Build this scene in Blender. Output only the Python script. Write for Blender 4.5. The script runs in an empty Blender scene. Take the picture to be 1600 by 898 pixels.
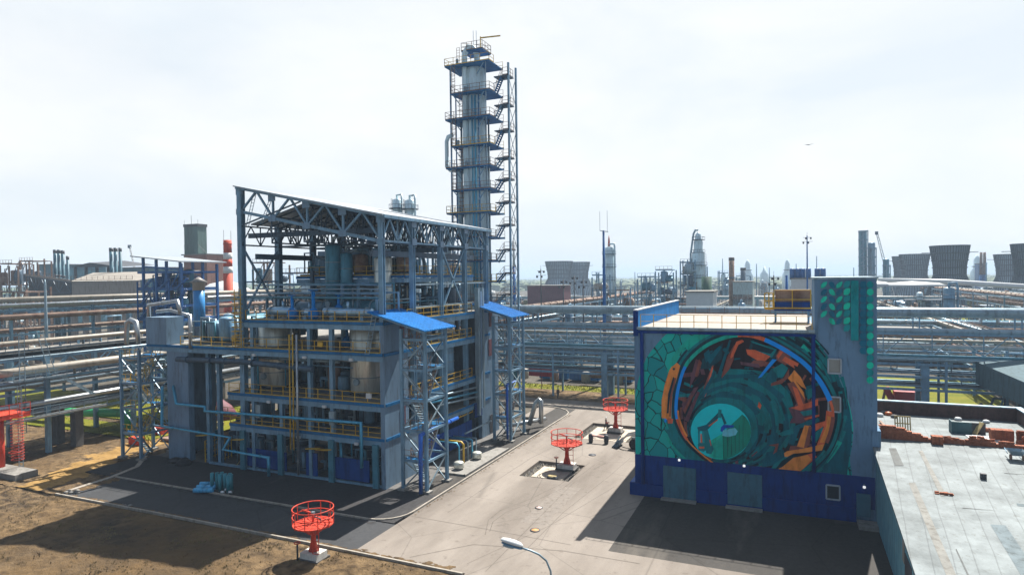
import bpy, math, random
from mathutils import Vector, Matrix, noise
R=math.radians
S=bpy.context.scene; COL=S.collection
# ------------------------------------------------------------ camera, world, sun, exposure
CAMH=21.0; FPX=1005.7
yaw,pitch,roll=R(23.53),R(-0.947),R(-0.7345)
_f=Vector((-math.sin(yaw)*math.cos(pitch),math.cos(yaw)*math.cos(pitch),math.sin(pitch)))
_r=Vector((math.cos(yaw),math.sin(yaw),0)); _u=_r.cross(_f)
_r2=math.cos(roll)*_r+math.sin(roll)*_u; _u2=-math.sin(roll)*_r+math.cos(roll)*_u
cam=bpy.data.objects.new('camera',bpy.data.cameras.new('camera')); COL.objects.link(cam); S.camera=cam
cam.matrix_world=Matrix(((_r2.x,_u2.x,-_f.x,0),(_r2.y,_u2.y,-_f.y,0),(_r2.z,_u2.z,-_f.z,CAMH),(0,0,0,1)))
cam.data.sensor_width=36; cam.data.lens=36*FPX/1600; cam.data.clip_end=20000; cam.data.clip_start=.5
SUN=Vector((0.16*0.58,0.987*0.58,0.815)).normalized()
el=math.asin(SUN.z); az=math.atan2(SUN.x,SUN.y)
W=bpy.data.worlds.new('World'); S.world=W; W.use_nodes=True
nt=W.node_tree; N=nt.nodes; LK=nt.links; bg=N['Background']
sky=N.new('ShaderNodeTexSky'); sky.sky_type='NISHITA'; sky.sun_disc=False
sky.sun_elevation=el; sky.sun_rotation=az; sky.dust_density=2.0; sky.air_density=1.0; sky.ozone_density=1.2
tc=N.new('ShaderNodeTexCoord'); mp=N.new('ShaderNodeMapping'); mp.inputs['Scale'].default_value=(1,1,3.2)
nz=N.new('ShaderNodeTexNoise'); nz.inputs['Scale'].default_value=2.3; nz.inputs['Detail'].default_value=7; nz.inputs['Roughness'].default_value=.58
cr=N.new('ShaderNodeValToRGB'); cr.color_ramp.elements[0].position=.40; cr.color_ramp.elements[1].position=.68
cr.color_ramp.elements[0].color=(.0,.0,.0,1); cr.color_ramp.elements[1].color=(1,1,1,1)
mx=N.new('ShaderNodeMixRGB'); mx.inputs[2].default_value=(9.7,9.9,10.0,1)
LK.new(tc.outputs['Generated'],mp.inputs[0]); LK.new(mp.outputs[0],nz.inputs['Vector']); LK.new(nz.outputs['Fac'],cr.inputs[0])
# thin bright overcast veil on the sun's side of the sky, thinned towards blue behind, shaped to set the fill
dp=N.new('ShaderNodeVectorMath'); dp.operation='DOT_PRODUCT'; dp.inputs[1].default_value=(-.10,.99,.0); LK.new(tc.outputs['Generated'],dp.inputs[0])
mr=N.new('ShaderNodeMapRange'); mr.interpolation_type='SMOOTHSTEP'; mr.inputs[1].default_value=-.35; mr.inputs[2].default_value=.6; mr.inputs[3].default_value=.16; mr.inputs[4].default_value=1; LK.new(dp.outputs['Value'],mr.inputs[0])
cl=N.new('ShaderNodeMapRange'); cl.inputs[1].default_value=0; cl.inputs[2].default_value=1; cl.inputs[3].default_value=.88; cl.inputs[4].default_value=1.0; LK.new(cr.outputs[0],cl.inputs[0])
# thin blue gaps between the clouds of the veil
vb=N.new('ShaderNodeMixRGB'); vb.inputs[1].default_value=(7.5,8.15,8.7,1); vb.inputs[2].default_value=(9.1,9.25,9.3,1)
nz2=N.new('ShaderNodeTexNoise'); nz2.inputs['Scale'].default_value=1.7; nz2.inputs['Detail'].default_value=9; nz2.inputs['Roughness'].default_value=.55; nz2.inputs['Distortion'].default_value=.4
mp2=N.new('ShaderNodeMapping'); mp2.inputs['Scale'].default_value=(1,1,2.6); mp2.inputs['Location'].default_value=(3.1,1.7,.4); LK.new(tc.outputs['Generated'],mp2.inputs[0]); LK.new(mp2.outputs[0],nz2.inputs['Vector'])
cr2=N.new('ShaderNodeValToRGB'); cr2.color_ramp.elements[0].position=.38; cr2.color_ramp.elements[1].position=.62; LK.new(nz2.outputs['Fac'],cr2.inputs[0]); LK.new(cr2.outputs[0],vb.inputs[0]); LK.new(vb.outputs[0],mx.inputs[2])
mm=N.new('ShaderNodeMath'); mm.operation='MULTIPLY'; LK.new(cl.outputs[0],mm.inputs[0]); LK.new(mr.outputs[0],mm.inputs[1])
LK.new(mm.outputs[0],mx.inputs[0]); LK.new(sky.outputs[0],mx.inputs[1]); LK.new(mx.outputs[0],bg.inputs[0])
bg.inputs[1].default_value=0.05
sl=bpy.data.lights.new('sun','SUN'); sl.energy=5.0; sl.angle=R(.5); sl.color=(1,.94,.86)
so=bpy.data.objects.new('sun',sl); COL.objects.link(so); so.rotation_euler=SUN.to_track_quat('Z','Y').to_euler()
S.view_settings.view_transform='Standard'; S.view_settings.look='None'; S.view_settings.gamma=1
S.view_settings.use_curve_mapping=False; S.view_settings.exposure=1.2
S.render.engine='CYCLES'

# ------------------------------------------------------------ surveying: image point -> world point
def ray(px,py): return (px-800)/FPX*_r2-(py-449)/FPX*_u2+_f
def G(px,py,z=0.):
    d=ray(px,py); t=(z-CAMH)/d.z; return Vector((d.x*t,d.y*t,z))
def PX(px,py,X):
    d=ray(px,py); t=X/d.x; return Vector((X,d.y*t,CAMH+d.z*t))
def PY(px,py,Y):
    d=ray(px,py); t=Y/d.y; return Vector((d.x*t,Y,CAMH+d.z*t))
def SX(p):
    v=Vector(p)-Vector((0,0,CAMH)); return 800+FPX*v.dot(_r2)/max(.1,v.dot(_f))

# ------------------------------------------------------------ materials
MATS={}
def mat(name,col,rough=.6,metal=0.,var=.12,scale=1.,bump=.0,col2=None,streak=None,spec=.5,emit=0):
    if name in MATS: return MATS[name]
    m=bpy.data.materials.new(name); m.use_nodes=True; n=m.node_tree.nodes; l=m.node_tree.links; b=n['Principled BSDF']
    b.inputs['Roughness'].default_value=rough; b.inputs['Metallic'].default_value=metal
    b.inputs['Specular IOR Level'].default_value=spec
    t=n.new('ShaderNodeNewGeometry'); no=n.new('ShaderNodeTexNoise'); no.inputs['Scale'].default_value=scale; no.inputs['Detail'].default_value=5; no.inputs['Roughness'].default_value=.65
    if streak:
        mpp=n.new('ShaderNodeMapping'); mpp.inputs['Scale'].default_value=streak; l.new(t.outputs['Position'],mpp.inputs[0]); l.new(mpp.outputs[0],no.inputs['Vector'])
    else: l.new(t.outputs['Position'],no.inputs['Vector'])
    r=n.new('ShaderNodeValToRGB'); r.color_ramp.elements[0].position=.3; r.color_ramp.elements[1].position=.7
    c2=col2 if col2 else tuple(min(1,c*(1+var)) for c in col)
    c1=col if col2 else tuple(c*(1-var) for c in col)
    r.color_ramp.elements[0].color=(*c1,1); r.color_ramp.elements[1].color=(*c2,1)
    l.new(no.outputs['Fac'],r.inputs[0])
    if emit==0 and var>=.1:
        g2=n.new('ShaderNodeTexNoise'); g2.inputs['Scale'].default_value=1.6; g2.inputs['Detail'].default_value=6; g2.inputs['Roughness'].default_value=.7; mg=n.new('ShaderNodeMapping'); mg.inputs['Scale'].default_value=(1.3,1.3,.22); l.new(t.outputs['Position'],mg.inputs[0]); l.new(mg.outputs[0],g2.inputs['Vector'])
        rg=n.new('ShaderNodeValToRGB'); rg.color_ramp.elements[0].position=.36; rg.color_ramp.elements[1].position=.50; rg.color_ramp.elements[0].color=(.58,.54,.50,1); rg.color_ramp.elements[1].color=(1,1,1,1); l.new(g2.outputs['Fac'],rg.inputs[0])
        mg2=n.new('ShaderNodeMixRGB'); mg2.blend_type='MULTIPLY'; mg2.inputs[0].default_value=.75; l.new(r.outputs[0],mg2.inputs[1]); l.new(rg.outputs[0],mg2.inputs[2]); l.new(mg2.outputs[0],b.inputs['Base Color'])
    else: l.new(r.outputs[0],b.inputs['Base Color'])
    if bump:
        bp=n.new('ShaderNodeBump'); bp.inputs['Strength'].default_value=min(1,bump); bp.inputs['Distance'].default_value=.05
        l.new(no.outputs['Fac'],bp.inputs['Height']); l.new(bp.outputs[0],b.inputs['Normal'])
    if emit: b.inputs['Emission Color'].default_value=(*col,1); b.inputs['Emission Strength'].default_value=emit
    MATS[name]=m; return m
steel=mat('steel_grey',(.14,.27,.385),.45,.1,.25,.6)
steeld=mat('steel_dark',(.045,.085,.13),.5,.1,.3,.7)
panelg=mat('panel_grey',(.13,.22,.32),.5,0,.2,.5,streak=(1,1,.25))
bluet=mat('blue_trim',(.0,.115,.29),.5,0,.2,.8,spec=.25)
blueb=mat('blue_bright',(.0,.18,.52),.6,0,.1,.7,spec=.15)
bluep=mat('blue_panel',(.0,.04,.20),.6,0,.15,.8,spec=.2)
bluef=mat('blue_frame',(.001,.10,.32),.45,0,.25,1.)
yel=mat('yellow_paint',(.55,.33,.015),.5,0,.2,1.5)
red=mat('red_paint',(.62,.05,.018),.6,0,.3,2.5,col2=(.42,.045,.025),spec=.3)
silver=mat('aluminium_cladding',(.40,.43,.45),.33,.75,.2,.8)
galv=mat('galvanised',(.24,.33,.39),.45,.5,.18,.8)
tealp=mat('teal_pipe',(.05,.20,.28),.45,.2,.2,.8)
creamp=mat('cream_pipe',(.30,.27,.22),.5,0,.25,.5,streak=(1,.3,1))
rust=mat('rusty_steel',(.12,.055,.035),.8,0,.5,.8,col2=(.30,.22,.17))
dark=mat('dark_steel',(.04,.045,.055),.6,0,.3,.8)
conc=mat('concrete',(.20,.195,.18),.85,0,.2,.8,bump=.3)
concd=mat('concrete_dark',(.09,.088,.085),.85,0,.25,.7,bump=.3)
brick=mat('brick_red',(.30,.10,.05),.9,0,.3,4,bump=.4)
glass=mat('window_glass',(.03,.04,.05),.06,0,.1,1,spec=1)
white=mat('white_paint',(.50,.53,.54),.5,0,.08,1)
greenp=mat('green_pipe',(.03,.42,.14),.4,0,.15,1)
tealst=mat('teal_stack',(.015,.10,.15),.5,0,.25,.3)
rubber=mat('rubber',(.02,.02,.02),.8)
beige=mat('beige_wall',(.27,.245,.22),.8,0,.15,.2,streak=(.3,.3,1))
pink=mat('pinkish_brick',(.26,.13,.10),.85,0,.25,.3)
greenm=mat('patina_sheet',(.07,.13,.12),.7,0,.4,.3,streak=(1,1,.2))
maroon=mat('maroon_wall',(.12,.03,.045),.7,0,.2,.3)
wood=mat('pallet_wood',(.36,.29,.13),.8,0,.25,3)

# ------------------------------------------------------------ mesh builder
class MB:
    def __init__(s): s.v=[]; s.f=[]; s.mi=[]; s.sm=[]; s.m=0
    def face(s,idx,sm=False): s.f.append(idx); s.mi.append(s.m); s.sm.append(sm)
    def poly(s,pts):
        k=len(s.v); s.v+= [tuple(p) for p in pts]; s.face(tuple(range(k,k+len(pts)))); return s
    def box(s,x0,x1,y0,y1,z0,z1):
        k=len(s.v); s.v+=[(x0,y0,z0),(x1,y0,z0),(x1,y1,z0),(x0,y1,z0),(x0,y0,z1),(x1,y0,z1),(x1,y1,z1),(x0,y1,z1)]
        for q in ((0,3,2,1),(4,5,6,7),(0,1,5,4),(1,2,6,5),(2,3,7,6),(3,0,4,7)): s.face(tuple(k+i for i in q))
        return s
    def bar(s,p,q,w=.1,h=None,up=(0,0,1)):
        h=h or w; p=Vector(p); q=Vector(q); d=(q-p)
        if d.length<1e-6: return s
        d.normalize(); u=Vector(up)
        if abs(d.dot(u))>.97: u=Vector((0,1,0)) if abs(d.y)<.9 else Vector((1,0,0))
        a=d.cross(u).normalized()*w/2; b=a.cross(d).normalized()*h/2; k=len(s.v)
        for c in (p,q):
            for (i,j) in ((-1,-1),(1,-1),(1,1),(-1,1)): s.v.append(tuple(c+a*i+b*j))
        for i in range(4): s.face((k+i,k+(i+1)%4,k+4+(i+1)%4,k+4+i))
        s.face((k+3,k+2,k+1,k)); s.face((k+4,k+5,k+6,k+7)); return s
    def tube(s,pts,r,n=8,cap=True,r2=None):
        pts=[Vector(p) for p in pts]; k=len(s.v); m=len(pts)
        t0=(pts[1]-pts[0]).normalized(); ref=Vector((0,0,1)) if abs(t0.z)<.9 else Vector((1,0,0)); a=t0.cross(ref).normalized()
        for i,p in enumerate(pts):
            if i==0: t=t0
            elif i==m-1: t=(pts[i]-pts[i-1]).normalized()
            else: t=((pts[i]-pts[i-1]).normalized()+(pts[i+1]-pts[i]).normalized()); t=t.normalized() if t.length>1e-5 else t0
            a=(a-t*a.dot(t)); a=a.normalized() if a.length>1e-5 else t.orthogonal().normalized()
            b=t.cross(a); rr=r if r2 is None else r+(r2-r)*i/(m-1)
            sc=1.
            if 0<i<m-1:
                c=max(.5,math.cos((pts[i]-pts[i-1]).angle(pts[i+1]-pts[i],0)/2)); sc=1./c
            for j in range(n):
                th=2*math.pi*j/n; s.v.append(tuple(p+(a*math.cos(th)+b*math.sin(th))*rr*(sc if abs(sc)<1.2 else 1.2)))
        for i in range(m-1):
            for j in range(n): s.face((k+i*n+j,k+i*n+(j+1)%n,k+(i+1)*n+(j+1)%n,k+(i+1)*n+j),True)
        if cap: s.face(tuple(k+j for j in range(n))[::-1]); s.face(tuple(k+(m-1)*n+j for j in range(n)))
        return s
    def lathe(s,prof,c=(0,0,0),n=16,axis='z',cap=True):
        k=len(s.v); c=Vector(c)
        for (r,z) in prof:
            for j in range(n):
                th=2*math.pi*j/n; x,y=r*math.cos(th),r*math.sin(th)
                v=(x,y,z) if axis=='z' else ((z,x,y) if axis=='x' else (y,z,x)); s.v.append(tuple(c+Vector(v)))
        for i in range(len(prof)-1):
            for j in range(n): s.face((k+i*n+j,k+i*n+(j+1)%n,k+(i+1)*n+(j+1)%n,k+(i+1)*n+j),True)
        if cap: s.face(tuple(k+j for j in range(n))[::-1]); s.face(tuple(k+(len(prof)-1)*n+j for j in range(n)))
        return s
    def vessel(s,c,r,h,axis='z',n=18):
        d=r*.35; return s.lathe([(r*.05,0),(r*.6,d*.25),(r*.9,d*.6),(r,d),(r,h-d),(r*.9,h-d*.6),(r*.6,h-d*.25),(r*.05,h)],c,n,axis)
    def ring(s,c,R_,r,n=24,z=0,m=5):
        pts=[Vector(c)+Vector((R_*math.cos(2*math.pi*i/n),R_*math.sin(2*math.pi*i/n),z)) for i in range(n+1)]
        return s.tube(pts,r,m,False)
    def rail(s,pts,h=1.1,step=1.6,w=.06,closed=False,mid=2):
        P=[Vector(p) for p in pts]
        if closed: P.append(P[0])
        for a,b in zip(P,P[1:]):
            L=(b-a).length; k=max(1,round(L/step))
            for i in range(k+1):
                p=a.lerp(b,i/k); s.bar(p,p+Vector((0,0,h)),w)
            for j in range(1,mid+1):
                z=Vector((0,0,h*j/mid)); s.bar(a+z,b+z,w*.8)
            s.bar(a+Vector((0,0,.08)),b+Vector((0,0,.08)),w*.5,.14)
        return s
    def stair(s,p,q,w=(0,.8,0),n=None):
        p=Vector(p); q=Vector(q); w=Vector(w)
        s.bar(p,q,.06,.22); s.bar(p+w,q+w,.06,.22); n=n or max(3,int(abs(q.z-p.z)/.28))
        for i in range(n+1):
            c=p.lerp(q,i/n); s.bar(c,c+w,.24,.05)
        return s
    def ladder(s,p,q,w=(.5,0,0),step=.35,t=.05):
        p=Vector(p); q=Vector(q); w=Vector(w); s.bar(p,q,t); s.bar(p+w,q+w,t); n=max(2,int((q-p).length/step))
        for i in range(n+1):
            c=p.lerp(q,i/n); s.bar(c,c+w,t*.8)
        return s
    def truss(s,a0,a1,b0,b1,n,w=.16,v=True,wd=.1):
        a0,a1,b0,b1=map(Vector,(a0,a1,b0,b1)); s.bar(a0,a1,w); s.bar(b0,b1,w)
        for i in range(n+1):
            t=i/n
            if v and i%2==0: s.bar(a0.lerp(a1,t),b0.lerp(b1,t),wd)
            if i<n:
                if i%2==0: s.bar(b0.lerp(b1,t),a0.lerp(a1,(i+1)/n),wd)
                else: s.bar(a0.lerp(a1,t),b0.lerp(b1,(i+1)/n),wd)
        return s
    def build(s,name,m,parent=None,**kw):
        me=bpy.data.meshes.new(name)
        off=Vector(parent.get('_o',(0,0,0))) if parent is not None else Vector((0,0,0))
        vs=s.v if off.length==0 else [(a-off.x,b-off.y,c-off.z) for a,b,c in s.v]
        o=None
        if parent is None and kw.get('base',True) and kw.get('kind')!='structure' and vs:
            xs=[v[0] for v in vs]; ys=[v[1] for v in vs]; off=Vector(((min(xs)+max(xs))/2,(min(ys)+max(ys))/2,min(v[2] for v in vs)))
            vs=[(a-off.x,b-off.y,c-off.z) for a,b,c in vs]
            me.from_pydata(vs,[],s.f); o=bpy.data.objects.new(name,me); o.location=off
        else:
            me.from_pydata(vs,[],s.f); o=bpy.data.objects.new(name,me)
        for mt in (m if isinstance(m,(list,tuple)) else [m]): me.materials.append(mt)
        me.polygons.foreach_set('material_index',s.mi); me.polygons.foreach_set('use_smooth',s.sm); me.update()
        COL.objects.link(o)
        if parent is not None: o.parent=parent
        if 'label' in kw: tag(o,kw['label'],kw.get('cat'),kw.get('group'),order=kw.get('order','x'))
        if 'kind' in kw: o['kind']=kw['kind']
        return o
REG=[]
def tag(o,label,cat=None,group=None,order='x'):
    o['label']=label
    if cat: o['category']=cat
    if group: o['group']=group
    if cat: REG.append((o,label,order))
    return o
def thing(name,label,cat,loc=(0,0,0),group=None,order='x',rz=0):
    o=bpy.data.objects.new(name,None); COL.objects.link(o); o.location=loc; o.rotation_euler=(0,0,rz); o.empty_display_size=.3
    o['_o']=tuple(loc); tag(o,label,cat,group,order); return o
def local(name,label,cat,group=None,order='x'):   # thing whose parts are in its own coordinates
    o=thing(name,label,cat,(0,0,0),group,order); return o
def copy_tree(o,loc=None,rz=0,label=None,sc=1.,szc=None,order='x'):
    def cp(a,par):
        c=a.copy(); COL.objects.link(c)
        if par is not None: c.parent=par
        for ch in KIDS.get(a.name,[]): cp(ch,c)
        return c
    c=cp(o,None); c.location=loc; c.rotation_euler=(0,0,rz); c.scale=(sc,sc,szc or sc)
    REG.append((c,label or o['label'],order)); c['label']=label or o['label']; return c
KIDS={}
def index_kids(root):
    for o in COL.objects:
        if o.parent is not None:
            KIDS.setdefault(o.parent.name,[])
            if o not in KIDS[o.parent.name]: KIDS[o.parent.name].append(o)

# ------------------------------------------------------------ ground and roads
def ground_mat():
    m=bpy.data.materials.new('earth_ground'); m.use_nodes=True; n=m.node_tree.nodes; l=m.node_tree.links; b=n['Principled BSDF']; b.inputs['Roughness'].default_value=.95; b.inputs['Specular IOR Level'].default_value=.15
    g=n.new('ShaderNodeNewGeometry')
    def nse(sc,det=6,ro=.65):
        a=n.new('ShaderNodeTexNoise'); a.inputs['Scale'].default_value=sc; a.inputs['Detail'].default_value=det; a.inputs['Roughness'].default_value=ro; l.new(g.outputs['Position'],a.inputs['Vector']); return a
    def ramp(src,p0,c0,p1,c1):
        r=n.new('ShaderNodeValToRGB'); r.color_ramp.elements[0].position=p0; r.color_ramp.elements[1].position=p1; r.color_ramp.elements[0].color=(*c0,1); r.color_ramp.elements[1].color=(*c1,1); l.new(src,r.inputs[0]); return r
    def mix(f,a,c):
        x=n.new('ShaderNodeMixRGB'); l.new(f,x.inputs[0]); l.new(a,x.inputs[1]); l.new(c,x.inputs[2]); return x
    a=nse(.9); c=ramp(a.outputs['Fac'],.37,(.032,.022,.014),.61,(.24,.165,.088))
    a2=nse(.12); d=ramp(a2.outputs['Fac'],.42,(.14,.09,.042),.66,(.05,.04,.03))
    f1=ramp(nse(.05,3).outputs['Fac'],.4,(0,0,0),.62,(1,1,1))
    x=mix(f1.outputs[0],c.outputs[0],d.outputs[0])
    l.new(x.outputs[0],b.inputs['Base Color'])
    bp=n.new('ShaderNodeBump'); bp.inputs['Strength'].default_value=1; bp.inputs['Distance'].default_value=.3; l.new(nse(2.2,8,.75).outputs['Fac'],bp.inputs['Height']); l.new(bp.outputs[0],b.inputs['Normal'])
    return m
earth=ground_mat()
farearth=mat('site_ground',(.05,.045,.038),.95,0,.3,.06,col2=(.12,.11,.09),spec=.1)
grassm=mat('grass',(.085,.11,.008),.9,0,.3,.35,col2=(.17,.155,.015),bump=.6,spec=.1)
greenfar=mat('far_fields',(.035,.06,.03),.95,0,.3,.004,col2=(.10,.10,.07),spec=.1)
sandm=mat('sandy_track',(.20,.125,.045),.95,0,.25,.5,col2=(.34,.215,.08),bump=.7,streak=(.35,1,1),spec=.1)
def asphalt(name,c0,c1,dust,dsc,th=(.45,.6)):
    m=bpy.data.materials.new(name); m.use_nodes=True; n=m.node_tree.nodes; l=m.node_tree.links; b=n['Principled BSDF']; b.inputs['Roughness'].default_value=.85; b.inputs['Specular IOR Level'].default_value=.25
    g=n.new('ShaderNodeNewGeometry')
    def nse(sc,det,ro,st=None):
        a=n.new('ShaderNodeTexNoise'); a.inputs['Scale'].default_value=sc; a.inputs['Detail'].default_value=det; a.inputs['Roughness'].default_value=ro
        if st:
            q=n.new('ShaderNodeMapping'); q.inputs['Scale'].default_value=st; q.inputs['Rotation'].default_value=(0,0,R(8)); l.new(g.outputs['Position'],q.inputs[0]); l.new(q.outputs[0],a.inputs['Vector'])
        else: l.new(g.outputs['Position'],a.inputs['Vector'])
        return a
    def ramp(src,p0,k0,p1,k1):
        r=n.new('ShaderNodeValToRGB'); r.color_ramp.elements[0].position=p0; r.color_ramp.elements[1].position=p1; r.color_ramp.elements[0].color=(*k0,1); r.color_ramp.elements[1].color=(*k1,1); l.new(src,r.inputs[0]); return r
    base=ramp(nse(3,8,.8).outputs['Fac'],.3,c0,.7,c1)
    msk=ramp(nse(dsc,5,.6,(1,.22,1)).outputs['Fac'],th[0],(0,0,0),th[1],(1,1,1))
    fin=ramp(nse(6,6,.7).outputs['Fac'],.3,tuple(k*.88 for k in dust),.7,dust)
    x=n.new('ShaderNodeMixRGB'); l.new(msk.outputs[0],x.inputs[0]); l.new(base.outputs[0],x.inputs[1]); l.new(fin.outputs[0],x.inputs[2])
    # patches and cracks
    vo=n.new('ShaderNodeTexVoronoi'); vo.feature='DISTANCE_TO_EDGE'; vo.inputs['Scale'].default_value=.11; l.new(g.outputs['Position'],vo.inputs['Vector'])
    ck=ramp(vo.outputs['Distance'],.0,(.3,.3,.3),.007,(1,1,1))
    oil=ramp(nse(.9,7,.72).outputs['Fac'],.30,(.52,.50,.48),.42,(1,1,1)); big=ramp(nse(.28,4,.6,(1,.35,1)).outputs['Fac'],.35,(.80,.79,.78),.6,(1,1,1))
    w1=n.new('ShaderNodeMixRGB'); w1.blend_type='MULTIPLY'; w1.inputs[0].default_value=.8; l.new(x.outputs[0],w1.inputs[1]); l.new(oil.outputs[0],w1.inputs[2]); w2=n.new('ShaderNodeMixRGB'); w2.blend_type='MULTIPLY'; w2.inputs[0].default_value=.9; l.new(w1.outputs[0],w2.inputs[1]); l.new(big.outputs[0],w2.inputs[2]); x=w2
    y=n.new('ShaderNodeMixRGB'); y.blend_type='MULTIPLY'; y.inputs[0].default_value=.4; l.new(x.outputs[0],y.inputs[1]); l.new(ck.outputs[0],y.inputs[2]); l.new(y.outputs[0],b.inputs['Base Color'])
    bp=n.new('ShaderNodeBump'); bp.inputs['Strength'].default_value=.5; bp.inputs['Distance'].default_value=.01; l.new(nse(14,4,.8).outputs['Fac'],bp.inputs['Height']); l.new(bp.outputs[0],b.inputs['Normal'])
    return m
yardm=asphalt('dusty_asphalt',(.125,.108,.093),(.165,.143,.122),(.245,.218,.19),.17,(.34,.60))
newasph=asphalt('dark_asphalt',(.032,.035,.04),(.055,.057,.06),(.09,.085,.08),.15,(.6,.8))
shadow_apron=asphalt('shadow_apron_asphalt',(.033,.031,.03),(.06,.056,.05),(.15,.135,.115),.2,(.55,.75))  # dark tone paints the building's cast shadow into the paving; side pad reuses it
cinder=asphalt('black_grit',(.018,.018,.02),(.045,.044,.045),(.08,.075,.07),.5,(.62,.8))

m=MB(); GR=9000; m.poly([(-GR,-GR,-.35),(GR,-GR,-.35),(GR,GR,-.35),(-GR,GR,-.35)]).build('ground',farearth,kind='structure')
# far fields ring
def sheet(name,mt,rects,z,kind='structure',th=.0):
    m=MB()
    for r in rects:
        if th: m.box(r[0],r[1],r[2],r[3],z-th,z)
        else: m.poly([(r[0],r[2],z),(r[1],r[2],z),(r[1],r[3],z),(r[0],r[3],z)])
    return m.build(name,mt,kind=kind)
sheet('terrain',greenfar,[(-8000,8000,900,8500),(-8000,-600,-500,900)],-.3)
# foreground earth as an uneven grid
def earth_grid(name,mt,x0,x1,y0,y1,st,amp,z,cut=None):
    m=MB(); nx=int((x1-x0)/st); ny=int((y1-y0)/st)
    for j in range(ny+1):
        for i in range(nx+1):
            x=x0+i*st; y=y0+j*st
            h=noise.noise(Vector((x*.35,y*.35,0)))*amp*.8+noise.noise(Vector((x*1.3,y*1.3,3)))*amp*.5+noise.noise(Vector((x*3.1,y*3.1,7)))*amp*.35
            e=min(1,max(0,min(x1-x,y1-y)/1.2))
            m.v.append((x,y,z+h*e-.0))
    for j in range(ny):
        for i in range(nx):
            x=x0+(i+.5)*st; y=y0+(j+.5)*st
            if cut and cut(x,y): continue
            k=j*(nx+1)+i; m.face((k,k+1,k+nx+2,k+nx+1),True)
    return m.build(name,mt,kind='structure')
earth_grid('soil',earth,-150,-21.6,10,40.15,.3,.22,-.06)
TR=[G(-160,815),G(0,782),G(110,738),G(195,702),G(240,685)]
def ontrack(x,y):
    p=Vector((x,y,0)); best=99
    for a,b in zip(TR,TR[1:]):
        d=b-a; t=max(0,min(1,(p-a).dot(d)/d.dot(d))); best=min(best,(a+d*t-p).length)
    return best<2.1+1.6*noise.noise(Vector((x*.5,y*.5,1)))+.6*noise.noise(Vector((x*2,y*2,1)))
earth_grid('soil_slope',earth,-150,-67.1,40.15,66,.4,.2,-.05,cut=ontrack)
earth_grid('dirt_path',sandm,-150,-67.1,40.15,66,.4,.2,-.05,cut=lambda x,y: not ontrack(x,y))
# grass areas
sheet('grass',grassm,[(-150,-78,58.5,64),(-150,-73,66,80)],.06)
sheet('lawn',grassm,[(-60,-10,112.5,117.5),(4,31,114,150),(30,60,190,240),(60,130,300,420),(-40,0,240,300)],-.02)
sheet('brown_verge',earth,[(-60,5,103.6,112.5)],-.03)
# yard with two open pits
P1=(-26.6,-21.1,62.3,68.3); P2=(-26.2,-18.6,79.6,88.6)
def cells(x0,x1,y0,y1,holes):
    xs=sorted({x0,x1,*[h[0] for h in holes],*[h[1] for h in holes]}); ys=sorted({y0,y1,*[h[2] for h in holes],*[h[3] for h in holes]}); out=[]
    for a,b in zip(xs,xs[1:]):
        for c,d in zip(ys,ys[1:]):
            if not any(h[0]<=a and b<=h[1] and h[2]<=c and d<=h[3] for h in holes): out.append((a,b,c,d))
    return out
m=MB()
for r in cells(-31.15,-13.0,40.2,97,[P1,P2]): m.box(*r,-.34,0)
m.build('yard_road',yardm,kind='structure')
sheet('front_road',yardm,[(-21.4,60,5,40.2)],0,th=.3)
sheet('shadow_apron',shadow_apron,[(-13.0,7,47.6,62.2)],0,th=.3); sheet('front_yard',yardm,[(-13.0,60,40.2,47.6)],0,th=.3)  # dark sheet before the mural wall is cut to its cast shadow's edge
sheet('cross_road',yardm,[(-60,120,97,103.5)],-.004,th=.3)
sheet('left_yard',yardm,[(-37.5,-31.15,89,97)],-.002,th=.3)
sheet('access_road',newasph,[(-66.8,-31.15,40.2,46.0)],0,th=.3)
sheet('plot_pad',cinder,[(-72,-31.45,46.15,53.6)],.03,th=.3)
sheet('plant_floor',concd,[(-70.5,-34.6,53.6,82)],.05,th=.3)
sheet('side_pad',shadow_apron,[(-34.6,-31.45,53.6,96.6)],.03,th=.3)
# kerbs: continuous lines of light concrete
kerbm=mat('kerb_concrete',(.29,.265,.225),.85,0,.2,1.2,bump=.2)
def kerb(pts,label,h=.13,w=.16):
    m=MB()
    for a,b in zip(pts,pts[1:]): m.bar((a[0],a[1],h/2-.05),(b[0],b[1],h/2-.05),w,h+.1)
    return m.build('kerb',kerbm,label=label,cat='kerb')
arc=[(-31.3-2.8+2.8*math.cos(t),48.9+2.8*math.sin(t)) for t in [R(-90+i*15) for i in range(7)]]
kerb([(-67,46.08)]+arc+[(-31.3,92)]+[(-31.3-5*(1-math.cos(R(a))),92+5*math.sin(R(a))) for a in (20,40,60,80,90)]+[(-38,97)],'long pale kerb with a rounded corner around the steel plant plot')
kerb([(-67.2,40.12),(-50,40.2),(-37,40.15),(-21.5,39.95)],'thin pale kerb between the brown earth and the shaded access road')
kerb([(-67.0,41.2),(-67.3,46.0),(-68.3,49.6),(-71.5,53.0)],'worn kerb curving up the left end of the access road',.08,.5)
m=MB(); m.bar((-35,59.9,.12),(-31.75,59.9,.12),.22,.24); m.bar((-31.75,59.79,.12),(-31.75,71.2,.12),.22,.24); m.box(-35,-31.86,60.01,71.2,.0,.16)
m.build('equipment_plinth',[conc],label='low concrete plinth with pale edge beside the front stair tower',cat='plinth')
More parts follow.
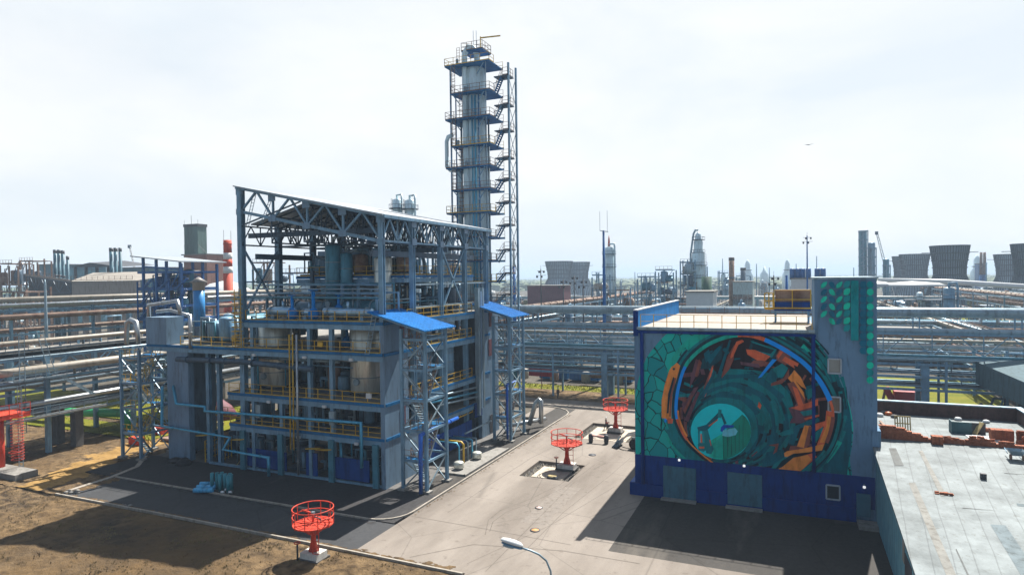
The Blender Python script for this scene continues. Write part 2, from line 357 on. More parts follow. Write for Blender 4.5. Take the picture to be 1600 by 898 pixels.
# tyre marks and patched strips worn into the yard
tym=mat('tyre_mark',(.105,.09,.075),.9,0,.3,2); patch=mat('asphalt_patch',(.17,.15,.13),.9,0,.15,2)
def strip(pts,w,mt,nm='tyre_mark',z=.005):
    m=MB()
    for a,b in zip(pts,pts[1:]):
        a=Vector((*a,0)); b=Vector((*b,0)); d=(b-a).normalized(); s_=Vector((d.y,-d.x,0))*w/2; m.poly([a-s_+Vector((0,0,z)),b-s_+Vector((0,0,z)),b+s_+Vector((0,0,z)),a+s_+Vector((0,0,z))][::-1])
    return m.build(nm,mt,kind='structure')
def gp(*l): return [tuple(G(x,y).xy) for x,y in l]
strip(gp((765,830),(770,815),(790,800),(830,785),(880,762),(930,725)),.07,tym,z=.004); strip(gp((758,835),(763,812),(783,796),(824,781),(874,757),(922,722)),.07,tym,z=.005); strip(gp((700,800),(760,760),(830,715),(900,680)),.06,tym,z=.006)
strip(gp((730,880),(860,820),(960,760)),.05,tym,z=.007); strip(gp((640,870),(740,850),(880,860),(1000,880)),.08,tym,z=.008); strip(gp((820,860),(880,800),(950,745),(985,715)),.05,tym,z=.009)
strip([(-31,48.2),(-24,48.0),(-16,47.6)],.05,tym,'road_seam',.010); strip([(-20.5,62.3),(-20.2,41)],.05,tym,'road_seam',.011); strip([(-20.4,50.5),(-20.4,60.8)],2.2,patch,'road_patch',.003)
# earth and dust spilled over the kerb and road edges
q=random.Random(21); m=MB()
def blob(m,x,y,s,z,n=9,el=2.2):
    ph=q.uniform(0,6); m.poly([(x+s*el*math.cos(2*math.pi*i/n+ph)*q.uniform(.5,1.2),y+s*math.sin(2*math.pi*i/n+ph)*q.uniform(.5,1.2),z) for i in range(n)][::1])
for i in range(260): x=-66+43.5*q.random(); blob(m,x,40.35+abs(q.gauss(0,.16)),q.uniform(.05,.22),.007+.00004*i)
for i in range(90): y=40.5+5.5*q.random(); blob(m,-66.7+abs(q.gauss(0,.5)),y,q.uniform(.1,.4),.018+.00004*i,el=1.2)
for i in range(160): y=48+45*q.random(); blob(m,-31.0+abs(q.gauss(0,.18)),y,q.uniform(.04,.12),.022+.00004*i,el=1)
m.build('soil_spill',earth,kind='structure')
m=MB()
for i in range(140): x=-66+33*q.random(); blob(m,x,45.75-abs(q.gauss(0,.2)),q.uniform(.05,.2),.012+.00004*i)
m.build('grit_spill',cinder,kind='structure')
# pits: kerb lips, rubble
rnd=random.Random(5)
stone=mat('rubble_stone',(.22,.21,.19),.9,0,.4,3,bump=.4)
for (x0,x1,y0,y1),lab in ((P1,'loose grey rubble around the sides of the near pit'),(P2,'loose grey rubble lying in the far pit')):
    m=MB()
    for i in range(420 if y0<70 else 240):
        if rnd.random()<.75:
            e=rnd.choice('lrfb'); t=rnd.random(); k=abs(rnd.gauss(0,.55))
            x,y={'l':(x0+k,y0+t*(y1-y0)),'r':(x1-k,y0+t*(y1-y0)),'f':(x0+t*(x1-x0),y0+k),'b':(x0+t*(x1-x0),y1-k)}[e]
        else: x=x0+rnd.random()*(x1-x0); y=y0+rnd.random()*(y1-y0)
        x=min(max(x,x0+.1),x1-.1); y=min(max(y,y0+.1),y1-.1)
        s=.05+rnd.random()*.13; k=len(m.v); a=rnd.random()*3
        for q in range(5): m.v.append((x+s*math.cos(a+q*1.256)*(.7+rnd.random()*.5),y+s*math.sin(a+q*1.256)*(.7+rnd.random()*.5),-.36))
        m.v.append((x+rnd.uniform(-.3,.3)*s,y,-.33+s*(.7+rnd.random()*.5)))
        for q in range(5): m.face((k+q,k+(q+1)%5,k+5))
    o=m.build('rubble',stone); o['kind']='stuff'; o['label']=lab
    o=MB().box(x0+1.0,x1-1.0,y0+.9,y1-1.2,-.36,-.22).build('pit_floor',mat('sandy_fill',(.42,.37,.30),.95,0,.2,1),kind='structure')
def manhole(x,y,z,r,mt,label):
    t=thing('manhole',label,'manhole',(x,y,z)); MB().lathe([(r,0),(r,.06),(r*.78,.06)],(x,y,z),20,cap=False).build('rim',dark,t); MB().lathe([(r*.77,0),(r*.77,.045),(0.02,.05)],(x,y,z),20).build('cover',mt,t)
manhole(-19.64,49.25,0,.42,mat('rust_cover',(.45,.24,.09),.7,0,.3,5),'orange rusty round manhole cover in the dusty yard')
manhole(-21.21,54.19,0,.36,mat('pale_cover',(.55,.42,.38),.7,0,.3,5),'small pale manhole cover in the yard, further one')
manhole(-21.6,72.6,0,.45,dark,'dark manhole cover beyond the near rubble pit')
t=thing('manhole',"round concrete well ring with a yellowish lid in the rubble pit",'manhole',(-23.2,63.2,-.3))
MB().lathe([(.55,0),(.55,.42),(.42,.42)],(-23.2,63.2,-.34),20,cap=False).build('ring',dark,t); MB().lathe([(.5,.41),(.45,.47),(.02,.48)],(-23.2,63.2,-.34),20).build('lid',wood,t)

# ------------------------------------------------------------ main plant building
bx0,bx1,wx0=-56.1,-37.4,-71.0; by0,by1=53.4,77.5
B=thing('process_building','open grey steel process building with decks and a truss roof frame','industrial building',((bx0+bx1)/2,by0,0))
def hcol(x,y,z0,z1,w=.45,mt=steel,nm='column',par=None):
    m=MB(); m.box(x-w/2,x+w/2,y-w/2,y-w/2+.09,z0,z1); m.box(x-w/2,x+w/2,y+w/2-.09,y+w/2,z0,z1); m.box(x-.05,x+.05,y-w/2+.09,y+w/2-.09,z0,z1)
    return m.build(nm,mt,par or B)
ys=[53.6,59.2,65.2,71.2,77.3]
def rz(x): return 27.25+(-37.2-x)*.21   # roof line height
for y in ys:
    hcol(-37.45,y,0,rz(-37.4)-.15,.5); hcol(-56.0,y,0,rz(-56) -.15 if y==ys[0] else 27.3,.62)
    hcol(-46.7,y,0,16.4,.4)
hcol(-50.6,53.6,0,8.2,.42); hcol(-43.8,53.6,0,16.4,.42); hcol(-54.6,53.6,0,16.4,.42)
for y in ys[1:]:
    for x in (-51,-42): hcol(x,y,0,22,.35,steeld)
# roof sheets
m=MB(); RL=-56.4
k=len(m.v); m.v+=[(RL,52.9,rz(RL)+.16),(-36.8,52.9,rz(-36.8)+.16),(-36.8,77.9,rz(-36.8)+.16),(RL,77.9,rz(RL)+.16),(RL,52.9,rz(RL)+.02),(-36.8,52.9,rz(-36.8)+.02),(-36.8,77.9,rz(-36.8)+.02),(RL,77.9,rz(RL)+.02)]
for q in ((0,1,2,3),(7,6,5,4),(4,5,1,0),(5,6,2,1),(6,7,3,2),(7,4,0,3)): m.face(tuple(k+i for i in q))
roofm=mat('roof_sheet',(.30,.34,.38),.4,.3,.1,1); m.build('roof',roofm,B)
m=MB(); k=0; m.v+=[(-55.6,54.6,27.3),(-47.5,54.6,rz(-47.5)-.1),(-47.5,77.9,rz(-47.5)-.1),(-55.6,77.9,27.3),(-55.6,54.6,27.15),(-47.5,54.6,rz(-47.5)-.15),(-47.5,77.9,rz(-47.5)-.15),(-55.6,77.9,27.15)]
for q in ((0,1,2,3),(7,6,5,4),(4,5,1,0),(5,6,2,1),(6,7,3,2),(7,4,0,3)): m.face(q)
m.build('roof',roofm,B)
# sloping gable truss at the front and the ones behind it
for i,y in enumerate(ys):
    m=MB(); L=-56.0 if i==0 else -55.5
    if i==0: m.truss((-56,y,rz(-56)),(-37.4,y,rz(-37.4)),(-56,y,rz(-56)-2.6),(-37.4,y,rz(-37.4)-2.6),8,.32,True,.2)
    else:
        m.truss((-47,y,rz(-47)-.1),(-37.4,y,rz(-37.4)-.1),(-47,y,24.9),(-37.4,y,24.7),6,.22,True,.13)
        m.truss((-56,y,27),(-47,y,rz(-47)-.2),(-56,y,24.9),(-47,y,24.9),6,.22,True,.13)
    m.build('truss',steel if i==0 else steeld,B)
for x,z1,z0 in ((-37.4,rz(-37.4),24.75),(-42.2,28.1,25),(-47.2,29.1,25),(-51.6,28,25),(-56,27.2,24.9)):
    m=MB()
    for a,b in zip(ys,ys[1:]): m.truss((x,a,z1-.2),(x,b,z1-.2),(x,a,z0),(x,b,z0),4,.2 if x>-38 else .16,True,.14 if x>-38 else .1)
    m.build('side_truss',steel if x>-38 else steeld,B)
m=MB()
for i in range(13):
    y=53.5+i*2; m.bar((-47.4,y,rz(-47.4)-.1),(-37,y,rz(-37)-.1),.1,.16); m.bar((-55.6,y,27.1),(-47.5,y,rz(-47.5)-.2),.1,.16)
m.build('purlins',steeld,B)
# edge fascia of the roof and crane beams
MB().bar((-56.3,53.2,rz(-56.2)),(-36.8,53.2,rz(-36.8)),.22,.34).build('fascia',steel,B)
MB().bar((-36.85,53.2,rz(-36.8)-.02),(-36.85,77.9,rz(-36.8)-.02),.18,.3).build('fascia',steel,B)
for y,z in ((56.2,26.1),(68,24.4)): MB().bar((-57.5,y,z),(-38,y,z-.05),.35,.55).build('crane_beam',steeld if y<60 else panelg,B)
for x in (-54.5,-39.2): MB().bar((x,54.2,23.6),(x,77,23.6),.3,.6).build('crane_beam',steeld,B)
# side girts and bracing on the right face, left face
for z in (19.0,21.5): MB().bar((-37.45,59,z-1.2),(-37.45,77.5,z-1.2),.14,.2).build('girt',galv,B)
m=MB()
for (y0,z0,y1,z1) in ((65.3,17,71.1,24.6),(71.1,17,65.3,24.6)): m.bar((-37.45,y0,z0),(-37.45,y1,z1),.2)
m.build('brace',steel,B)
m=MB()
for (y0,z0,y1,z1) in ((53.8,17.2,59.1,24.6),(59.1,17.2,53.8,24.6)): m.bar((-56,y0,z0),(-56,y1,z1),.2)
m.bar((-56,53.8,20.8),(-56,59.1,20.8),.16); m.build('brace',steel,B)
m=MB(); m.ladder((-55.6,53.9,27),(-54.4,53.9,30.6),(.4,0,0)); m.ladder((-53.6,54,27.2),(-52,54,30.2),(.35,0,0)); m.build('ladder',steel,B)
# decks
def deck(x0,x1,y0,y1,z,trim=bluet,nm='deck'):
    MB().box(x0,x1,y0,y1,z-.22,z).build(nm,conc,B)
    m=MB(); e=.03
    for a,b in (((x0,y0-.1),(x1,y0-.1)),((x1+.1,y0),(x1+.1,y1)),((x0-.1,y0),(x0-.1,y1))): m.bar((a[0],a[1],z-.10),(b[0],b[1],z-.10),.12,.3)
    m.build('deck_edge',trim,B)
    m=MB()
    m.bar((x0,y0+.06,z-.53),(x1,y0+.06,z-.53),.24,.5); m.bar((x1-.1,y0,z-.53),(x1-.1,y1,z-.53),.24,.5)
    k=int((x1-x0)/3)
    for i in range(1,k): m.bar((x0+i*3,y0+.2,z-.5),(x0+i*3,y1,z-.5),.2,.4)
    m.build('edge_beam',steel,B)
deck(bx0+.3,bx1+.2,by0,by1,16.6); deck(wx0,bx1+.2,by0-.15,by1,13.5); deck(-58.2,bx1+.2,by0,by1,8.45); deck(-58,bx1+.2,by0,by1,5.0)
deck(-54,-39,60,by1-1,21.3)
# railings
def rl(name,pts,**k): MB().rail(pts,**k).build(name,yel,B)
rl('railing',[(-55.4,53.4,16.6),(-38.6,53.4,16.6)]); rl('railing',[(-37.3,57.8,16.6),(-37.3,72.8,16.6)])
rl('railing',[(-65.5,53.3,13.5),(-37.6,53.3,13.5)]); rl('railing',[(-37.3,57.8,13.5),(-37.3,72.6,13.5)])
rl('railing',[(-58.1,53.4,8.45),(-37.7,53.4,8.45)]); rl('railing',[(-37.3,58.4,8.45),(-37.3,72.6,8.45)])
rl('railing',[(-58,53.4,5.0),(-37.7,53.4,5.0)]); rl('railing',[(-37.3,59.5,3.9),(-37.3,72.6,3.9)])
rl('railing',[(-54,60,21.3),(-39,60,21.3)]); rl('railing',[(-39,60,21.3),(-39,76,21.3)])
rl('railing',[(-62,55,5.2),(-58.2,55,5.2)])
# wall panels
def wall(nm,x0,x1,y0,y1,z0,z1,mt=panelg): return MB().box(x0,x1,y0,y1,z0,z1).build(nm,mt,B)
wall('wall_panel',-37.62,-37.12,53.25,57.6,0,13.2); wall('wall_panel',-37.60,-37.14,53.3,57.6,13.6,16.3)
wall('wall_panel',-37.62,-37.12,57.6,60.2,0,4.4)
wall('wall_panel',-37.62,-37.1,74.9,80.2,0,17.0); wall('wall_panel',-67.9,-64.4,53.35,54.1,0,13.0); wall('wall_panel',-67.9,-67.5,54.1,60,0,13)
wall('wall_panel',-41.5,-37.7,77.6,78.0,0,16.8)
wall('shade_backing',-58,-38,74.6,75,0,13,steeld); wall('shade_backing',-56,-40,66,66.3,5.1,12.8,dark)  # dark sheets added to deepen the shade inside the frame
for (y,z) in ((57.0,14.2),(57.0,5.6)): MB().box(-37.1,-37.06,y-.9,y-.1,z,z+2.1).build('door',maroon,B)
for (y,z) in ((77.6,10.5),(77.8,14.4)): MB().box(-37.09,-37.04,y-.5,y+.5,z,z+2.2).build('door',maroon,B)
MB().box(-37.09,-37.04,77.2,78.2,.2,2.6).build('door',dark,B)
# caged yellow ladder on the tall frame column, gusset plates, floodlights
m=MB(); m.ladder((-56.6,53.0,13.6),(-56.6,53.0,20.0),(.9,0,0),.35,.07)
for k in range(12): m.ring((-56.15,52.9,13.9+k*.5),.6,.035,10,0,4)
m.build('caged_ladder',yel,B)
for i in range(0,9,2):
    x=-56+18.6*i/8; MB().box(x-.5,x+.5,53.38,53.42,rz(x)-.75,rz(x)-.1).build('gusset_plate',panelg,B); MB().box(x-.5,x+.5,53.38,53.42,rz(x)-2.95,rz(x)-2.3).build('gusset_plate',panelg,B)
for y in ys[1:]: MB().box(-37.13,-37.09,y-.45,y+.45,24.5,25.2).build('gusset_plate',panelg,B); MB().box(-37.13,-37.09,y-.5,y+.5,26.4,27.0).build('gusset_plate',panelg,B)
for x,y,z in ((-54,53.1,12.9),(-47,53.1,12.9),(-41,53.1,12.9),(-52,53.1,7.9),(-44.5,53.1,7.9),(-48,53.1,4.4),(-40.5,53.1,4.4)): MB().box(x-.22,x+.22,y-.1,y+.1,z-.2,z+.06).build('floodlight',white,B)
for x in (-53.5,-48.4,-43.5): MB().box(x-.35,x+.35,53.0,53.3,6.0,7.4).build('control_box',galv,B)
for x,z in ((-57,14.2),(-45,14),(-39,9)): MB().box(x-.3,x+.3,53.15,53.35,z,z+.5).build('notice_plate',yel if z>9 else white,B)
MB().ladder((-39.2,53.0,13.5),(-38.4,53.3,17.6),(.5,0,0),.35,.05).build('ladder',galv,B)
# columns under wing
for x in (-61.9,-60.2): hcol(x,54,0,13.2,.45); hcol(x,62,0,13.2,.45)
for x in (-70.4,): hcol(x,60,0,13.2,.4); hcol(x,70,0,13.2,.4)
# ground level blue panels and low walls
for (x0,x1,z0,z1) in ((-55.7,-50.1,.4,2.4),(-47.4,-45.9,.3,2.7),(-43.6,-39.3,.4,2.6)): MB().box(x0,x1,53.5,53.62,z0,z1).build('blue_panel',bluep,B)
MB().box(-37.2,-37.08,60.5,72,.6,3.1).build('blue_panel',bluep,B); MB().box(-37.0,-36.9,72.6,74.6,3.2,5.0).build('blue_panel',bluep,B)
MB().box(-61.5,-37.7,53.45,53.75,0,.25).build('base_wall',steel,B)
for x in (-56,-50.6,-43.8,-38.3): MB().box(x-.32,x+.32,53.1,53.4,0,4.4).build('pilaster',tealp,B)
for x in (-63,-57.5,-47,-45.6): 
    m=MB(); m.bar((x,53.3,3.2),(x+2.2,52.4,3.6),.5,.08); m.build('awning',yel,B)
# grey box on the wing
bxg=MB().box(-70.9,-67.5,53.0,55.4,13.55,16.75).build('equipment_cabinet',panelg,label='tall blank grey cabinet at the left end of the plant deck',cat='cabinet')

# ---- vessels, exchangers and pumps on the decks
def vtank(x,y,z,r,h,mt,label,legs=False):
    t=thing('storage_tank',label,'tank',(x,y,z)); MB().vessel((x,y,z+(.8 if legs else 0)),r,h,'z',24).build('shell',mt,t)
    for q in (.25,.5,.75): MB().ring((x,y,z+h*q),r+.02,.05,24).build('band',galv,t)
    m=MB(); m.lathe([(.35,-.0),(.35,.3),(.02,.3)],(x,y-r-.25,z+1.6),14,'y'); m.v=[v for v in m.v]; m.build('manway',galv,t)
    m=MB(); m.tube([(x,y,z+h-.1),(x,y,z+h+.7),(x+.9,y,z+h+.7)],.14,8); m.build('nozzle',galv,t)
    if legs:
        for a in range(4): MB().bar((x+r*.8*math.cos(a*1.57+.78),y+r*.8*math.sin(a*1.57+.78),z),(x+r*.8*math.cos(a*1.57+.78),y+r*.8*math.sin(a*1.57+.78),z+1.3),.15).build('leg',steel,t)
    return t
def hex_(x,y,z,r,L,mt,label,axis='x'):
    t=thing('heat_exchanger',label,'heat exchanger',(x,y,z))
    MB().vessel((x,y,z+r+.45),r,L,axis,18).build('shell',mt,t)
    for q in (.2,.8):
        c=(x+L*q,y,z) if axis=='x' else (x,y+L*q,z); MB().box(c[0]-.25,c[0]+.25,c[1]-r*.7,c[1]+r*.7,z,z+.55+r*.3).build('saddle',steel,t)
    m=MB()
    for q in (.12,.88):
        c=Vector((x+L*q,y,z+r+.45)) if axis=='x' else Vector((x,y+L*q,z+r+.45)); m.lathe([(r*1.14,-.08),(r*1.14,.08)],c,18,axis)
    m.build('flange',galv,t)
    c=(x+L*.5,y,z) if axis=='x' else (x,y+L*.5,z); MB().tube([(c[0],c[1],z+2*r+.3),(c[0],c[1],z+2*r+1.1)],.14,8).build('nozzle',mt,t)
    return t
tanksil=mat('tank_steel',(.62,.64,.58),.35,.45,.25,.5,streak=(1,1,.3))
vtank(-55.0,57.4,8.5,1.85,8.0,tanksil,'big silver vertical tank through two decks, left one at the front'); vtank(-42.2,57.4,8.5,1.8,8.0,tanksil,'big silver vertical tank through two decks, right one beside the corner wall')
for i,(x,y) in enumerate(((-40.0,64.2),(-40,69.5),(-46,64),(-53,66),(-57.5,62))): vtank(x,y,8.5,1.6,4.4,steel if i<2 else steeld,'dull vertical tank in the shade of the middle deck')  # tanks farther in get darker steel, painting in the interior shade
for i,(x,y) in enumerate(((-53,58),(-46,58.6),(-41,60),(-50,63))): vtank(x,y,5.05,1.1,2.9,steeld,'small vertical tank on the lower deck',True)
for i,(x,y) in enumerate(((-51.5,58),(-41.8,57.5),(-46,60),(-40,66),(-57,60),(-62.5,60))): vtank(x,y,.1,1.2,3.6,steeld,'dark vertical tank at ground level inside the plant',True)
hx=mat('blue_shell',(.30,.50,.68),.3,.75,.15,1)
hex_(-53.2,54.6,16.6,.5,4.1,hx,'blue-silver heat exchanger on the top deck, left one'); hex_(-48.3,54.6,16.6,.42,1.6,hx,'short blue-silver heat exchanger between two longer ones'); hex_(-45.6,54.6,16.6,.48,6.3,hx,'longest blue-silver heat exchanger on the top deck, right one')
hex_(-46,58,16.6,.8,5,tealp,'fat teal heat exchanger behind the front row on the top deck'); hex_(-53.5,59,16.6,.7,5,steel,'grey heat exchanger behind the left of the top deck')
hex_(-66.5,63,13.6,1.25,5.5,silver,'silver horizontal drum on the left wing roof'); hex_(-64,66.5,14.2,1.3,7,silver,'second silver horizontal drum behind the first on the wing'); hex_(-62.3,57,14.0,1.15,7,tealp,'teal horizontal drum with round end facing the yard','y')
hex_(-57.6,58,13.9,1.1,8,tealp,'teal horizontal drum along the frame column','y')
def valve(x,y,z,s,label,mt=blueb):
    t=thing('valve',label,'valve',(x,y,z)); MB().tube([(x,y,z),(x,y,z+2.6*s)],.17*s,10).build('stem',mt,t); MB().lathe([(.1,0),(.55,.3),(.6,.9),(.3,1.3),(.1,1.4)],(x,y,z),14).build('body',mt,t); MB().ring((x,y,z+2.7*s),.4*s,.05,14).build('hand_wheel',mt,t)
valve(-49.6,54.3,16.6,1,'bright blue valve between the exchangers, left one'); valve(-46.7,54.3,16.6,1.2,'bright blue valve between the exchangers, right one'); valve(-44.6,55.8,16.9,.9,'blue valve behind the longest exchanger'); valve(-43.9,56.2,13.5,.9,'blue valve on the deck in front of the right silver tank',bluet)
# upper deck compressors, columns within frame
def drum_cluster(x,y,z,label,seed):
    q=random.Random(seed); t=thing('process_skid',label,'process skid',(x,y,z))
    for i in range(3):
        a=x+q.uniform(-1.6,1.6); b=y+q.uniform(-1.2,1.2); r=q.uniform(.5,.9); MB().vessel((a,b,z+.3),r,q.uniform(1.6,3),'z',14).build('vessel',q.choice([steeld,steel,rust]),t)
    MB().box(x-2.2,x+2.2,y-1.6,y+1.6,z+.02,z+.3).build('base_frame',steeld,t)
    for i in range(6):
        p=Vector((x+q.uniform(-2,2),y+q.uniform(-1.5,1.5),z+.4)); h=q.uniform(.8,2.8); d=q.uniform(-2,2)
        MB().tube([p,p+Vector((0,0,h)),p+Vector((d,0,h)),p+Vector((d,0,.0))],q.choice([.09,.13,.17]),7).build('pipe',q.choice([galv,steel,tealp]),t)
    return t
for i,(x,y) in enumerate(((-51.5,61.8),(-46.5,61.6),(-42,62),(-50,68),(-44,68.5))): drum_cluster(x,y,21.3,'dark compressor skid on the raised upper platform',10+i)
for i,(x,y) in enumerate(((-52,62),(-42,60.5),(-40.5,66),(-46,67),(-53,69),(-41,72))): drum_cluster(x,y,16.6,'pipe-laced skid on the top deck under the truss roof',30+i)
for i,(x,y,z) in enumerate(((-60,57,13.5),(-64.5,57,13.5),(-66,60,13.5))): drum_cluster(x,y,z,'small piping skid on the open left wing',50+i)
for i,(x,y) in enumerate(((-56,58.5),(-46.3,58.5),(-55,62))): drum_cluster(x,y,8.45,'skid of small vessels on the middle deck behind the yellow railing',60+i)
for i,(x,y) in enumerate(((-55,56),(-47.5,56),(-43,57),(-63.5,58),(-52,60))): drum_cluster(x,y,5.05 if x>-58 else 0.1,'shaded pump skid low down inside the plant',80+i)
for i,(x,y) in enumerate(((-49,56.5),(-42,56.5),(-56.5,57.5))): drum_cluster(x,y,.1,'pump skid at ground level behind the blue panels',95+i)
for x,y,r,z1 in ((-47.8,59,.9,25),(-46.2,59.3,.7,24),(-41.6,59.8,1.0,23.5)):
    vtank(x,y,16.6,r,z1-16.6,tealp if r<.95 else tanksil,'slim upright column rising from the top deck')
# ---- individually routed pipes
def flanges(m,pts,r,gap,seed=0):
    for a,b in zip(pts,pts[1:]):
        a=Vector(a); b=Vector(b); L=(b-a).length; k=int(L/gap)
        for i in range(k):
            c=a.lerp(b,(i+.5+.2*math.sin(i*2.3+seed))/max(1,k)); d=(b-a).normalized(); w=max(.05,r*.28); m.tube([c-d*w,c+d*w],r*1.32,8)
    return m
def pipe(pts,r,mt,label,n=8,order='x',group=None): return flanges(MB().tube(pts,r,n),pts,r,3.2).build('pipeline',mt,label=label,cat='pipe',order=order,group=group)
skyp=mat('sky_blue_pipe',(.07,.33,.50),.35,.3,.12,1)
pipe([(-66.3,52.9,8.3),(-66.3,52.9,8.7),(-65.9,52.9,6.7),(-61.3,52.9,6.7),(-61.3,52.9,6.2),(-39.6,52.7,6.6),(-39.6,52.7,2.1)],.17,skyp,'long sky blue pipe across the facade, bending down at its right end')
pipe([(-68.2,52.9,8.6),(-68.4,52.9,3.9),(-57.3,52.7,3.6),(-58.2,52.5,2.2),(-51.5,52.4,2.0),(-51.5,52.4,-.02)],.17,skyp,'lower sky blue pipe zigzagging in front of the wing')
for i,(x,mt_) in enumerate(((-48.9,yel),(-48.45,yel),(-47.9,silver))):
    pipe([(x,53.0,15.2),(x,52.9,.4 if i==2 else 3)],.075 if i<2 else .13,mt_,['thin yellow pipe running down the facade, left one','thin yellow pipe running down the facade, right one','pale pipe running down the facade beside two yellow ones'][i])
pipe([(-66,53.2,11.9),(-56,53.2,12.0),(-46,53.2,11.6)],.3,steeld,'thick grey duct slung under the wing deck')
pipe([(-63.5,53,13.2),(-63.5,53,17.0),(-67,53.2,17.6),(-69.5,53.4,17.4)],.2,silver,'silver pipe looping over the grey cabinet')
pipe([(-70.3,53,16.8),(-70.3,53,18.2),(-65.5,53,18.7),(-65,53,17.2)],.22,silver,'silver hoop pipe rising above the grey cabinet')
pipe([(-74.4,53,13.4),(-74.2,53,16),(-73.5,53,16.4),(-72.6,53,16.1),(-72.2,53,13.4)],.28,silver,'silver swan neck pipe left of the grey cabinet')
pipe([(-37,54.2,6.3),(-34.0,53.2,6.3),(-34.0,53.2,.3)],.17,blueb,'bright blue drain pipe down the front stair tower') if 0 else None
sbl=mat('strong_blue',(.006,.09,.42),.35,.1,.1,1)
pipe([(-32.9,60.5,6.0),(-33.0,54,5.9),(-33.0,53.2,5.8),(-33.0,53.1,.2)],.2,sbl,'bright blue elbow pipe down the corner of the front stair tower')
pipe([(-33.1,76.6,7.5),(-33.1,74,7.4),(-33.1,74,.5)],.16,sbl,'blue pipe down the corner of the far stair tower')
pipe([(-33.4,82,.6),(-32.4,82,3.6),(-31.9,82,4.1),(-31.6,82,3.9),(-31.6,82,.9)],.33,silver,'fat silver hoop pipe beside the far stair tower')
pipe([(-35.5,79,.9),(-31.9,84.5,1.0)],.28,silver,'low silver pipe behind the far stair tower')
for i in range(5): pipe([(-37,62.8+i*1.05,2.6-i*.1),(-34.3,62.8+i*1.05,2.6-i*.1),(-34.0,62.8+i*1.05,2.2),(-34.0,62.8+i*1.05,.15)],.12 if i%2 else .09,[skyp,yel,galv,skyp,galv][i],'small vertical pipe standing on the concrete plinth',order='x')
for i in range(2): MB().vessel((-33.4+i*.1,61.6+i*4.2,.16),.55,.9,'z',14).build('small_tank',tanksil,label=['small beige drum on the plinth at its near end','small teal drum on the plinth by the five pipes'][i],cat='tank')
pipe([(-34.9,66,2.9),(-34.9,73,2.9)],.1,galv,'thin pipe along the plinth at waist height')
for i,y in enumerate((61,61.9,63.4)): pipe([(-37.0,y,7.7-i*.6),(-36.9,73.5,7.0-i*.6)],.12,[galv,skyp,galv][i],'slim pipe slung under the side deck')
for i in (0,2,4,6): pipe([(-57.5+.4*i,54.3+i*.33,19.1+.22*i),(-38.2,54.3+i*.33,19.1+.22*i-.1)],[.09,.07,.1,.07,.08,.06,.09][i],[tealp,galv,steel,tealp,galv,bluet,steel][i],'long straight pipe spanning the top deck above the exchangers',8,'z')
# ducts pair
for i in range(3): 
    y=73.15+i*.62; MB().box(-37.1,-36.55,y,y+.45,4.2 if i else 3.4,19.6-(i%2)*.4).build('air_duct',[galv,panelg,galv][i],label='tall square grey duct up the side of the plant',cat='duct')
# pipes across top deck and inside frame
q=random.Random(3)
for i in range(16):
    y=q.uniform(55.5,74); z=q.uniform(17.4,20.6); x0=q.uniform(-56,-52); x1=q.uniform(-44,-38); 
    pipe([(x0,y,16.7),(x0,y,z),(x1,y,z),(x1,y,16.7)],q.choice([.09,.12,.17]),q.choice([galv,galv,steel,tealp,creamp]),'horizontal pipe crossing the top deck inside the frame',7)
for i in range(10):
    x=q.uniform(-56,-39); z=q.uniform(17.2,20.5); y0=q.uniform(55,60); y1=q.uniform(66,76)
    pipe([(x,y0,16.7),(x,y0,z),(x,y1,z),(x,y1,16.7)],q.choice([.09,.13,.2]),q.choice([galv,steel,silver,tealp]),'pipe running back under the truss roof',7)
for i in range(12):
    x=q.uniform(-55,-39); y=q.uniform(56,72); pipe([(x,y,16.6),(x,y,q.uniform(22,26.5)),(x+q.uniform(-2,2),y,q.uniform(22,26))],q.choice([.1,.15,.22]),q.choice([steel,steeld,galv]),'upright pipe inside the upper frame',7)
for i in range(14):
    z=q.choice([12.4,11.8,7.6,7.2,4.1]); y=q.uniform(54.2,58); x0=q.uniform(-58,-52); pipe([(x0,y,z),(x0+q.uniform(6,14),y,z-.1)],q.choice([.08,.12,.2]),q.choice([galv,steel,skyp,steeld]),'shaded pipe hung below a deck at the front',7)
for i in range(14):
    x=q.uniform(-60,-39); y=q.uniform(54,57); z=q.choice([8.45,5.0,0.1]); h={8.45:4.8,5.0:3.2,.1:4.4}[z]; pipe([(x,y,z),(x,y,z+h)],q.choice([.07,.1,.15]),q.choice([galv,steel,skyp]),'shaded upright pipe between the decks',7)
for i in range(10):
    x=q.uniform(-66,-57); y=q.uniform(55,64); z=q.uniform(14.2,15.6); d=q.uniform(2,5); pipe([(x,y,13.6),(x,y,z),(x+d,y,z),(x+d,y,13.6)],q.choice([.1,.15,.22]),q.choice([silver,creamp,galv,rust]),'bent pipe on the open left wing',7)
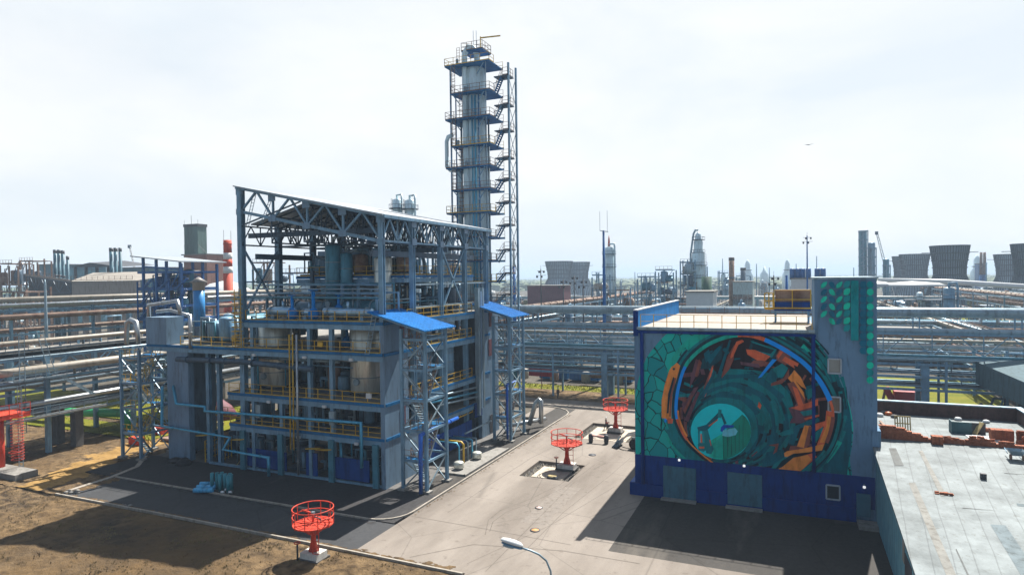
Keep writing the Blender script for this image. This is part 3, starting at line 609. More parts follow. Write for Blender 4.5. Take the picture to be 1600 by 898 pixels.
# second small blue frame posts inside (hoses)
# ------------------------------------------------------------ stair towers
def stair_tower(x0,x1,y0,y1,h,label,roof=None,levels=5,mt=steel,fan=1):
    t=thing('stair_tower',label,'stair tower',((x0+x1)/2,y0,0))
    for x in (x0,x1):
        for y in (y0,y1):
            hcol(x,y,0.2,h,.3,mt,'post',t); MB().box(x-.45,x+.45,y-.4,y+.4,0,.24).build('footing',conc,t)
    lv=[h*(i+1)/(levels+.35) for i in range(levels)]
    prev=0
    for i,z in enumerate(lv):
        m=MB(); xe=x0+1.1 if i%2==0 else x1-1.1
        for a,b in (((x0,y0),(x1,y0)),((x1,y0),(x1,y1)),((x1,y1),(x0,y1)),((x0,y1),(x0,y0))): m.bar((*a,z),(*b,z),.14,.24)
        m.build('frame_beam',mt,t)
        MB().box(x0,x1,y0,y0+1.1,z,z+.06).build('landing',bluet,t) if i%2==0 else MB().box(x0,x1,y1-1.1,y1,z,z+.06).build('landing',bluet,t)
        xx=(x0+.3,x0+1.15) if i%2==0 else (x1-1.15,x1-.3)
        ya,yb=(y1-1,y0+1) if i%2==0 else (y0+1,y1-1)
        MB().stair((xx[0],ya,prev+.05),(xx[0],yb,z),(.85,0,0)).build('stair_flight',galv,t)
        m=MB(); m.rail([(xx[0],ya,prev+.1),(xx[0],yb,z)],1.05,.9,.05); m.rail([(xx[0]+.85,ya,prev+.1),(xx[0]+.85,yb,z)],1.05,.9,.05); m.rail([(x0,y0,z),(x1,y0,z)],1.05,.9,.045); m.build('railing',rust if fan else yel,t)
        m=MB()
        if i%2==0: m.bar((x0,y0,prev+.2),(x1,y0,z-.1),.12); m.bar((x1,y0,prev+.2),(x1,y1,z),.12)
        else: m.bar((x1,y0,prev+.2),(x0,y0,z-.1),.12); m.bar((x1,y1,prev+.2),(x1,y0,z),.12)
        m.bar((x0,y1,prev),(x0,y0,z),.1); m.bar((x0,y1,z),(x1,y1,prev),.1)
        m.build('brace',galv if fan else mt,t); prev=z
    if roof:
        m=MB(); (a0,a1,b0,b1,zh,zl)=roof; k=0
        m.v+=[(a0,b0,zh),(a1,b0,zl),(a1,b1,zl),(a0,b1,zh),(a0,b0,zh-.12),(a1,b0,zl-.12),(a1,b1,zl-.12),(a0,b1,zh-.12)]
        for qd in ((0,1,2,3),(7,6,5,4),(4,5,1,0),(5,6,2,1),(6,7,3,2),(7,4,0,3)): m.face(qd)
        m.build('roof',blueb,t); mr_=MB()
        for i in range(14): yy=b0+(b1-b0)*(i+.5)/14; mr_.bar((a0,yy,zh+.02),(a1,yy,zl+.02),.05,.05)
        mr_.build('roof_ribs',blueb,t)
        m=MB(); m.bar((a0+.2,b0+.4,zh-.25),(a1-.2,b0+.4,zl-.25),.16,.2); m.bar((a0+.2,b1-.4,zh-.25),(a1-.2,b1-.4,zl-.25),.16,.2); m.build('rafter',mt,t)
    return t
stair_tower(-35.5,-32.8,53.9,57.9,16.0,'front stair tower with bright blue sloped roof at the building corner',(-38.6,-32.0,52.6,58.8,17.75,16.0),5)
stair_tower(-35.2,-32.9,74.6,79.0,16.0,'far stair tower with bright blue sloped roof beyond the ducts',(-38.0,-32.2,73.6,79.6,17.7,16.0),5)
stair_tower(-73.5,-70.3,51.6,55.6,13.0,'roofless stair tower standing at the left end of the plant',None,4,steel,0)

# ------------------------------------------------------------ distillation column
cx,cy=-43.9,88.
T=thing('distillation_column','tall pale blue distillation column with ringed platforms and a zigzag stair','column',(cx,cy,0))
colm=mat('column_shell',(.58,.74,.80),.45,.1,.2,.25,streak=(1,1,.3))
MB().lathe([(2.0,0),(2.0,40),(1.55,42.5),(1.55,52.2),(1.1,53),(.1,53.5)],(cx,cy,0),32).build('shell',colm,T)
m=MB(); m.tube([(cx-1.1,cy-1.2,2),(cx-1.2,cy-1.25,38),(cx-1.2,cy-1.25,54.6),(cx-.7,cy-1.0,55.6),(cx-.1,cy-.6,55.6),(cx+.3,cy-.2,54.8),(cx+.3,cy,53)],.42,12); m.build('riser_pipe',colm,T)
m=MB(); m.tube([(cx-2.4,cy-1.2,27),(cx-2.4,cy-1.2,36.5),(cx-2.7,cy-1.2,37.2),(cx-3.9,cy-1.2,37.4),(cx-4.5,cy-1.2,38),(cx-4.5,cy-1.2,41.8),(cx-4.2,cy-1.2,42.5),(cx-3.4,cy-1.2,42.7)],.3,10); m.build('loop_pipe',colm,T)
for dx,r_ in ((.4,.12),(.9,.16),(-2.3,.1),(1.5,.1)):
    MB().tube([(cx+dx,cy-2.15,4),(cx+dx,cy-2.15,48)],r_,8).build('side_pipe',skyp if r_>.11 else bluet,T)
MB().box(-38.4,-38.15,cy-.6,cy-.3,0,52.6).build('stair_post',steel,T); MB().box(-38.4,-38.15,cy+2.2,cy+2.5,0,52.6).build('stair_post',steel,T); MB().box(-47.9,-47.7,cy-.9,cy-.7,20,52.6).build('side_post',bluet,T)
pl=[106,150,189,231,264,299,334,372,408,440,470]
pz=[PY(745,y,cy).z for y in pl]
for i,z in enumerate(pz):
    xl=cx-(3.9 if i%2==0 else 2.9); xr=cx+3.5
    MB().box(xl,xr,cy-2.6,cy+2.4,z-.16,z).build('platform',bluet,T)
    m=MB(); m.rail([(xl,cy-2.6,z),(xr,cy-2.6,z),(xr,cy-1,z)],1.1,1.5,.06); m.rail([(xl,cy+2.3,z),(xl,cy-2.6,z)],1.1,1.2,.06); m.rail([(xl,cy+2.3,z),(xr,cy+2.3,z)],1.1,1.5,.05); m.build('railing',rust if i%3 else yel,T)
    m=MB()
    for sx in (-1,1): m.bar((cx+sx*1.4,cy-2.4,z-1.8),(cx+sx*2.6,cy-2.5,z-.2),.12); m.bar((xr,cy,z-.3),(xr+.1,cy,z-.1),.12)
    m.build('bracket',steel,T)
    if i<len(pz)-1:
        zl=z-1.9; MB().box(xr-.2,-38.2,cy-.6,cy+1.4,zl-.14,zl).build('landing',steeld,T)
        m=MB(); m.rail([(xr+1.2,cy-.6,zl),(-38.3,cy-.6,zl),(-38.3,cy+1.3,zl)],1.1,1.1,.06); m.build('railing',rust,T)
        zn=pz[i+1]
        MB().stair((xr-.1,cy-.5,zn),(-39.4,cy-.5,zl),(0,.9,0)).build('stair_flight',steel if i%2 else bluet,T)
        m=MB(); m.rail([(xr-.1,cy-.5,zn),(-39.4,cy-.5,zl)],1.0,.9,.05); m.build('railing',rust,T)
for i,z in enumerate(pz[:-1]):
    zn=pz[i+1]; m=MB(); m.bar((cx-2.9,cy-2.5,zn),(cx-2.9,cy-2.5,z),.09); m.bar((cx+2.9,cy-2.5,zn),(cx+2.9,cy-2.5,z),.09); m.bar((-38.3,cy-.45,zn-1.9),(-38.3,cy+2.3,z-1.9),.07); m.bar((-38.3,cy+2.3,zn-1.9),(-38.3,cy-.45,z-1.9),.07); m.bar((cx+2.8,cy+.4,z-2.6),(-38.3,cy+.4,z-2.0),.08); m.build('lattice_brace',galv,T)
    m=MB(); xl_=cx-2.6+(i%2)*1.2; m.ladder((xl_,cy-2.75,zn),(xl_,cy-2.75,z),(.5,0,0),.4,.05)
    for k in range(4): m.ring((xl_+.25,cy-2.95,zn+1+(z-zn-1)*k/4),.38,.025,8,0,4)
    m.build('caged_ladder',rust,T)
    MB().vessel((cx-1.9+(i%3)*1.3,cy-2.3,z+.02),.22,.9,'z',8).build('small_drum',galv,T)
for dx,dy,r_ in ((2.35,-.6,.14),(2.2,-1.2,.09),(-2.3,-.5,.16),(-.2,-2.2,.08)): MB().tube([(cx+dx,cy+dy,3),(cx+dx,cy+dy,50-abs(dx)*2)],r_,7).build('side_pipe',galv,T)
m=MB(); m.rail([(cx-1.6,cy-1.5,55.0),(cx+1.9,cy-1.5,55.0),(cx+1.9,cy+1.5,55.0)],1.2,.9,.06,closed=True); m.build('railing',rust,T)
MB().box(cx-1.6,cx+1.9,cy-1.5,cy+1.5,54.85,55.0).build('platform',bluet,T)
m=MB(); m.bar((cx+.9,cy,55),(cx+.9,cy,57.3),.12); m.bar((cx+.9,cy,57.1),(cx+4.2,cy,56.9),.16); m.build('davit',yel,T)
m=MB(); m.bar((cx+.2,cy,55),(cx+.2,cy,58.3),.05); m.bar((cx-.1,cy-.4,55),(cx-.1,cy-.4,58.2),.05); m.build('lightning_rod',steel,T)
MB().ladder((cx-2.4,cy-1.5,52.5),(cx-2.4,cy-1.5,55.6),(.5,0,0)).build('ladder',rust,T)

# ------------------------------------------------------------ mural building
mx0,mx1,mt1=-13.9,1.75,6.45; my0,my1=61.1,86.
MBD=thing('painted_building','blue and grey building with a huge round tunnel mural on its wall','building',((mx0+mt1)/2,my0,0))
greyw=mat('grey_plaster',(.12,.225,.35),.8,0,.1,.4,bump=.08,spec=.2)
MB().box(mx0,mt1,my0,my1,0,15.8).build('wall',greyw,MBD)
roofc=mat('roof_felt',(.285,.255,.225),.85,0,.1,.5); MB().box(mx0+.25,mx1,my0+.0,my1-.2,15.8,15.95).build('roof',roofc,MBD)
MB().box(mx1,mt1,my0,my0+8.5,15.8,20.45).build('tower',greyw,MBD)
MB().box(mx1-.1,mt1+.1,my0-.1,my0+8.6,20.45,20.62).build('tower_coping',galv,MBD)
blueband=mat('blue_base_paint',(.0,.032,.185),.75,0,.12,.5,spec=.15)
MB().box(mx0-.03,mt1-.2,my0-.06,my0,1.15,3.85).build('base_band',blueband,MBD)
MB().box(mx0-.5,mt1-1.6,my0-.28,my0,0,1.15).build('plinth',blueband,MBD); MB().box(mx0-.5,mx0,my0,my1,0,1.15).build('plinth',mat('plinth_side',(.005,.09,.36),.6),MBD)
MB().box(mt1-.4,mt1+.25,my0-.1,my0+8,6.3,7.8).build('ledge',greyw,MBD)
MB().box(mx0,mx0+.28,my0-.05,my1,15.8,17.62).build('parapet',mat('blue_parapet',(.0,.17,.48),.7,spec=.15),MBD); MB().box(mx0-.06,mx0+.34,my0-.1,my1,17.62,17.72).build('coping',white,MBD)
MB().box(mx0-.06,mx0+.4,my0-.12,my0-.05,15.2,17.6).build('parapet_end',blueband,MBD)
MB().box(mx0+.3,mx1,my0-.22,my0,15.85,16.1).build('roof_edge',galv,MBD); MB().box(mx0+.3,mx1+.1,my0-.2,my0,15.5,15.72).build('gutter',blueband,MBD)
for x in (mx0+.75,mx1-.12): MB().tube([(x,my0-.16,15.6),(x,my0-.16,1.1 if x<0 else 3.8)],.17,10).build('downpipe',blueband,MBD)
MB().rail([(mx0+.6,my0+.1,15.95),(mx1-.2,my0+.1,15.95)],1.3,1.28,.06).build('roof_railing',yel,MBD)
MB().rail([(mx0+.6,my1-.4,15.95),(mx1+3,my1-.4,15.95)],.9,1.8,.06).build('roof_railing',rust,MBD)
def wpt(px,py,off=0): p=PY(px,py,my0); return (p.x,my0-off,p.z)
def wrect(nm,x0,y0,x1,y1,off,mt,par=MBD):
    a=wpt(x0,y0); b=wpt(x1,y1); return MB().box(min(a[0],b[0]),max(a[0],b[0]),my0-off,my0-.001,min(a[2],b[2]),max(a[2],b[2])).build(nm,mt,par)
doorm=mat('grey_door',(.03,.12,.18),.7,0,.1,3)
for (x0,y0,x1,y1) in ((1037,726,1088,782),(1137,736,1191,791)):
    d=wrect('door',x0,y0,x1,y1,.30,doorm); a=wpt(x0-2,y1); b=wpt(x1+1,y1+4)
    MB().box(a[0],b[0],my0-.9,my0-.3,0,.16).build('threshold',conc,MBD)
d=wrect('door',1338,769,1360,806,.30,doorm)
MB().box(4.9,7.0,my0-2.0,my0-.35,0,.3).build('doorstep',conc,label='pale concrete step in front of the small side door',cat='step')
sillm=mat('window_frame_white',(.32,.38,.44),.5)
wglas=mat('bright_glass',(.20,.22,.22),.12,0,.1,.3,spec=1); wglb=mat('dark_glass',(.07,.055,.05),.12,0,.1,1,spec=1)
for (x0,y0,x1,y1,g_) in ((1294,560,1314,583,wglas),(1294,619,1313,643,wglb),(1291,756,1312,780,glass)):
    w=wrect('window',x0,y0,x1,y1,.12,g_); a=wpt(x0,y0); b=wpt(x1,y1); m=MB()
    for p_,q_ in (((a[0],a[2]),(b[0],a[2])),((b[0],a[2]),(b[0],b[2])),((b[0],b[2]),(a[0],b[2])),((a[0],b[2]),(a[0],a[2]))): m.bar((p_[0],my0-.14,p_[1]),(q_[0],my0-.14,q_[1]),.12,.12)
    o=m.build('frame',sillm,MBD); o.parent=w; 
    for v in o.data.vertices: pass
    w['_o']=MBD['_o']
lampm=mat('lamp_white',(.9,.9,.88),.4,emit=.35)
for (x,y) in ((1062,717),(1163,726),(1350,759)):
    p=wpt(x,y); o=thing('wall_lamp',['white globe lamp above the left grey door','white globe lamp above the middle grey door','white globe lamp above the small side door'][0 if x<1100 else (1 if x<1200 else 2)],'wall lamp',(p[0],my0-.1,p[2])); MB().vessel((p[0],my0-.28,p[2]-.11),.11,.22,'z',12).build('globe',lampm,o); MB().box(p[0]-.05,p[0]+.05,my0-.3,my0-.06,p[2]+.1,p[2]+.2).build('bracket',galv,o)
# rooftop unit on legs
ru=thing('rooftop_unit','brown louvred rooftop unit on blue frame with yellow railing by the tower','rooftop unit',(0,72,15.95))
MB().box(-1.6,1.7,71,73.5,17.4,19.3).build('louvre_box',rust,ru); MB().box(-1.7,1.7,70.9,71,17.2,18.1).build('base_panel',bluep,ru)
for x in (-1.6,1.5):
    for y in (71.1,73.3): MB().box(x-.08,x+.08,y-.08,y+.08,15.95,17.4).build('leg',steel,ru)
MB().rail([(-1.7,70.8,17.4),(1.7,70.8,17.4)],1.9,1.6,.09).build('railing',yel,ru); MB().box(-2.6,-1.7,71,72.4,17.3,17.4).build('step_platform',yel,ru); MB().rail([(-2.6,70.9,17.4),(-1.8,70.9,17.4)],1.6,.5,.12).build('railing',yel,ru)

# ------------------------------------------------------------ the mural, painted shapes on the wall plane
def pmat(name,c,var=.18,sc=1.2,st=(1,1,1)): return mat('mural_'+name,tuple(min(.8,k*1.45) for k in c),.85,0,var,sc,streak=st,spec=.15)
def stonesmat():
    m=bpy.data.materials.new('mural_stones'); m.use_nodes=True; n=m.node_tree.nodes; l=m.node_tree.links; b=n['Principled BSDF']; b.inputs['Roughness'].default_value=.85; b.inputs['Specular IOR Level'].default_value=.15
    g=n.new('ShaderNodeNewGeometry'); mp=n.new('ShaderNodeMapping'); mp.inputs['Rotation'].default_value=(0,R(-35),0); mp.inputs['Scale'].default_value=(.85,0.,.62); nn=n.new('ShaderNodeTexNoise'); nn.inputs['Scale'].default_value=.8; l.new(g.outputs['Position'],nn.inputs['Vector']); av=n.new('ShaderNodeVectorMath'); av.operation='MULTIPLY_ADD'; av.inputs[1].default_value=(.7,.7,.7); l.new(nn.outputs['Color'],av.inputs[0]); l.new(g.outputs['Position'],av.inputs[2]); l.new(av.outputs[0],mp.inputs[0])
    v=n.new('ShaderNodeTexVoronoi'); v.feature='DISTANCE_TO_EDGE'; v.inputs['Scale'].default_value=1; l.new(mp.outputs[0],v.inputs['Vector'])
    v2=n.new('ShaderNodeTexVoronoi'); v2.inputs['Scale'].default_value=1; l.new(mp.outputs[0],v2.inputs['Vector'])
    r=n.new('ShaderNodeValToRGB'); r.color_ramp.elements[0].position=0; r.color_ramp.elements[1].position=1; r.color_ramp.elements[0].color=(.0,.20,.24,1); r.color_ramp.elements[1].color=(.004,.48,.40,1); l.new(v2.outputs['Color'],r.inputs[0])
    e=n.new('ShaderNodeValToRGB'); e.color_ramp.elements[0].position=.008; e.color_ramp.elements[1].position=.034; e.color_ramp.elements[0].color=(.0,.03,.055,1); e.color_ramp.elements[1].color=(1,1,1,1); l.new(v.outputs['Distance'],e.inputs[0])
    x=n.new('ShaderNodeMixRGB'); x.blend_type='MULTIPLY'; x.inputs[0].default_value=1; l.new(r.outputs[0],x.inputs[1]); l.new(e.outputs[0],x.inputs[2]); l.new(x.outputs[0],b.inputs['Base Color']); return m
MC=dict(stone=stonesmat(),dk=pmat('dark',(.004,.035,.05)),vd=pmat('black',(.014,.011,.016)),teal=pmat('teal',(.0,.125,.14)),tg=pmat('teal_green',(.0,.27,.21)),tm=pmat('teal_mid',(.0,.075,.105)),
  mint=pmat('mint',(.0,.36,.25)),cy=pmat('cyan',(.0,.40,.44),.08),gr=pmat('green',(.0,.17,.12),.1),blu=pmat('blue',(.0,.18,.72),.05),org=pmat('orange',(.50,.17,.035)),ro=pmat('red_orange',(.42,.085,.035)),
  br=pmat('brown',(.15,.05,.04)),mv=pmat('mauve',(.085,.04,.055)),pale=pmat('pale',(.10,.38,.46),.1),deep=pmat('deep_blue',(.002,.05,.32)),ink=pmat('ink',(.001,.018,.028)),leafd=pmat('leaf_dark',(.0,.09,.15)),leafm=pmat('leaf_mid',(.0,.17,.19)))
MK=list(MC); mur=MB(); lay=[.004]; CX0=PY(996,600,my0).x; ZT=15.48; ZB=3.86
NOCLIP=[False]
def clip(pts):
    if NOCLIP[0]: return pts
    def cut(ps,ins,inter):
        o=[]
        for i,p in enumerate(ps):
            q_=ps[i-1]
            if ins(p):
                if not ins(q_): o.append(inter(q_,p))
                o.append(p)
            elif ins(q_): o.append(inter(q_,p))
        return o
    def ix(c): return lambda a,b:(c,a[1]+(b[1]-a[1])*(c-a[0])/(b[0]-a[0]))
    def iz(c): return lambda a,b:(a[0]+(b[0]-a[0])*(c-a[1])/(b[1]-a[1]),c)
    for ins,inter in ((lambda p:p[0]>=mx0+.02,ix(mx0+.02)),(lambda p:p[1]<=ZT,iz(ZT)),(lambda p:p[1]>=ZB,iz(ZB))):
        if len(pts)<3: return []
        pts=cut(pts,ins,inter)
    return pts
def mp_(c,pts,step=.0006):
    P=[(PY(x,y,my0).x,PY(x,y,my0).z) for x,y in pts]; P=clip(P)
    if len(P)<3: return
    a=sum(P[i][0]*P[(i+1)%len(P)][1]-P[(i+1)%len(P)][0]*P[i][1] for i in range(len(P)))
    if a<0: P=P[::-1]
    mur.m=MK.index(c); lay[0]+=step; mur.poly([(x,my0-lay[0],z) for x,z in P])
def cat(pts,closed=True,n=6):
    out=[]; k=len(pts)
    for i in range(k if closed else k-1):
        p=[pts[(i+j)%k] if closed else pts[min(max(i+j,0),k-1)] for j in (-1,0,1,2)]
        for s in range(n):
            t=s/n; out.append(tuple(.5*(2*p[1][a]+(p[2][a]-p[0][a])*t+(2*p[0][a]-5*p[1][a]+4*p[2][a]-p[3][a])*t*t+(3*p[1][a]-p[0][a]-3*p[2][a]+p[3][a])*t**3) for a in (0,1)))
    if not closed: out.append(pts[-1])
    return out
def fan(c,pts,ctr):   # star-shaped area as a fan on one layer
    lay[0]+=.0006; L=lay[0]
    for i in range(len(pts)):
        lay[0]=L-.0006; mp_(c,[ctr,pts[i],pts[(i+1)%len(pts)]])
    lay[0]=L
def band(c,pts,w0,w1=None,side=0):
    w1=w0 if w1 is None else w1; lay[0]+=.0006; L=lay[0]; n=len(pts); A=[];Bp=[]
    for i,p in enumerate(pts):
        a=pts[max(0,i-1)]; b=pts[min(n-1,i+1)]; dx,dy=b[0]-a[0],b[1]-a[1]; l_=math.hypot(dx,dy) or 1; nx,ny=-dy/l_,dx/l_; w=w0+(w1-w0)*i/(n-1)
        A.append((p[0]+nx*w*(.5+side),p[1]+ny*w*(.5+side))); Bp.append((p[0]-nx*w*(.5-side),p[1]-ny*w*(.5-side)))
    for i in range(n-1):
        lay[0]=L-.0006; mp_(c,[A[i],A[i+1],Bp[i+1],Bp[i]])
    lay[0]=L
outer=cat([(1064,512),(1020,545),(1000,585),(990,640),(990,735),(1040,760),(1180,775),(1318,760),(1328,715),(1333,670),(1325,625),(1305,580),(1280,548),(1242,520),(1180,508)],True,5)
fan('stone',outer,(1165,640))
fan('tm',cat([(1200,512),(1242,521),(1280,549),(1305,581),(1324,625),(1331,670),(1327,715),(1314,760),(1262,748),(1285,700),(1296,640),(1275,585),(1240,545),(1195,522)],True,4),(1292,650))
# right-hand strands
rs=random.Random(7)
strand=[(1238,520),(1262,540),(1288,570),(1310,612),(1324,660),(1322,700),(1308,740)]
fan('dk',cat([(1200,515),(1238,514),(1280,548),(1306,582),(1324,625),(1332,672),(1326,716),(1312,752),(1262,748),(1292,700),(1300,640),(1275,575),(1235,540),(1195,525)],True,4),(1296,640)) if 0 else None
for i in range(95):
    t=i/95; a=R(-82+150*rs.random()); rr=1.06+.24*rs.random(); ln=R(8+rs.random()*16)
    pts=[(1165+118*rr*math.cos(a+ln*k/4)*(1.04),635+112*rr*math.sin(a+ln*k/4)) for k in range(5)]
    pts=[p for p in pts]
    if max(p[0] for p in pts)>1331: continue
    band(rs.choice(['teal','dk','teal','ink','teal','tg','ink']),pts,rs.uniform(2,9),rs.uniform(.5,3))
# big inner disc edge curve
ringc=cat([(1057,640),(1061,603),(1075,566),(1108,537),(1153,523),(1195,530),(1245,558),(1272,583),(1290,610),(1301,640),(1298,670),(1285,700),(1255,728),(1215,750),(1150,745),(1110,718),(1078,690),(1063,665)],True,6)
def ringoff(d): 
    c=(1178,637); return [(c[0]+(x-c[0])*(1+d/118),c[1]+(y-c[1])*(1+d/112)) for x,y in ringc]
def seg(pts,i0,i1): 
    n=len(pts); return [pts[i%n] for i in range(i0,i1+1)]
fan('dk',ringoff(14),(1178,637)); 
band('tg',seg(ringoff(20),8,30),7); band('tg',seg(ringoff(14),14,26),7); band('teal',seg(ringoff(9),0,108),4)
band('teal',seg(ringoff(15),-30,0),8); band('tg',seg(ringoff(19),-28,-2),1.5); band('teal',seg(ringoff(10),44,74),6,3); band('ink',seg(ringoff(5),36,84),4)
# orange sleeve on the left
mp_('org',[(1050,573),(1058,566),(1063,571),(1058,590),(1051,612),(1049,640),(1049,656),(1046,656),(1034,652),(1034,625),(1039,600),(1046,578)]); mp_('ink',[(1052,588),(1054,590),(1047,620),(1045,645),(1042,645),(1044,615)]); mp_('br',[(1054,590),(1057,590),(1050,620),(1048,650),(1046,650),(1047,620)])
fan('org',[(1053+5*math.cos(k*.52),576+5*math.sin(k*.52)) for k in range(12)],(1053,576)); fan('ink',[(1053+2*math.cos(k*.8),576+2*math.sin(k*.8)) for k in range(8)],(1053,576))
mp_('ro',[(1043,653),(1052,654),(1051,661),(1044,661)]); mp_('blu',[(1039,652),(1042,655),(1041,660),(1038,658)])
for d_,c_,i0,i1,w_ in ((20,'teal',-22,-6,6),(26,'tg',-24,-8,3)): band(c_,seg(ringoff(d_),i0,i1),w_)
# interior
fan('vd',ringc,(1178,637))
inner=[(1085+ -0,0)]
for i in range(11):   # tunnel floor rings receding to the bright opening
    f_=1-i/11; cxx=1127+(1185-1127)*f_*.9; cyy=672+(640-672)*f_*.9; ra=48+62*f_*.92; rb=45+58*f_*.92
    c_='tm' if i%2 else 'teal'
    if i<4: continue
    fan(c_,[(cxx+ra*math.cos(k*.26)*(1+.03*math.sin(k*3+i)),cyy+rb*math.sin(k*.26)*(1+.03*math.cos(k*2+i))) for k in range(24)],(cxx,cyy))
for i in range(230):
    a=rs.uniform(0,6.28); f_=rs.uniform(.0,1)**.8; cxx=1127+(1182-1127)*f_; cyy=672+(636-672)*f_; ra=50+68*f_; rb=46+64*f_; L_=rs.uniform(.05,.28)/(0.6+f_)
    if 1.7<a<3.9 and f_>.35: col_=rs.choice(['vd','vd','mv','br','ink'])
    elif a>3.8 and f_<.55: col_=rs.choice(['tm','teal','teal','tm','dk'])
    elif a<1.7: col_=rs.choice(['ink','dk','tm','teal','vd','ink','mv'])
    else: col_=rs.choice(['dk','tm','ink','br','teal','vd','tm'])
    band(col_,[(cxx+ra*math.cos(a+L_*k/3),cyy+rb*math.sin(a+L_*k/3)) for k in range(4)],rs.uniform(1.5,6),rs.uniform(.8,4))
for i in range(36):   # wedge shaped debris
    a=rs.uniform(3.3,6.9); f_=rs.uniform(.6,.93); x=1127+(1178-1127)*f_+(50+66*f_)*math.cos(a); y=672+(637-672)*f_+(46+62*f_)*math.sin(a)
    an=a+rs.uniform(-.7,.7); l_=rs.uniform(5,15); w_=rs.uniform(2,5); ca,sa=math.cos(an),math.sin(an)
    mp_(rs.choice(['br','mv','dk','tm','teal','br','ink']),[(x-ca*l_-sa*w_,y-sa*l_+ca*w_),(x+ca*l_-sa*w_*.6,y+sa*l_+ca*w_*.6),(x+ca*l_*.9+sa*w_,y+sa*l_*.9-ca*w_),(x-ca*l_*.8+sa*w_*.7,y-sa*l_*.8-ca*w_*.7)])
P_=[('dk',[(1098,560),(1118,545),(1130,535),(1128,560),(1112,575),(1095,576)]),('tm',[(1104,560),(1124,540),(1129,541),(1110,568)]),('tm',[(1100,552),(1108,545),(1112,556),(1104,566)]),('mv',[(1080,588),(1088,560),(1093,562),(1086,590),(1078,606)]),('br',[(1086,586),(1093,560),(1097,566),(1090,588)]),
 ('tm',[(1120,588),(1140,530),(1143,531),(1125,590)]),('teal',[(1128,586),(1142,548),(1146,549),(1131,588)]),('br',[(1128,586),(1137,556),(1148,537),(1147,560),(1140,576),(1128,590)]),('ro',[(1141,556),(1151,533),(1160,530),(1163,533),(1154,538),(1146,556),(1142,560)]),('br',[(1100,605),(1113,570),(1116,570),(1106,606),(1103,618)]),('ro',[(1100,620),(1113,572),(1115,574),(1103,618)]),
 ('tm',[(1095,618),(1116,578),(1120,580),(1100,622)]),('mv',[(1066,635),(1085,605),(1092,603),(1070,645)]),('mv',[(1070,655),(1090,610),(1094,612),(1076,658)]),('br',[(1068,640),(1082,615),(1083,618),(1071,645)]),
 ('ink',[(1175,533),(1188,536),(1212,546),(1206,556),(1178,548)]),('teal',[(1172,531),(1214,545),(1206,558),(1176,549),(1174,545),(1204,552),(1210,546),(1176,535)]),('ink',[(1178,536),(1209,547),(1204,552),(1178,545)]),
 ('ro',[(1166,545),(1180,546),(1204,556),(1196,563),(1183,562),(1168,553)]),('ro',[(1189,560),(1196,559),(1195,565),(1190,564)]),('br',[(1178,562),(1190,562),(1204,566),(1190,572),(1170,570)]),('mv',[(1157,564),(1186,568),(1188,574),(1158,569)]),
 ('br',[(1212,556),(1218,545),(1236,555),(1228,570),(1214,562)]),('ro',[(1227,556),(1248,567),(1246,572),(1240,569),(1242,575),(1222,562)]),('ro',[(1214,555),(1219,547),(1224,549),(1216,560)]),
 ('blu',[(1207,560),(1214,561),(1190,588),(1184,590)]),('teal',[(1207,575),(1222,567),(1232,574),(1224,588),(1210,590)]),('tm',[(1196,590),(1206,574),(1216,588),(1208,598)]),('br',[(1205,598),(1224,590),(1233,575),(1233,588),(1222,598),(1205,602)]),
 ('org',[(1235,586),(1241,577),(1251,588),(1260,607),(1252,603)]),('org',[(1231,590),(1236,584),(1256,612),(1258,625),(1246,606)]),('br',[(1230,598),(1240,595),(1257,622),(1260,640),(1250,640),(1240,618)]),('ro',[(1238,602),(1246,606),(1255,630),(1248,634)]),
 ('mv',[(1232,636),(1258,630),(1270,634),(1268,650),(1242,658)]),('ro',[(1235,636),(1262,628),(1278,622),(1278,632),(1250,640)]),('teal',[(1250,642),(1272,638),(1274,645),(1256,649)]),('ro',[(1256,652),(1280,646),(1280,649),(1258,655)]),
 ('tm',[(1231,690),(1240,665),(1264,655),(1280,652),(1280,657),(1250,668),(1240,694)]),('ink',[(1244,690),(1254,668),(1260,670),(1252,690)]),('org',[(1245,696),(1257,663),(1267,664),(1256,698)]),('br',[(1256,698),(1264,664),(1268,666),(1264,695)]),
 ('ro',[(1270,662),(1290,656),(1288,664),(1274,672)]),('teal',[(1267,680),(1285,665),(1287,672),(1270,696)]),('ro',[(1276,694),(1289,660),(1291,640),(1301,642),(1300,662),(1292,684),(1284,700),(1276,702)]),('org',[(1280,690),(1291,664),(1292,648),(1298,650),(1296,668),(1288,690)]),
 ('org',[(1216,712),(1230,703),(1255,699),(1288,692),(1284,702),(1262,705),(1240,707),(1222,716)]),('teal',[(1205,730),(1216,712),(1232,712),(1222,726),(1210,738)]),('ro',[(1240,714),(1270,706),(1276,712),(1250,735),(1230,735)]),('org',[(1218,728),(1236,714),(1262,709),(1268,716),(1250,736),(1214,736)]),
 ('ink',[(1222,718),(1240,707),(1246,708),(1222,728),(1210,733)]),('tm',[(1198,705),(1224,700),(1226,712),(1206,726),(1190,728)]),('br',[(1200,690),(1217,690),(1214,704),(1208,708),(1212,696),(1202,694)]),('teal',[(1202,630),(1208,628),(1216,644),(1217,664),(1212,664),(1210,646)]),('teal',[(1216,632),(1220,632),(1227,655),(1224,656)]),
 ('teal',[(1185,645),(1192,640),(1197,652),(1192,664),(1185,662)]),('teal',[(1215,676),(1230,670),(1240,668),(1240,676),(1222,680)]),('tm',[(1198,680),(1214,674),(1222,690),(1200,694)]),('ro',[(1186,626),(1190,632),(1188,638),(1184,634)]),('teal',[(1258,608),(1272,604),(1272,616),(1262,624)])]
for c_,p_ in P_: mp_(c_,p_)
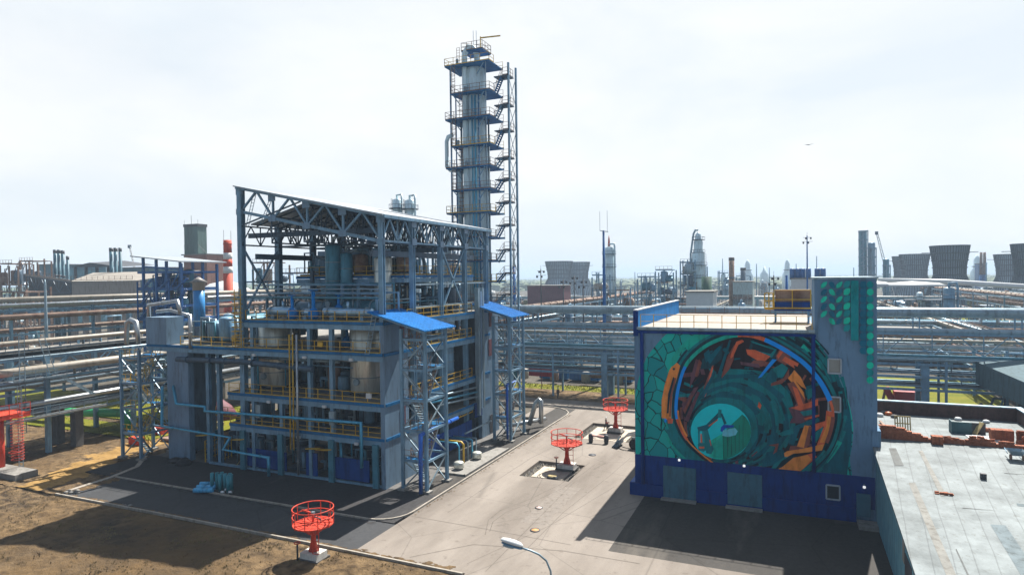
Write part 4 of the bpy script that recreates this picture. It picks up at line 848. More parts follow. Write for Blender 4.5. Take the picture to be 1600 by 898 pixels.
# thin ring segments
nR=len(ringc)
band('blu',seg(ringc,-3,11),5,5); band('tg',seg(ringc,11,24),5.5,6); band('ro',seg(ringc,24,30),6); band('blu',seg(ringc,30,51),6.5,8); band('ro',seg(ringc,51,56),4); band('br',seg(ringc,56,64),6)
band('ro',seg(ringc,-11,-3),4); band('org',seg(ringc,-22,-11),2.2); band('org',seg(ringoff(-3),-10,0),3); band('teal',seg(ringoff(4),66,82),4)
# bright opening with excavator arm
C_=[(1127+47*math.cos(k*.1745),672.5+43.5*math.sin(k*.1745)) for k in range(36)]
fan('cy',C_,(1127,672))
low=[(1160,646),(1165,650),(1170,657),(1173,665),(1174,674),(1172,685),(1167,695),(1158,704),(1147,711),(1135,715.5),(1123,715.5),(1110,712),(1113,700),(1112,690),(1128,677),(1140,665)]
fan('gr',low,(1142,690)); mp_('mint',[(1112,686),(1129,676),(1130,716),(1118,715),(1109,711)])
mp_('tg',[(1114,692),(1129,679),(1129,714),(1115,713)])
for x in (1131,1137,1143,1149,1155,1161): mp_('dk',[(x,672+(x-1131)*-.4),(x+.7,672+(x-1131)*-.4),(x+.7,714-(x-1131)*.45),(x,714-(x-1131)*.45)])
for p_ in ([(1126,635),(1160,646),(1145,656),(1138,642)],): mp_('teal',p_) if 0 else None
for c_,p_ in (('teal',[(1091,667),(1100,668),(1100,700),(1092,698)]),('cy',[(1094,672),(1098,672),(1098,690),(1094,690)]),('ro',[(1095,676),(1097,676),(1098,690),(1095,690)]),('teal',[(1100,666),(1105,664),(1112,690),(1116,700),(1112,708),(1104,706),(1101,690)]),
 ('tm',[(1090,666),(1104,662),(1122,644),(1124,638),(1128,640),(1126,648),(1108,668),(1102,672),(1091,670)]),('ro',[(1107,664),(1122,653),(1122,655),(1110,664)]),('teal',[(1123,638),(1128,639),(1127,652),(1122,650)]),('tm',[(1126,645),(1129,644),(1136,660),(1132,662)]),
 ('deep',[(1126,672),(1127,666),(1131,662),(1148,663),(1146,666),(1133,668),(1131,674)]),('pale',[(1130,671),(1142,668),(1149,667),(1153,672),(1150,678),(1138,681),(1129,679)]),('teal',[(1091,692),(1102,690),(1106,700),(1100,704),(1092,701)]),('ro',[(1093,696),(1101,696),(1101,699),(1093,699)]),('ro',[(1109,686),(1110,685),(1112,694),(1111,695)])): mp_(c_,p_)
# leaf pattern on the tower
def leaf(x,y,c,kind):
    if kind=='r': p_=[(x-5,y-3.5),(x-1,y-5.5),(x+3,y-3),(x+5,y+2),(x+5,y+5),(x+1,y+5),(x-3,y+2.5)]
    elif kind=='l': p_=[(x+5,y-5.5),(x+4.5,y-1),(x+2,y+3),(x-2,y+5),(x-5,y+5),(x-4.5,y),(x-1,y-4)]
    elif kind=='b': p_=[(x+5,y-5.5),(x+5,y+1),(x+2,y+5),(x-4,y+5.5),(x-5.5,y+4),(x-5,y-2),(x-1,y-5.2)]
    elif kind=='s': p_=[(x-6,y-6.2),(x+6,y-6.2),(x+6,y+5.6),(x-6,y+5.6)]
    else: p_=[(x+5.6*math.cos(k*.6283)*1,y+5.6*math.sin(k*.6283)) for k in range(10)]
    if kind=='d': p_=[(x+5.4,y-5),(x+5.4,y+5),(x+2,y+5.6),(x-3,y+4.8),(x-5.6,y),(x-3,y-4.8),(x+1,y-5.4)]
    mp_(c,p_,.0002)
NOCLIP[0]=True
for i in range(5): leaf(1287,445+i*11.3,'mint' if i%2==0 else 'leafd','l')
for i in range(6): leaf(1299.5,445+i*11.3,'leafd' if i%2==0 else 'mint','r')
for i in range(6): leaf(1311,445+i*11.3,'mint' if i%2==0 else 'leafd','l')
for i in range(7): leaf(1323,444+i*11.3,'mint' if i%2==1 else 'leafm','b')
for i in range(8): leaf(1335,444.5+i*11.6,'leafm','s')
for i in range(10): leaf(1347.5,444.5+i*11.4,'leafd','d')
for i in range(14): leaf(1359,444.5+i*11.4,'mint' if i%2==1 else 'leafm','o')
mur.build('mural',[MC[k] for k in MK],MBD)
# ------------------------------------------------------------ low building at the right
LB=thing('low_building','low building with weathered pale blue wall and silvery felt roof','building',(12,40,0))
felt=bpy.data.materials.new('silver_felt'); felt.use_nodes=True
def felt_nodes():
    n=felt.node_tree.nodes; l=felt.node_tree.links; b=n['Principled BSDF']; b.inputs['Roughness'].default_value=.7; b.inputs['Specular IOR Level'].default_value=.3
    g=n.new('ShaderNodeNewGeometry'); a=n.new('ShaderNodeTexNoise'); a.inputs['Scale'].default_value=.5; a.inputs['Detail'].default_value=9; a.inputs['Roughness'].default_value=.68; l.new(g.outputs['Position'],a.inputs['Vector'])
    r=n.new('ShaderNodeValToRGB'); r.color_ramp.elements[0].position=.35; r.color_ramp.elements[1].position=.68; r.color_ramp.elements[0].color=(.09,.11,.115,1); r.color_ramp.elements[1].color=(.205,.24,.25,1); l.new(a.outputs['Fac'],r.inputs[0])
    w=n.new('ShaderNodeTexWave'); w.wave_profile='SAW'; w.inputs['Scale'].default_value=.30; w.inputs['Distortion'].default_value=.5; w.inputs['Detail'].default_value=1
    mp=n.new('ShaderNodeMapping'); mp.inputs['Rotation'].default_value=(0,0,R(4)); l.new(g.outputs['Position'],mp.inputs[0]); l.new(mp.outputs[0],w.inputs['Vector'])
    r2=n.new('ShaderNodeValToRGB'); r2.color_ramp.elements[0].position=.0; r2.color_ramp.elements[1].position=.09; r2.color_ramp.elements[0].color=(.55,.56,.57,1); r2.color_ramp.elements[1].color=(1,1,1,1); l.new(w.outputs['Fac'],r2.inputs[0])
    x=n.new('ShaderNodeMixRGB'); x.blend_type='MULTIPLY'; x.inputs[0].default_value=1; l.new(r.outputs[0],x.inputs[1]); l.new(r2.outputs[0],x.inputs[2])
    a2=n.new('ShaderNodeTexNoise'); a2.inputs['Scale'].default_value=3.5; a2.inputs['Detail'].default_value=6; l.new(g.outputs['Position'],a2.inputs['Vector']); r3=n.new('ShaderNodeValToRGB'); r3.color_ramp.elements[0].position=.32; r3.color_ramp.elements[1].position=.4; r3.color_ramp.elements[0].color=(.6,.57,.52,1); r3.color_ramp.elements[1].color=(1,1,1,1); l.new(a2.outputs['Fac'],r3.inputs[0])
    y=n.new('ShaderNodeMixRGB'); y.blend_type='MULTIPLY'; y.inputs[0].default_value=.6; l.new(x.outputs[0],y.inputs[1]); l.new(r3.outputs[0],y.inputs[2]); l.new(y.outputs[0],b.inputs['Base Color'])
    bp=n.new('ShaderNodeBump'); bp.inputs['Strength'].default_value=.5; bp.inputs['Distance'].default_value=.03; l.new(a.outputs['Fac'],bp.inputs['Height']); l.new(bp.outputs[0],b.inputs['Normal'])
felt_nodes()
peel=mat('peeling_blue_plaster',(.07,.22,.30),.85,0,.2,1.1,col2=(.13,.30,.36),bump=.4)
lx0=6.35
def rzz(y): return 6.6+(y-62.4)*.1
def slab(m,x0,x1,y0,y1,f,th):
    k=len(m.v); m.v+=[(x0,y0,f(y0)),(x1,y0,f(y0)),(x1,y1,f(y1)),(x0,y1,f(y1)),(x0,y0,f(y0)-th),(x1,y0,f(y0)-th),(x1,y1,f(y1)-th),(x0,y1,f(y1)-th)]
    for qd in ((0,1,2,3),(7,6,5,4),(4,5,1,0),(5,6,2,1),(6,7,3,2),(7,4,0,3)): m.face(tuple(k+i for i in qd))
    return m
slab(MB(),lx0-.25,40,22,63.5,rzz,.14).build('roof',felt,LB)
m=MB(); k=0; m.v+=[(lx0,22,0),(lx0,62.0,0),(lx0,62.0,rzz(62)-.14),(lx0,22,rzz(22)-.14),(lx0+.4,22,0),(lx0+.4,62.0,0),(lx0+.4,62.0,rzz(62)-.14),(lx0+.4,22,rzz(22)-.14)]
for qd in ((3,2,1,0),(4,5,6,7),(0,1,5,4),(1,2,6,5),(2,3,7,6),(3,0,4,7)): m.face(qd)
m.build('wall',peel,LB)
m=MB()
m.box(lx0+.4,40,61.6,62.0,0,rzz(62)-.15); m.build('wall',peel,LB)
MB().box(lx0-.04,lx0,43.6,46.0,0,3.6).build('door',dark,LB); MB().box(lx0-.05,lx0,46.2,46.9,2.8,4.2).build('stain',conc,LB)
fp=[mat('felt_patch_pale',(.19,.192,.178),.9,0,.2,1.2),mat('felt_patch_blue',(.15,.185,.20),.9,0,.2,1.2,spec=.1),mat('felt_patch_dark',(.07,.08,.08),.8,0,.3,1.5)]
for i,(x,y,w_,l_,a_) in enumerate(((7.6,47,.5,14,0),(11.2,44,.9,9,1),(13.5,52,4.5,.5,1),(9.3,56.5,.35,9,0),(12.6,40,.6,8,0),(8.6,41,.12,7,2),(10.2,50.5,2.2,.18,2),(15.5,46.5,2.6,.35,2),(16.5,56,.8,9,1),(7.2,59,.6,4,2),(14.2,57.6,1.8,.2,2),(11,38.5,1.2,.1,0))):
    m=MB(); z_=.012+i*.002; m.v+=[(x,y-l_/2,rzz(y-l_/2)+z_),(x+w_,y-l_/2+.2,rzz(y-l_/2+.2)+z_),(x+w_*.95,y+l_/2,rzz(y+l_/2)+z_),(x+.05,y+l_/2-.1,rzz(y+l_/2-.1)+z_)]; m.face((0,1,2,3)); m.build('felt_patch',fp[a_],LB)
# back roof with parapets and brick wall
brick_sh=mat('brick_shaded',(.075,.04,.035),.9,0,.3,3,bump=.3)  # brick tone darkened to paint shade onto the rear parapet and block
MB().box(mt1+.1,26,63.4,76.2,0,6.35).build('rear_block',brick_sh,LB)
MB().box(mt1+.12,25.8,63.8,75.9,6.35,6.45).build('rear_roof',felt,LB)
for a in ((mt1+.1,20.1,75.8,76.2,6.45,7.7),(19.7,20.1,50,75.8,6.0,7.7)):
    MB().box(*a).build('parapet',brick_sh,LB); MB().box(a[0]-.08,a[1]+.08,a[2]-.08,a[3]+.08,a[5],a[5]+.12).build('coping',tealp if 0 else galv,LB)
# broken brick wall: real brick courses
q=random.Random(11); m=MB()
x=mt1+.35
while x<26:
    top=7.75 if x<7.9 else (7.75-(x-7.9)*.33 if x<10.6 else 6.85)+ (q.random()<.3)*.15
    z=6.47; k=0
    while z<top:
        m.box(x+(.13 if k%2 else 0),x+.24+(.13 if k%2 else 0),63.25,63.65,z,z+.11); z+=.125; k+=1
    x+=.26
m.build('brick_wall',brick,label='broken red brick wall stub crossing the roofs, lowest towards its right end',cat='wall')
def bricks(x,y,z,nx,ny,nz_,label,loose=0,seed=1):
    q=random.Random(seed); t=thing('brick_stack',label,'bricks',(x,y,z))
    for i in range(nx):
        for j in range(ny):
            m=MB()
            for k in range(nz_-(q.random()<loose)*q.randint(0,nz_-1)):
                a=q.uniform(-.02,.02)*(1+3*loose); m.box(x+i*.27+a,x+i*.27+.25+a,y+j*.14+a,y+j*.14+.12+a,z+k*.085,z+k*.085+.075)
            if m.v: m.build('brick',brick,t)
    return t
pz6=6.45
def rp6(px,py): return G(px,py,6.47)
p=rp6(1558,688); bricks(p.x-.4,p.y,pz6,6,6,11,'neat block of red bricks standing on the rear roof')
p=rp6(1534,674); bricks(p.x-.5,p.y,pz6,7,4,4,'low pallet of red bricks next to the white board',.4)
p=rp6(1590,692); bricks(p.x-.2,p.y-1,pz6,7,5,14,'tall ragged brick pile at the right edge of the picture',.6,3)
p=G(1472,700,6.9); bricks(p.x-.3,62.7,6.65,3,5,8,'square brick pier on the seam between both roofs')
for px,n_,lab in ((1483,4,'loose bricks stacked on the wall right behind the brick pier'),(1495,3,'loose bricks on the wall, second heap from the pier'),(1508,2,'few bricks lying flat on the wall in the middle'),(1526,6,'two upright brick stacks on the wall'),(1541,4,'row of loose bricks on the wall below the white board'),(1568,3,'small heap of bricks on the wall near the wheelbarrow')):
    p=G(px,692,7.0); bricks(p.x-.4,63.3,6.95,4,2,n_,lab,.5,px)
p=G(1472,779,5.3); bricks(p.x-.4,p.y,rzz(p.y)+.0,4,2,2,'little scatter of broken bricks on the near silvery roof',.5,9)
p=G(1410,690,6.4); bricks(p.x-.2,p.y,rzz(p.y)+.0,3,1,1,'three bricks lying on the near roof by the wall',.2,19)
def pallet(x,y,z,label):
    t=thing('pallet',label,'pallet',(x,y,z))
    for i in range(7): m=MB(); m.bar((x+i*.2,y,z+.05),(x+i*.2,y+.35,z+1.3),.1,.03); m.build('slat',wood,t)
    for h in (0,.5,1.): m=MB(); m.bar((x-.05,y+.03+h*.35,z+.07+h*1.2),(x+1.25,y+.03+h*.35,z+.07+h*1.2),.06,.1); m.build('crossbar',wood,t)
    return t
p=rp6(1399,672); pallet(p.x,p.y,pz6,'wooden pallet leaning upright on the rear roof')
p=rp6(1393,679); m=MB(); m.v+=[(p.x,p.y,pz6+.02),(p.x+1.9,p.y-.3,pz6+.02),(p.x+1.3,p.y+.5,pz6+.4),(p.x+.4,p.y+.5,pz6+.45),(p.x+.9,p.y+.1,pz6+.25)]; [m.face(f_) for f_ in ((0,1,4),(1,2,4),(2,3,4),(3,0,4))]; m.build('tarpaulin',mat('green_tarp',(.05,.55,.25),.6),label='crumpled bright green tarpaulin at the foot of the pallet',cat='tarpaulin')
p=rp6(1487,676); t=thing('steel_container','open dark teal metal box with planks on the rear roof','container',(p.x,p.y,pz6))
dt=mat('dark_teal',(.02,.09,.11),.6); MB().box(p.x,p.x+1.5,p.y,p.y+.08,pz6,pz6+1.05).build('side_panel',dt,t); MB().box(p.x,p.x+.08,p.y+.08,p.y+1.2,pz6,pz6+1.05).build('side_panel',dt,t); MB().box(p.x+1.5,p.x+2.6,p.y+.3,p.y+.38,pz6,pz6+1.0).build('side_panel',dark,t)
m=MB(); m.bar((p.x+1.7,p.y-.1,pz6+.1),(p.x+2.3,p.y+.2,pz6+1.1),.5,.06); m.build('plank',wood,label='tan plank leaning on the open teal box',cat='plank')
p=rp6(1515,686); MB().box(p.x,p.x+2.2,p.y,p.y+1.6,pz6,pz6+.08).build('insulation_board',white,label='white insulation board lying on the rear roof',cat='board')
p=rp6(1497,660); 
def sack(px,py,s,mt_,label,nm='sack',cat='sack'):
    p=rp6(px,py); MB().lathe([(.05,0),(s,.05),(s*1.1,s*.5),(s*.8,s*.95),(.05,s*1.1)],(p.x,p.y,pz6),12).build(nm,mt_,label=label,cat=cat)
sack(1497,656,.3,white,'white sack behind the open teal box'); sack(1541,660,.28,white,'white bundle on the rear roof before the brick pallet'); sack(1374,650,.35,white,'white bag leaning by the tower corner'); sack(1388,648,.35,mat('orange_bucket',(.5,.12,.03),.5),'orange tub on the rear roof near the tower','tub','tub')
sack(1381,646,.3,conc,'pale cement bag next to the orange tub'); sack(1399,643,.55,rust,'heap of rusty scrap beside the parapet','scrap_heap','scrap'); sack(1397,652,.3,concd,'grey bag below the rusty scrap heap')
p=rp6(1385,668); m=MB(); m.bar((p.x,p.y,pz6+.05),(p.x-.3,p.y+2.2,pz6+.2),.2,.08); m.build('beam',rust,label='short rusty beam lying on the rear roof',cat='beam')
# wheelbarrow
p=G(1586,714,6.6); z=rzz(p.y); t=thing('wheelbarrow','grey wheelbarrow with two wheels below the brick pile','wheelbarrow',(p.x,p.y,z))
m=MB(); m.v+=[(p.x-.25,p.y-.3,z+.35),(p.x+.35,p.y-.3,z+.35),(p.x+.35,p.y+.3,z+.35),(p.x-.25,p.y+.3,z+.35),(p.x-.5,p.y-.5,z+.75),(p.x+.6,p.y-.5,z+.75),(p.x+.6,p.y+.5,z+.75),(p.x-.5,p.y+.5,z+.75)]
for qd in ((3,2,1,0),(0,1,5,4),(1,2,6,5),(2,3,7,6),(3,0,4,7)): m.face(qd)
m.build('tray',galv,t); 
for dx in (-.35,.45): MB().lathe([(.02,-.05),(.22,-.05),(.22,.05),(.02,.05)],(p.x+dx,p.y-.3,z+.24),16,'x').build('wheel',rust,t)
for dx in (-.4,.5): m=MB(); m.tube([(p.x+dx,p.y+.3,z+.35),(p.x+dx,p.y+1.1,z+.6)],.03,6); m.build('handle',steel,t)
p=G(1538,748,6.0); MB().box(p.x-.2,p.x+.15,p.y,p.y+.35,rzz(p.y),rzz(p.y)+.42).build('roof_vent',dark,label='small dark square vent standing on the near silvery roof',cat='vent')
# ------------------------------------------------------------ red monitor towers
def monitor(x,y,h,label,scale=1.,stub=True,par=None,z0=0):
    t=thing('monitor_tower',label,'fire monitor platform',(x,y,z0)); s=scale; a=h
    MB().box(x-.78*s,x+.78*s,y-.62*s,y+.62*s,z0-.1,z0+.45).build('base',conc if 0 else mat('white_concrete',(.55,.54,.50),.8,0,.12,2),t)
    MB().lathe([(.38*s,0),(.2*s,.7),(.17*s,a-.5),(.26*s,a)],(x,y,z0+.5),14).build('pillar',red,t)
    zz=z0+.5+a
    m=MB().lathe([(.3,.04),(1.5*s,0.04),(1.5*s,.13),(.3,.13)],(x,y,zz),24)
    for rr in (.45,.75,1.05,1.3): m.ring((x,y,zz+.14),rr*s,.025,20,0,4)
    for k in range(12): an=k*.5236; m.bar((x+.3*math.cos(an),y+.3*math.sin(an),zz+.15),(x+1.45*s*math.cos(an),y+1.45*s*math.sin(an),zz+.15),.05)
    m.sm=[False]*len(m.f); m.build('platform',red,t)
    m=MB(); m.tube([(x+.5,y+.3,zz+.15),(x+.6,y+.1,zz+.5),(x+.2,y-.1,zz+.7)],.05,6); m.build('hose',dark,t); MB().box(x-.95*s,x+.95*s,y-.75*s,y+.75*s,z0-.12,z0+.02).build('footing',concd,t)
    m=MB(); 
    for k in range(5): an=k*1.2566; m.bar((x+.25*math.cos(an),y+.25*math.sin(an),zz-.7),(x+1.1*s*math.cos(an),y+1.1*s*math.sin(an),zz),.1)
    m.build('bracket',red,t)
    m=MB(); m.ring((x,y,zz+1.3),1.52*s,.045,22); m.ring((x,y,zz+.72),1.52*s,.04,22)
    for k in range(10): an=k*.6283; m.bar((x+1.5*s*math.cos(an),y+1.5*s*math.sin(an),zz),(x+1.5*s*math.cos(an),y+1.5*s*math.sin(an),zz+1.3),.05)
    m.build('guard_rail',red,t)
    m=MB(); m.tube([(x,y,zz+.1),(x,y,zz+.8),(x-.2,y-.1,zz+.95),(x-.75,y-.35,zz+1.15)],.1,8,r2=.06); m.build('nozzle',red,t)
    MB().box(x-.12,x+.12,y-.12,y+.12,zz+.85,zz+1.0).build('gear_box',galv,t)
    MB().ladder((x+.35,y-.5,z0+.5),(x+.35,y-.5,zz),(.5,.1,0),.42,.045).build('ladder',red,t)
    m=MB(); m.tube([(x-.75*s,y-.9*s,z0),(x-.75*s,y-.9*s,z0+1.2)],.07,8); m.build('valve_post',dark,t); m=MB(); m.ring((x-.75*s,y-.9*s,z0+1.3),.22,.04,14); m.build('hand_wheel',red,t)
    return t
monitor(-33.35,38.3,1.95,'red round monitor platform on a white base in the brown earth')
p=G(886,730); monitor(p.x,p.y,2.1,'red round monitor platform rising from the near rubble pit',1.15)
p=G(962,673); monitor(p.x,p.y,2.4,'red round monitor platform behind the loader, the farthest of the yard',1.1)
# left edge big red platform
t=thing('monitor_tower','tall red platform tower with ladder cut by the left picture edge','fire monitor platform',(-81.5,42.5,0))
MB().lathe([(.55,0),(.5,6)],(-81.2,42.6,0),18).build('pillar',red,t); MB().box(-84,-79.2,40.5,44.8,6.0,6.4).build('platform',red,t); MB().rail([(-84,40.5,6.4),(-79.2,40.5,6.4),(-79.2,44.8,6.4)],1.2,1.2,.06).build('guard_rail',red,t)
MB().ladder((-79.4,43.6,0.2),(-79.4,43.6,9.5),(.6,.1,0),.4,.06).build('ladder',galv,t); m=MB(); m.ring((-78.3,42.6,2.5),.55,.03,12)
for k in range(16): m.ring((-78.5,43,1.6+k*.33),.6,.025,10)
m.build('ladder_cage',red,t); MB().box(-83.5,-76,41.3,43.6,-.1,.55).build('base',conc,t); m=MB(); m.tube([(-82,42,6.4),(-82,42,7.6),(-80.6,41.6,8.3)],.2,10); m.build('nozzle',red,t)
# ------------------------------------------------------------ street lamp at the bottom
t=thing('street_lamp','grey street lamp with white-topped head leaning over the yard','street lamp',(-7.59,20.5,0))
MB().lathe([(.12,0),(.085,9.6),(.085,10.3),(.03,10.7)],(-7.59,20.5,0),14).build('pole',steel,t)
m=MB(); m.tube([(-7.59,20.5,10.5),(-7.62,20.49,10.95),(-7.75,20.44,11.3),(-7.98,20.34,11.52),(-8.25,20.24,11.65),(-8.55,20.12,11.75)],.035,10); m.build('arm',galv,t)
def head(x0,z0,x1,z1,y0,y1,wid,zoff,h,mt_,nm):
    m=MB(); a=Vector((x0,y0,z0)); b=Vector((x1,y1,z1)); d=(b-a); ax=d.normalized(); sd=ax.cross(Vector((0,0,1))).normalized(); up=sd.cross(ax)
    if up.z<0: up=-up
    n=8; prof=[(0,.35),(.12,.8),(.35,1),(.7,.95),(.92,.7),(1,.3)]; k0=len(m.v)
    for (t_,w_) in prof:
        for j in range(n+1):
            th=math.pi*j/n; m.v.append(tuple(a+d*t_+sd*math.cos(th)*wid*w_+up*(zoff+math.sin(th)*h*w_)))
    for i in range(len(prof)-1):
        for j in range(n): k=k0+i*(n+1)+j; m.face((k,k+1,k+n+2,k+n+1),True)
        m.face((k0+i*(n+1)+n,k0+i*(n+1),k0+(i+1)*(n+1),k0+(i+1)*(n+1)+n))
    m.face(tuple(k0+j for j in range(n+1))[::-1]); m.face(tuple(k0+(len(prof)-1)*(n+1)+j for j in range(n+1)))
    return m.build(nm,mt_,t)
head(-8.5,11.76,-9.2,12.0,20.14,19.85,.15,.03,.13,white,'lamp_cover'); head(-8.5,11.76,-9.15,11.99,20.14,19.87,.14,-.06,.07,mat('lamp_body_blue',(.12,.24,.36),.4),'lamp_body'); head(-8.75,11.84,-9.1,11.95,20.04,19.88,.1,-.12,.05,mat('lamp_lens',(.6,.62,.6),.2),'lens')

# ------------------------------------------------------------ loader, person, pipes bundle, gates
def wheel(t,x,y,z,r,w,ax='y'):
    o=MB().lathe([(r*.6,-w/2),(r*.95,-w/2),(r,-w*.3),(r,w*.3),(r*.95,w/2),(r*.6,w/2)],(x,y,z),20,ax).build('wheel',rubber,t); h=MB().lathe([(.05,-w*.4),(r*.58,-w*.4),(r*.58,w*.4),(.05,w*.4)],(x,y,z),16,ax).build('rim',galv,t); h.parent=o; return o
lx,ly=-17.6,77.6; t=thing('wheel_loader','dark wheel loader with raised arms and open bucket beside the building','loader',(lx,ly,0))
for dx,r_ in ((0,.62),(2.6,.8)):
    for dy in (-.85,.85): wheel(t,lx+dx,ly+dy,r_,r_,.45)
m=MB(); m.box(lx-.4,lx+3.4,ly-.5,ly+.5,.7,1.3); m.box(lx+1.9,lx+3.6,ly-.55,ly+.55,1.3,2.0); m.build('body',mat('loader_grey',(.06,.07,.08),.4,.2),t)
m=MB(); m.box(lx+.7,lx+1.9,ly-.6,ly+.6,2.75,2.9)
for a in ((.75,-.55),(1.85,-.55),(.75,.55),(1.85,.55)): m.bar((lx+a[0],ly+a[1],1.3),(lx+a[0],ly+a[1],2.8),.08)
m.build('cab',dark,t); MB().box(lx+.78,lx+1.82,ly-.53,ly+.53,1.75,2.7).build('cab_glass',glass,t)
for dy in (-.55,.55): m=MB(); m.bar((lx+.9,ly+dy,2.0),(lx-1.0,ly+dy,1.5),.14,.24); m.bar((lx-1.0,ly+dy,1.5),(lx-1.9,ly+dy,.6),.14,.22); m.build('lift_arm',silver,t)
m=MB(); k=0
pr=[(-1.8,.9),(-1.75,.3),(-2.0,.08),(-2.75,.05)]
for dy in (-1.1,1.1):
    for a in pr: m.v.append((lx+a[0],ly+dy,a[1]+.05))
for i in range(3): m.face((i,i+1,i+5,i+4))
m.face((0,1,2,3)); m.face((7,6,5,4)); m.build('bucket',steeld,t)
for i in range(5): m=MB(); m.bar((lx-1.95,ly-.8+i*.4,1.2),(lx-2.6,ly-.8+i*.4,.1),.06); m.build('fork_tine',galv,t)
# low trestle with two dark rests
p=G(937,692); t=thing('work_trestle','low red and white trestle between dark stands beside the pit','trestle',(p.x,p.y,0))
for dx in (-1.15,.85): MB().lathe([(.25,0),(.3,.3),(.32,.9),(.15,1.15)],(p.x+dx,p.y,0),10).build('stand',dark,t)
MB().bar((p.x-1,p.y,.9),(p.x+.8,p.y,.85),.25,.2).build('crossbeam',mat('red_white',(.5,.12,.08),.6,0,.2,2,col2=(.6,.5,.45)),t)
def person(x,y,z,h,face,label,shirt,trous,pose=0):
    t=thing('person',label,'person',(x,y,z))
    s=h/1.75; V=[(0,0,.95),(0,0,1.15),(0,0,1.38),(0,0,1.5),(0,-.01,1.63),(-.1,0,.9),(-.12,-.1-.1*pose,.5),(-.12,.08,.08),(-.12,-.08,.04),(.1,0,.9),(.12,.12,.5),(.12,.28,.1),(.12,.14,.04),(-.2,0,1.4),(-.27,.05,1.14),(-.25,-.12,.92),(.2,0,1.4),(.27,-.04,1.14),(.24,-.18,.92)]
    Ed=[(0,1),(1,2),(2,3),(3,4),(0,5),(5,6),(6,7),(7,8),(0,9),(9,10),(10,11),(11,12),(2,13),(13,14),(14,15),(2,16),(16,17),(17,18)]
    Rr=[.14,.13,.16,.06,.1,.1,.075,.055,.05,.1,.075,.055,.05,.07,.05,.04,.07,.05,.04]
    me=bpy.data.meshes.new('body'); ca,sa=math.cos(face),math.sin(face)
    me.from_pydata([((a*ca-b*sa)*s,(a*sa+b*ca)*s,c*s) for a,b,c in V],Ed,[]); o=bpy.data.objects.new('body',me); COL.objects.link(o); o.parent=t; me.materials.append(trous); me.materials.append(shirt); me.materials.append(mat('skin',(.35,.2,.14),.6))
    md=o.modifiers.new('skin','SKIN'); sub=o.modifiers.new('sub','SUBSURF'); sub.levels=1; sub.render_levels=1
    for i,v in enumerate(me.skin_vertices[0].data): v.radius=(Rr[i]*s,Rr[i]*s); v.use_root=(i==0)
    dg=bpy.context.evaluated_depsgraph_get(); me2=bpy.data.meshes.new_from_object(o.evaluated_get(dg)); o.modifiers.clear(); o.data=me2
    if len(me2.materials)<3:
        me2.materials.clear(); [me2.materials.append(k) for k in (trous,shirt,MATS['skin'])]
    for pg in me2.polygons: zc=pg.center.z/s; pg.material_index=0 if zc<.98 else (1 if zc<1.46 else 2); pg.use_smooth=True
    MB().lathe([(.125,0),(.12,.07),(.07,.13),(.01,.14)],(x,y,z+1.66*s),12).build('helmet',white,t)
    return t
p=G(872,622); person(p.x,p.y,0,1.8,.8,'person in dark work clothes walking along the far road',mat('dark_jacket',(.05,.03,.03),.8),mat('dark_trousers',(.03,.03,.04),.8))
p=G(947,668); person(p.x,p.y,-.3,1.75,2.2,'person in dark clothes standing inside the far pit',mat('maroon_jacket',(.10,.03,.03),.8),mat('black_trousers',(.02,.02,.03),.8),1)
# bundle of ducts on the ground
q=random.Random(4); tp=mat('teal_tube',(.03,.22,.28),.45,.2); bp_=mat('blue_wrap',(.06,.35,.62),.5)
for i in range(7): x,y=G(322+i*6.4,768+(i%3)*2).xy; x=G(324,768).x+i*.36; y=46.85+(i%3)*.28; MB().lathe([(.19,0),(.19,1.7),(.15,1.7),(.15,.1)],(x,y,.03),14).build('duct_section',tp,label='upright teal duct section in the bundle on the black grit',cat='duct')
MB().lathe([(.28,0),(.28,1.7),(.24,1.7),(.24,.1)],(G(360,768).x,G(360,768).y,.03),16).build('duct_section',tp,label='single upright teal duct section standing apart on the right',cat='duct')
for i in range(6):
    x,y=G(303+i*5,770-(i%3)*5).xy; m=MB(); m.tube([(x,y,.28),(x+.9,y+.35,.3)],.24,12); m.build('wrapped_pipe_piece',bp_,label='bright blue wrapped pipe piece lying left of the duct bundle',cat='pipe piece')
for i in range(3):
    x,y=G(345+i*6,772-(i%2)*4).xy; m=MB(); m.tube([(x,y,.2),(x+.3,y+.2,.2)],.17,12); m.build('elbow_piece',silver,label='small silver elbow piece lying between the ducts',cat='pipe piece')
for i,(a,b) in enumerate((((321,722),(341,712)),((342,724),(362,714)))):
    p=G(*a); r_=G(*b); t=thing('fence_panel',['thin yellow grid fence panel before the plant, left leaf','thin yellow grid fence panel before the plant, right leaf'][i],'fence',(p.x,p.y,0))
    m=MB()
    for k in range(5): c=p.lerp(r_,k/4); m.bar((c.x,c.y,0),(c.x,c.y,2.5),.05 if k%4 else .09)
    m.build('post',yel,t); m=MB()
    for h in (.3,.9,1.5,2.1,2.5): m.bar((p.x,p.y,h),(r_.x,r_.y,h),.05)
    m.build('rail',yel,t)
m=MB(); p=G(367,730); m.bar((p.x,p.y,0),(p.x+.7,p.y+.7,1.3),.06); m.bar((p.x+.9,p.y,0),(p.x+.7,p.y+.7,1.3),.05); m.build('ladder',wood,label='small plank ladder leaning by the dark doorway',cat='ladder')
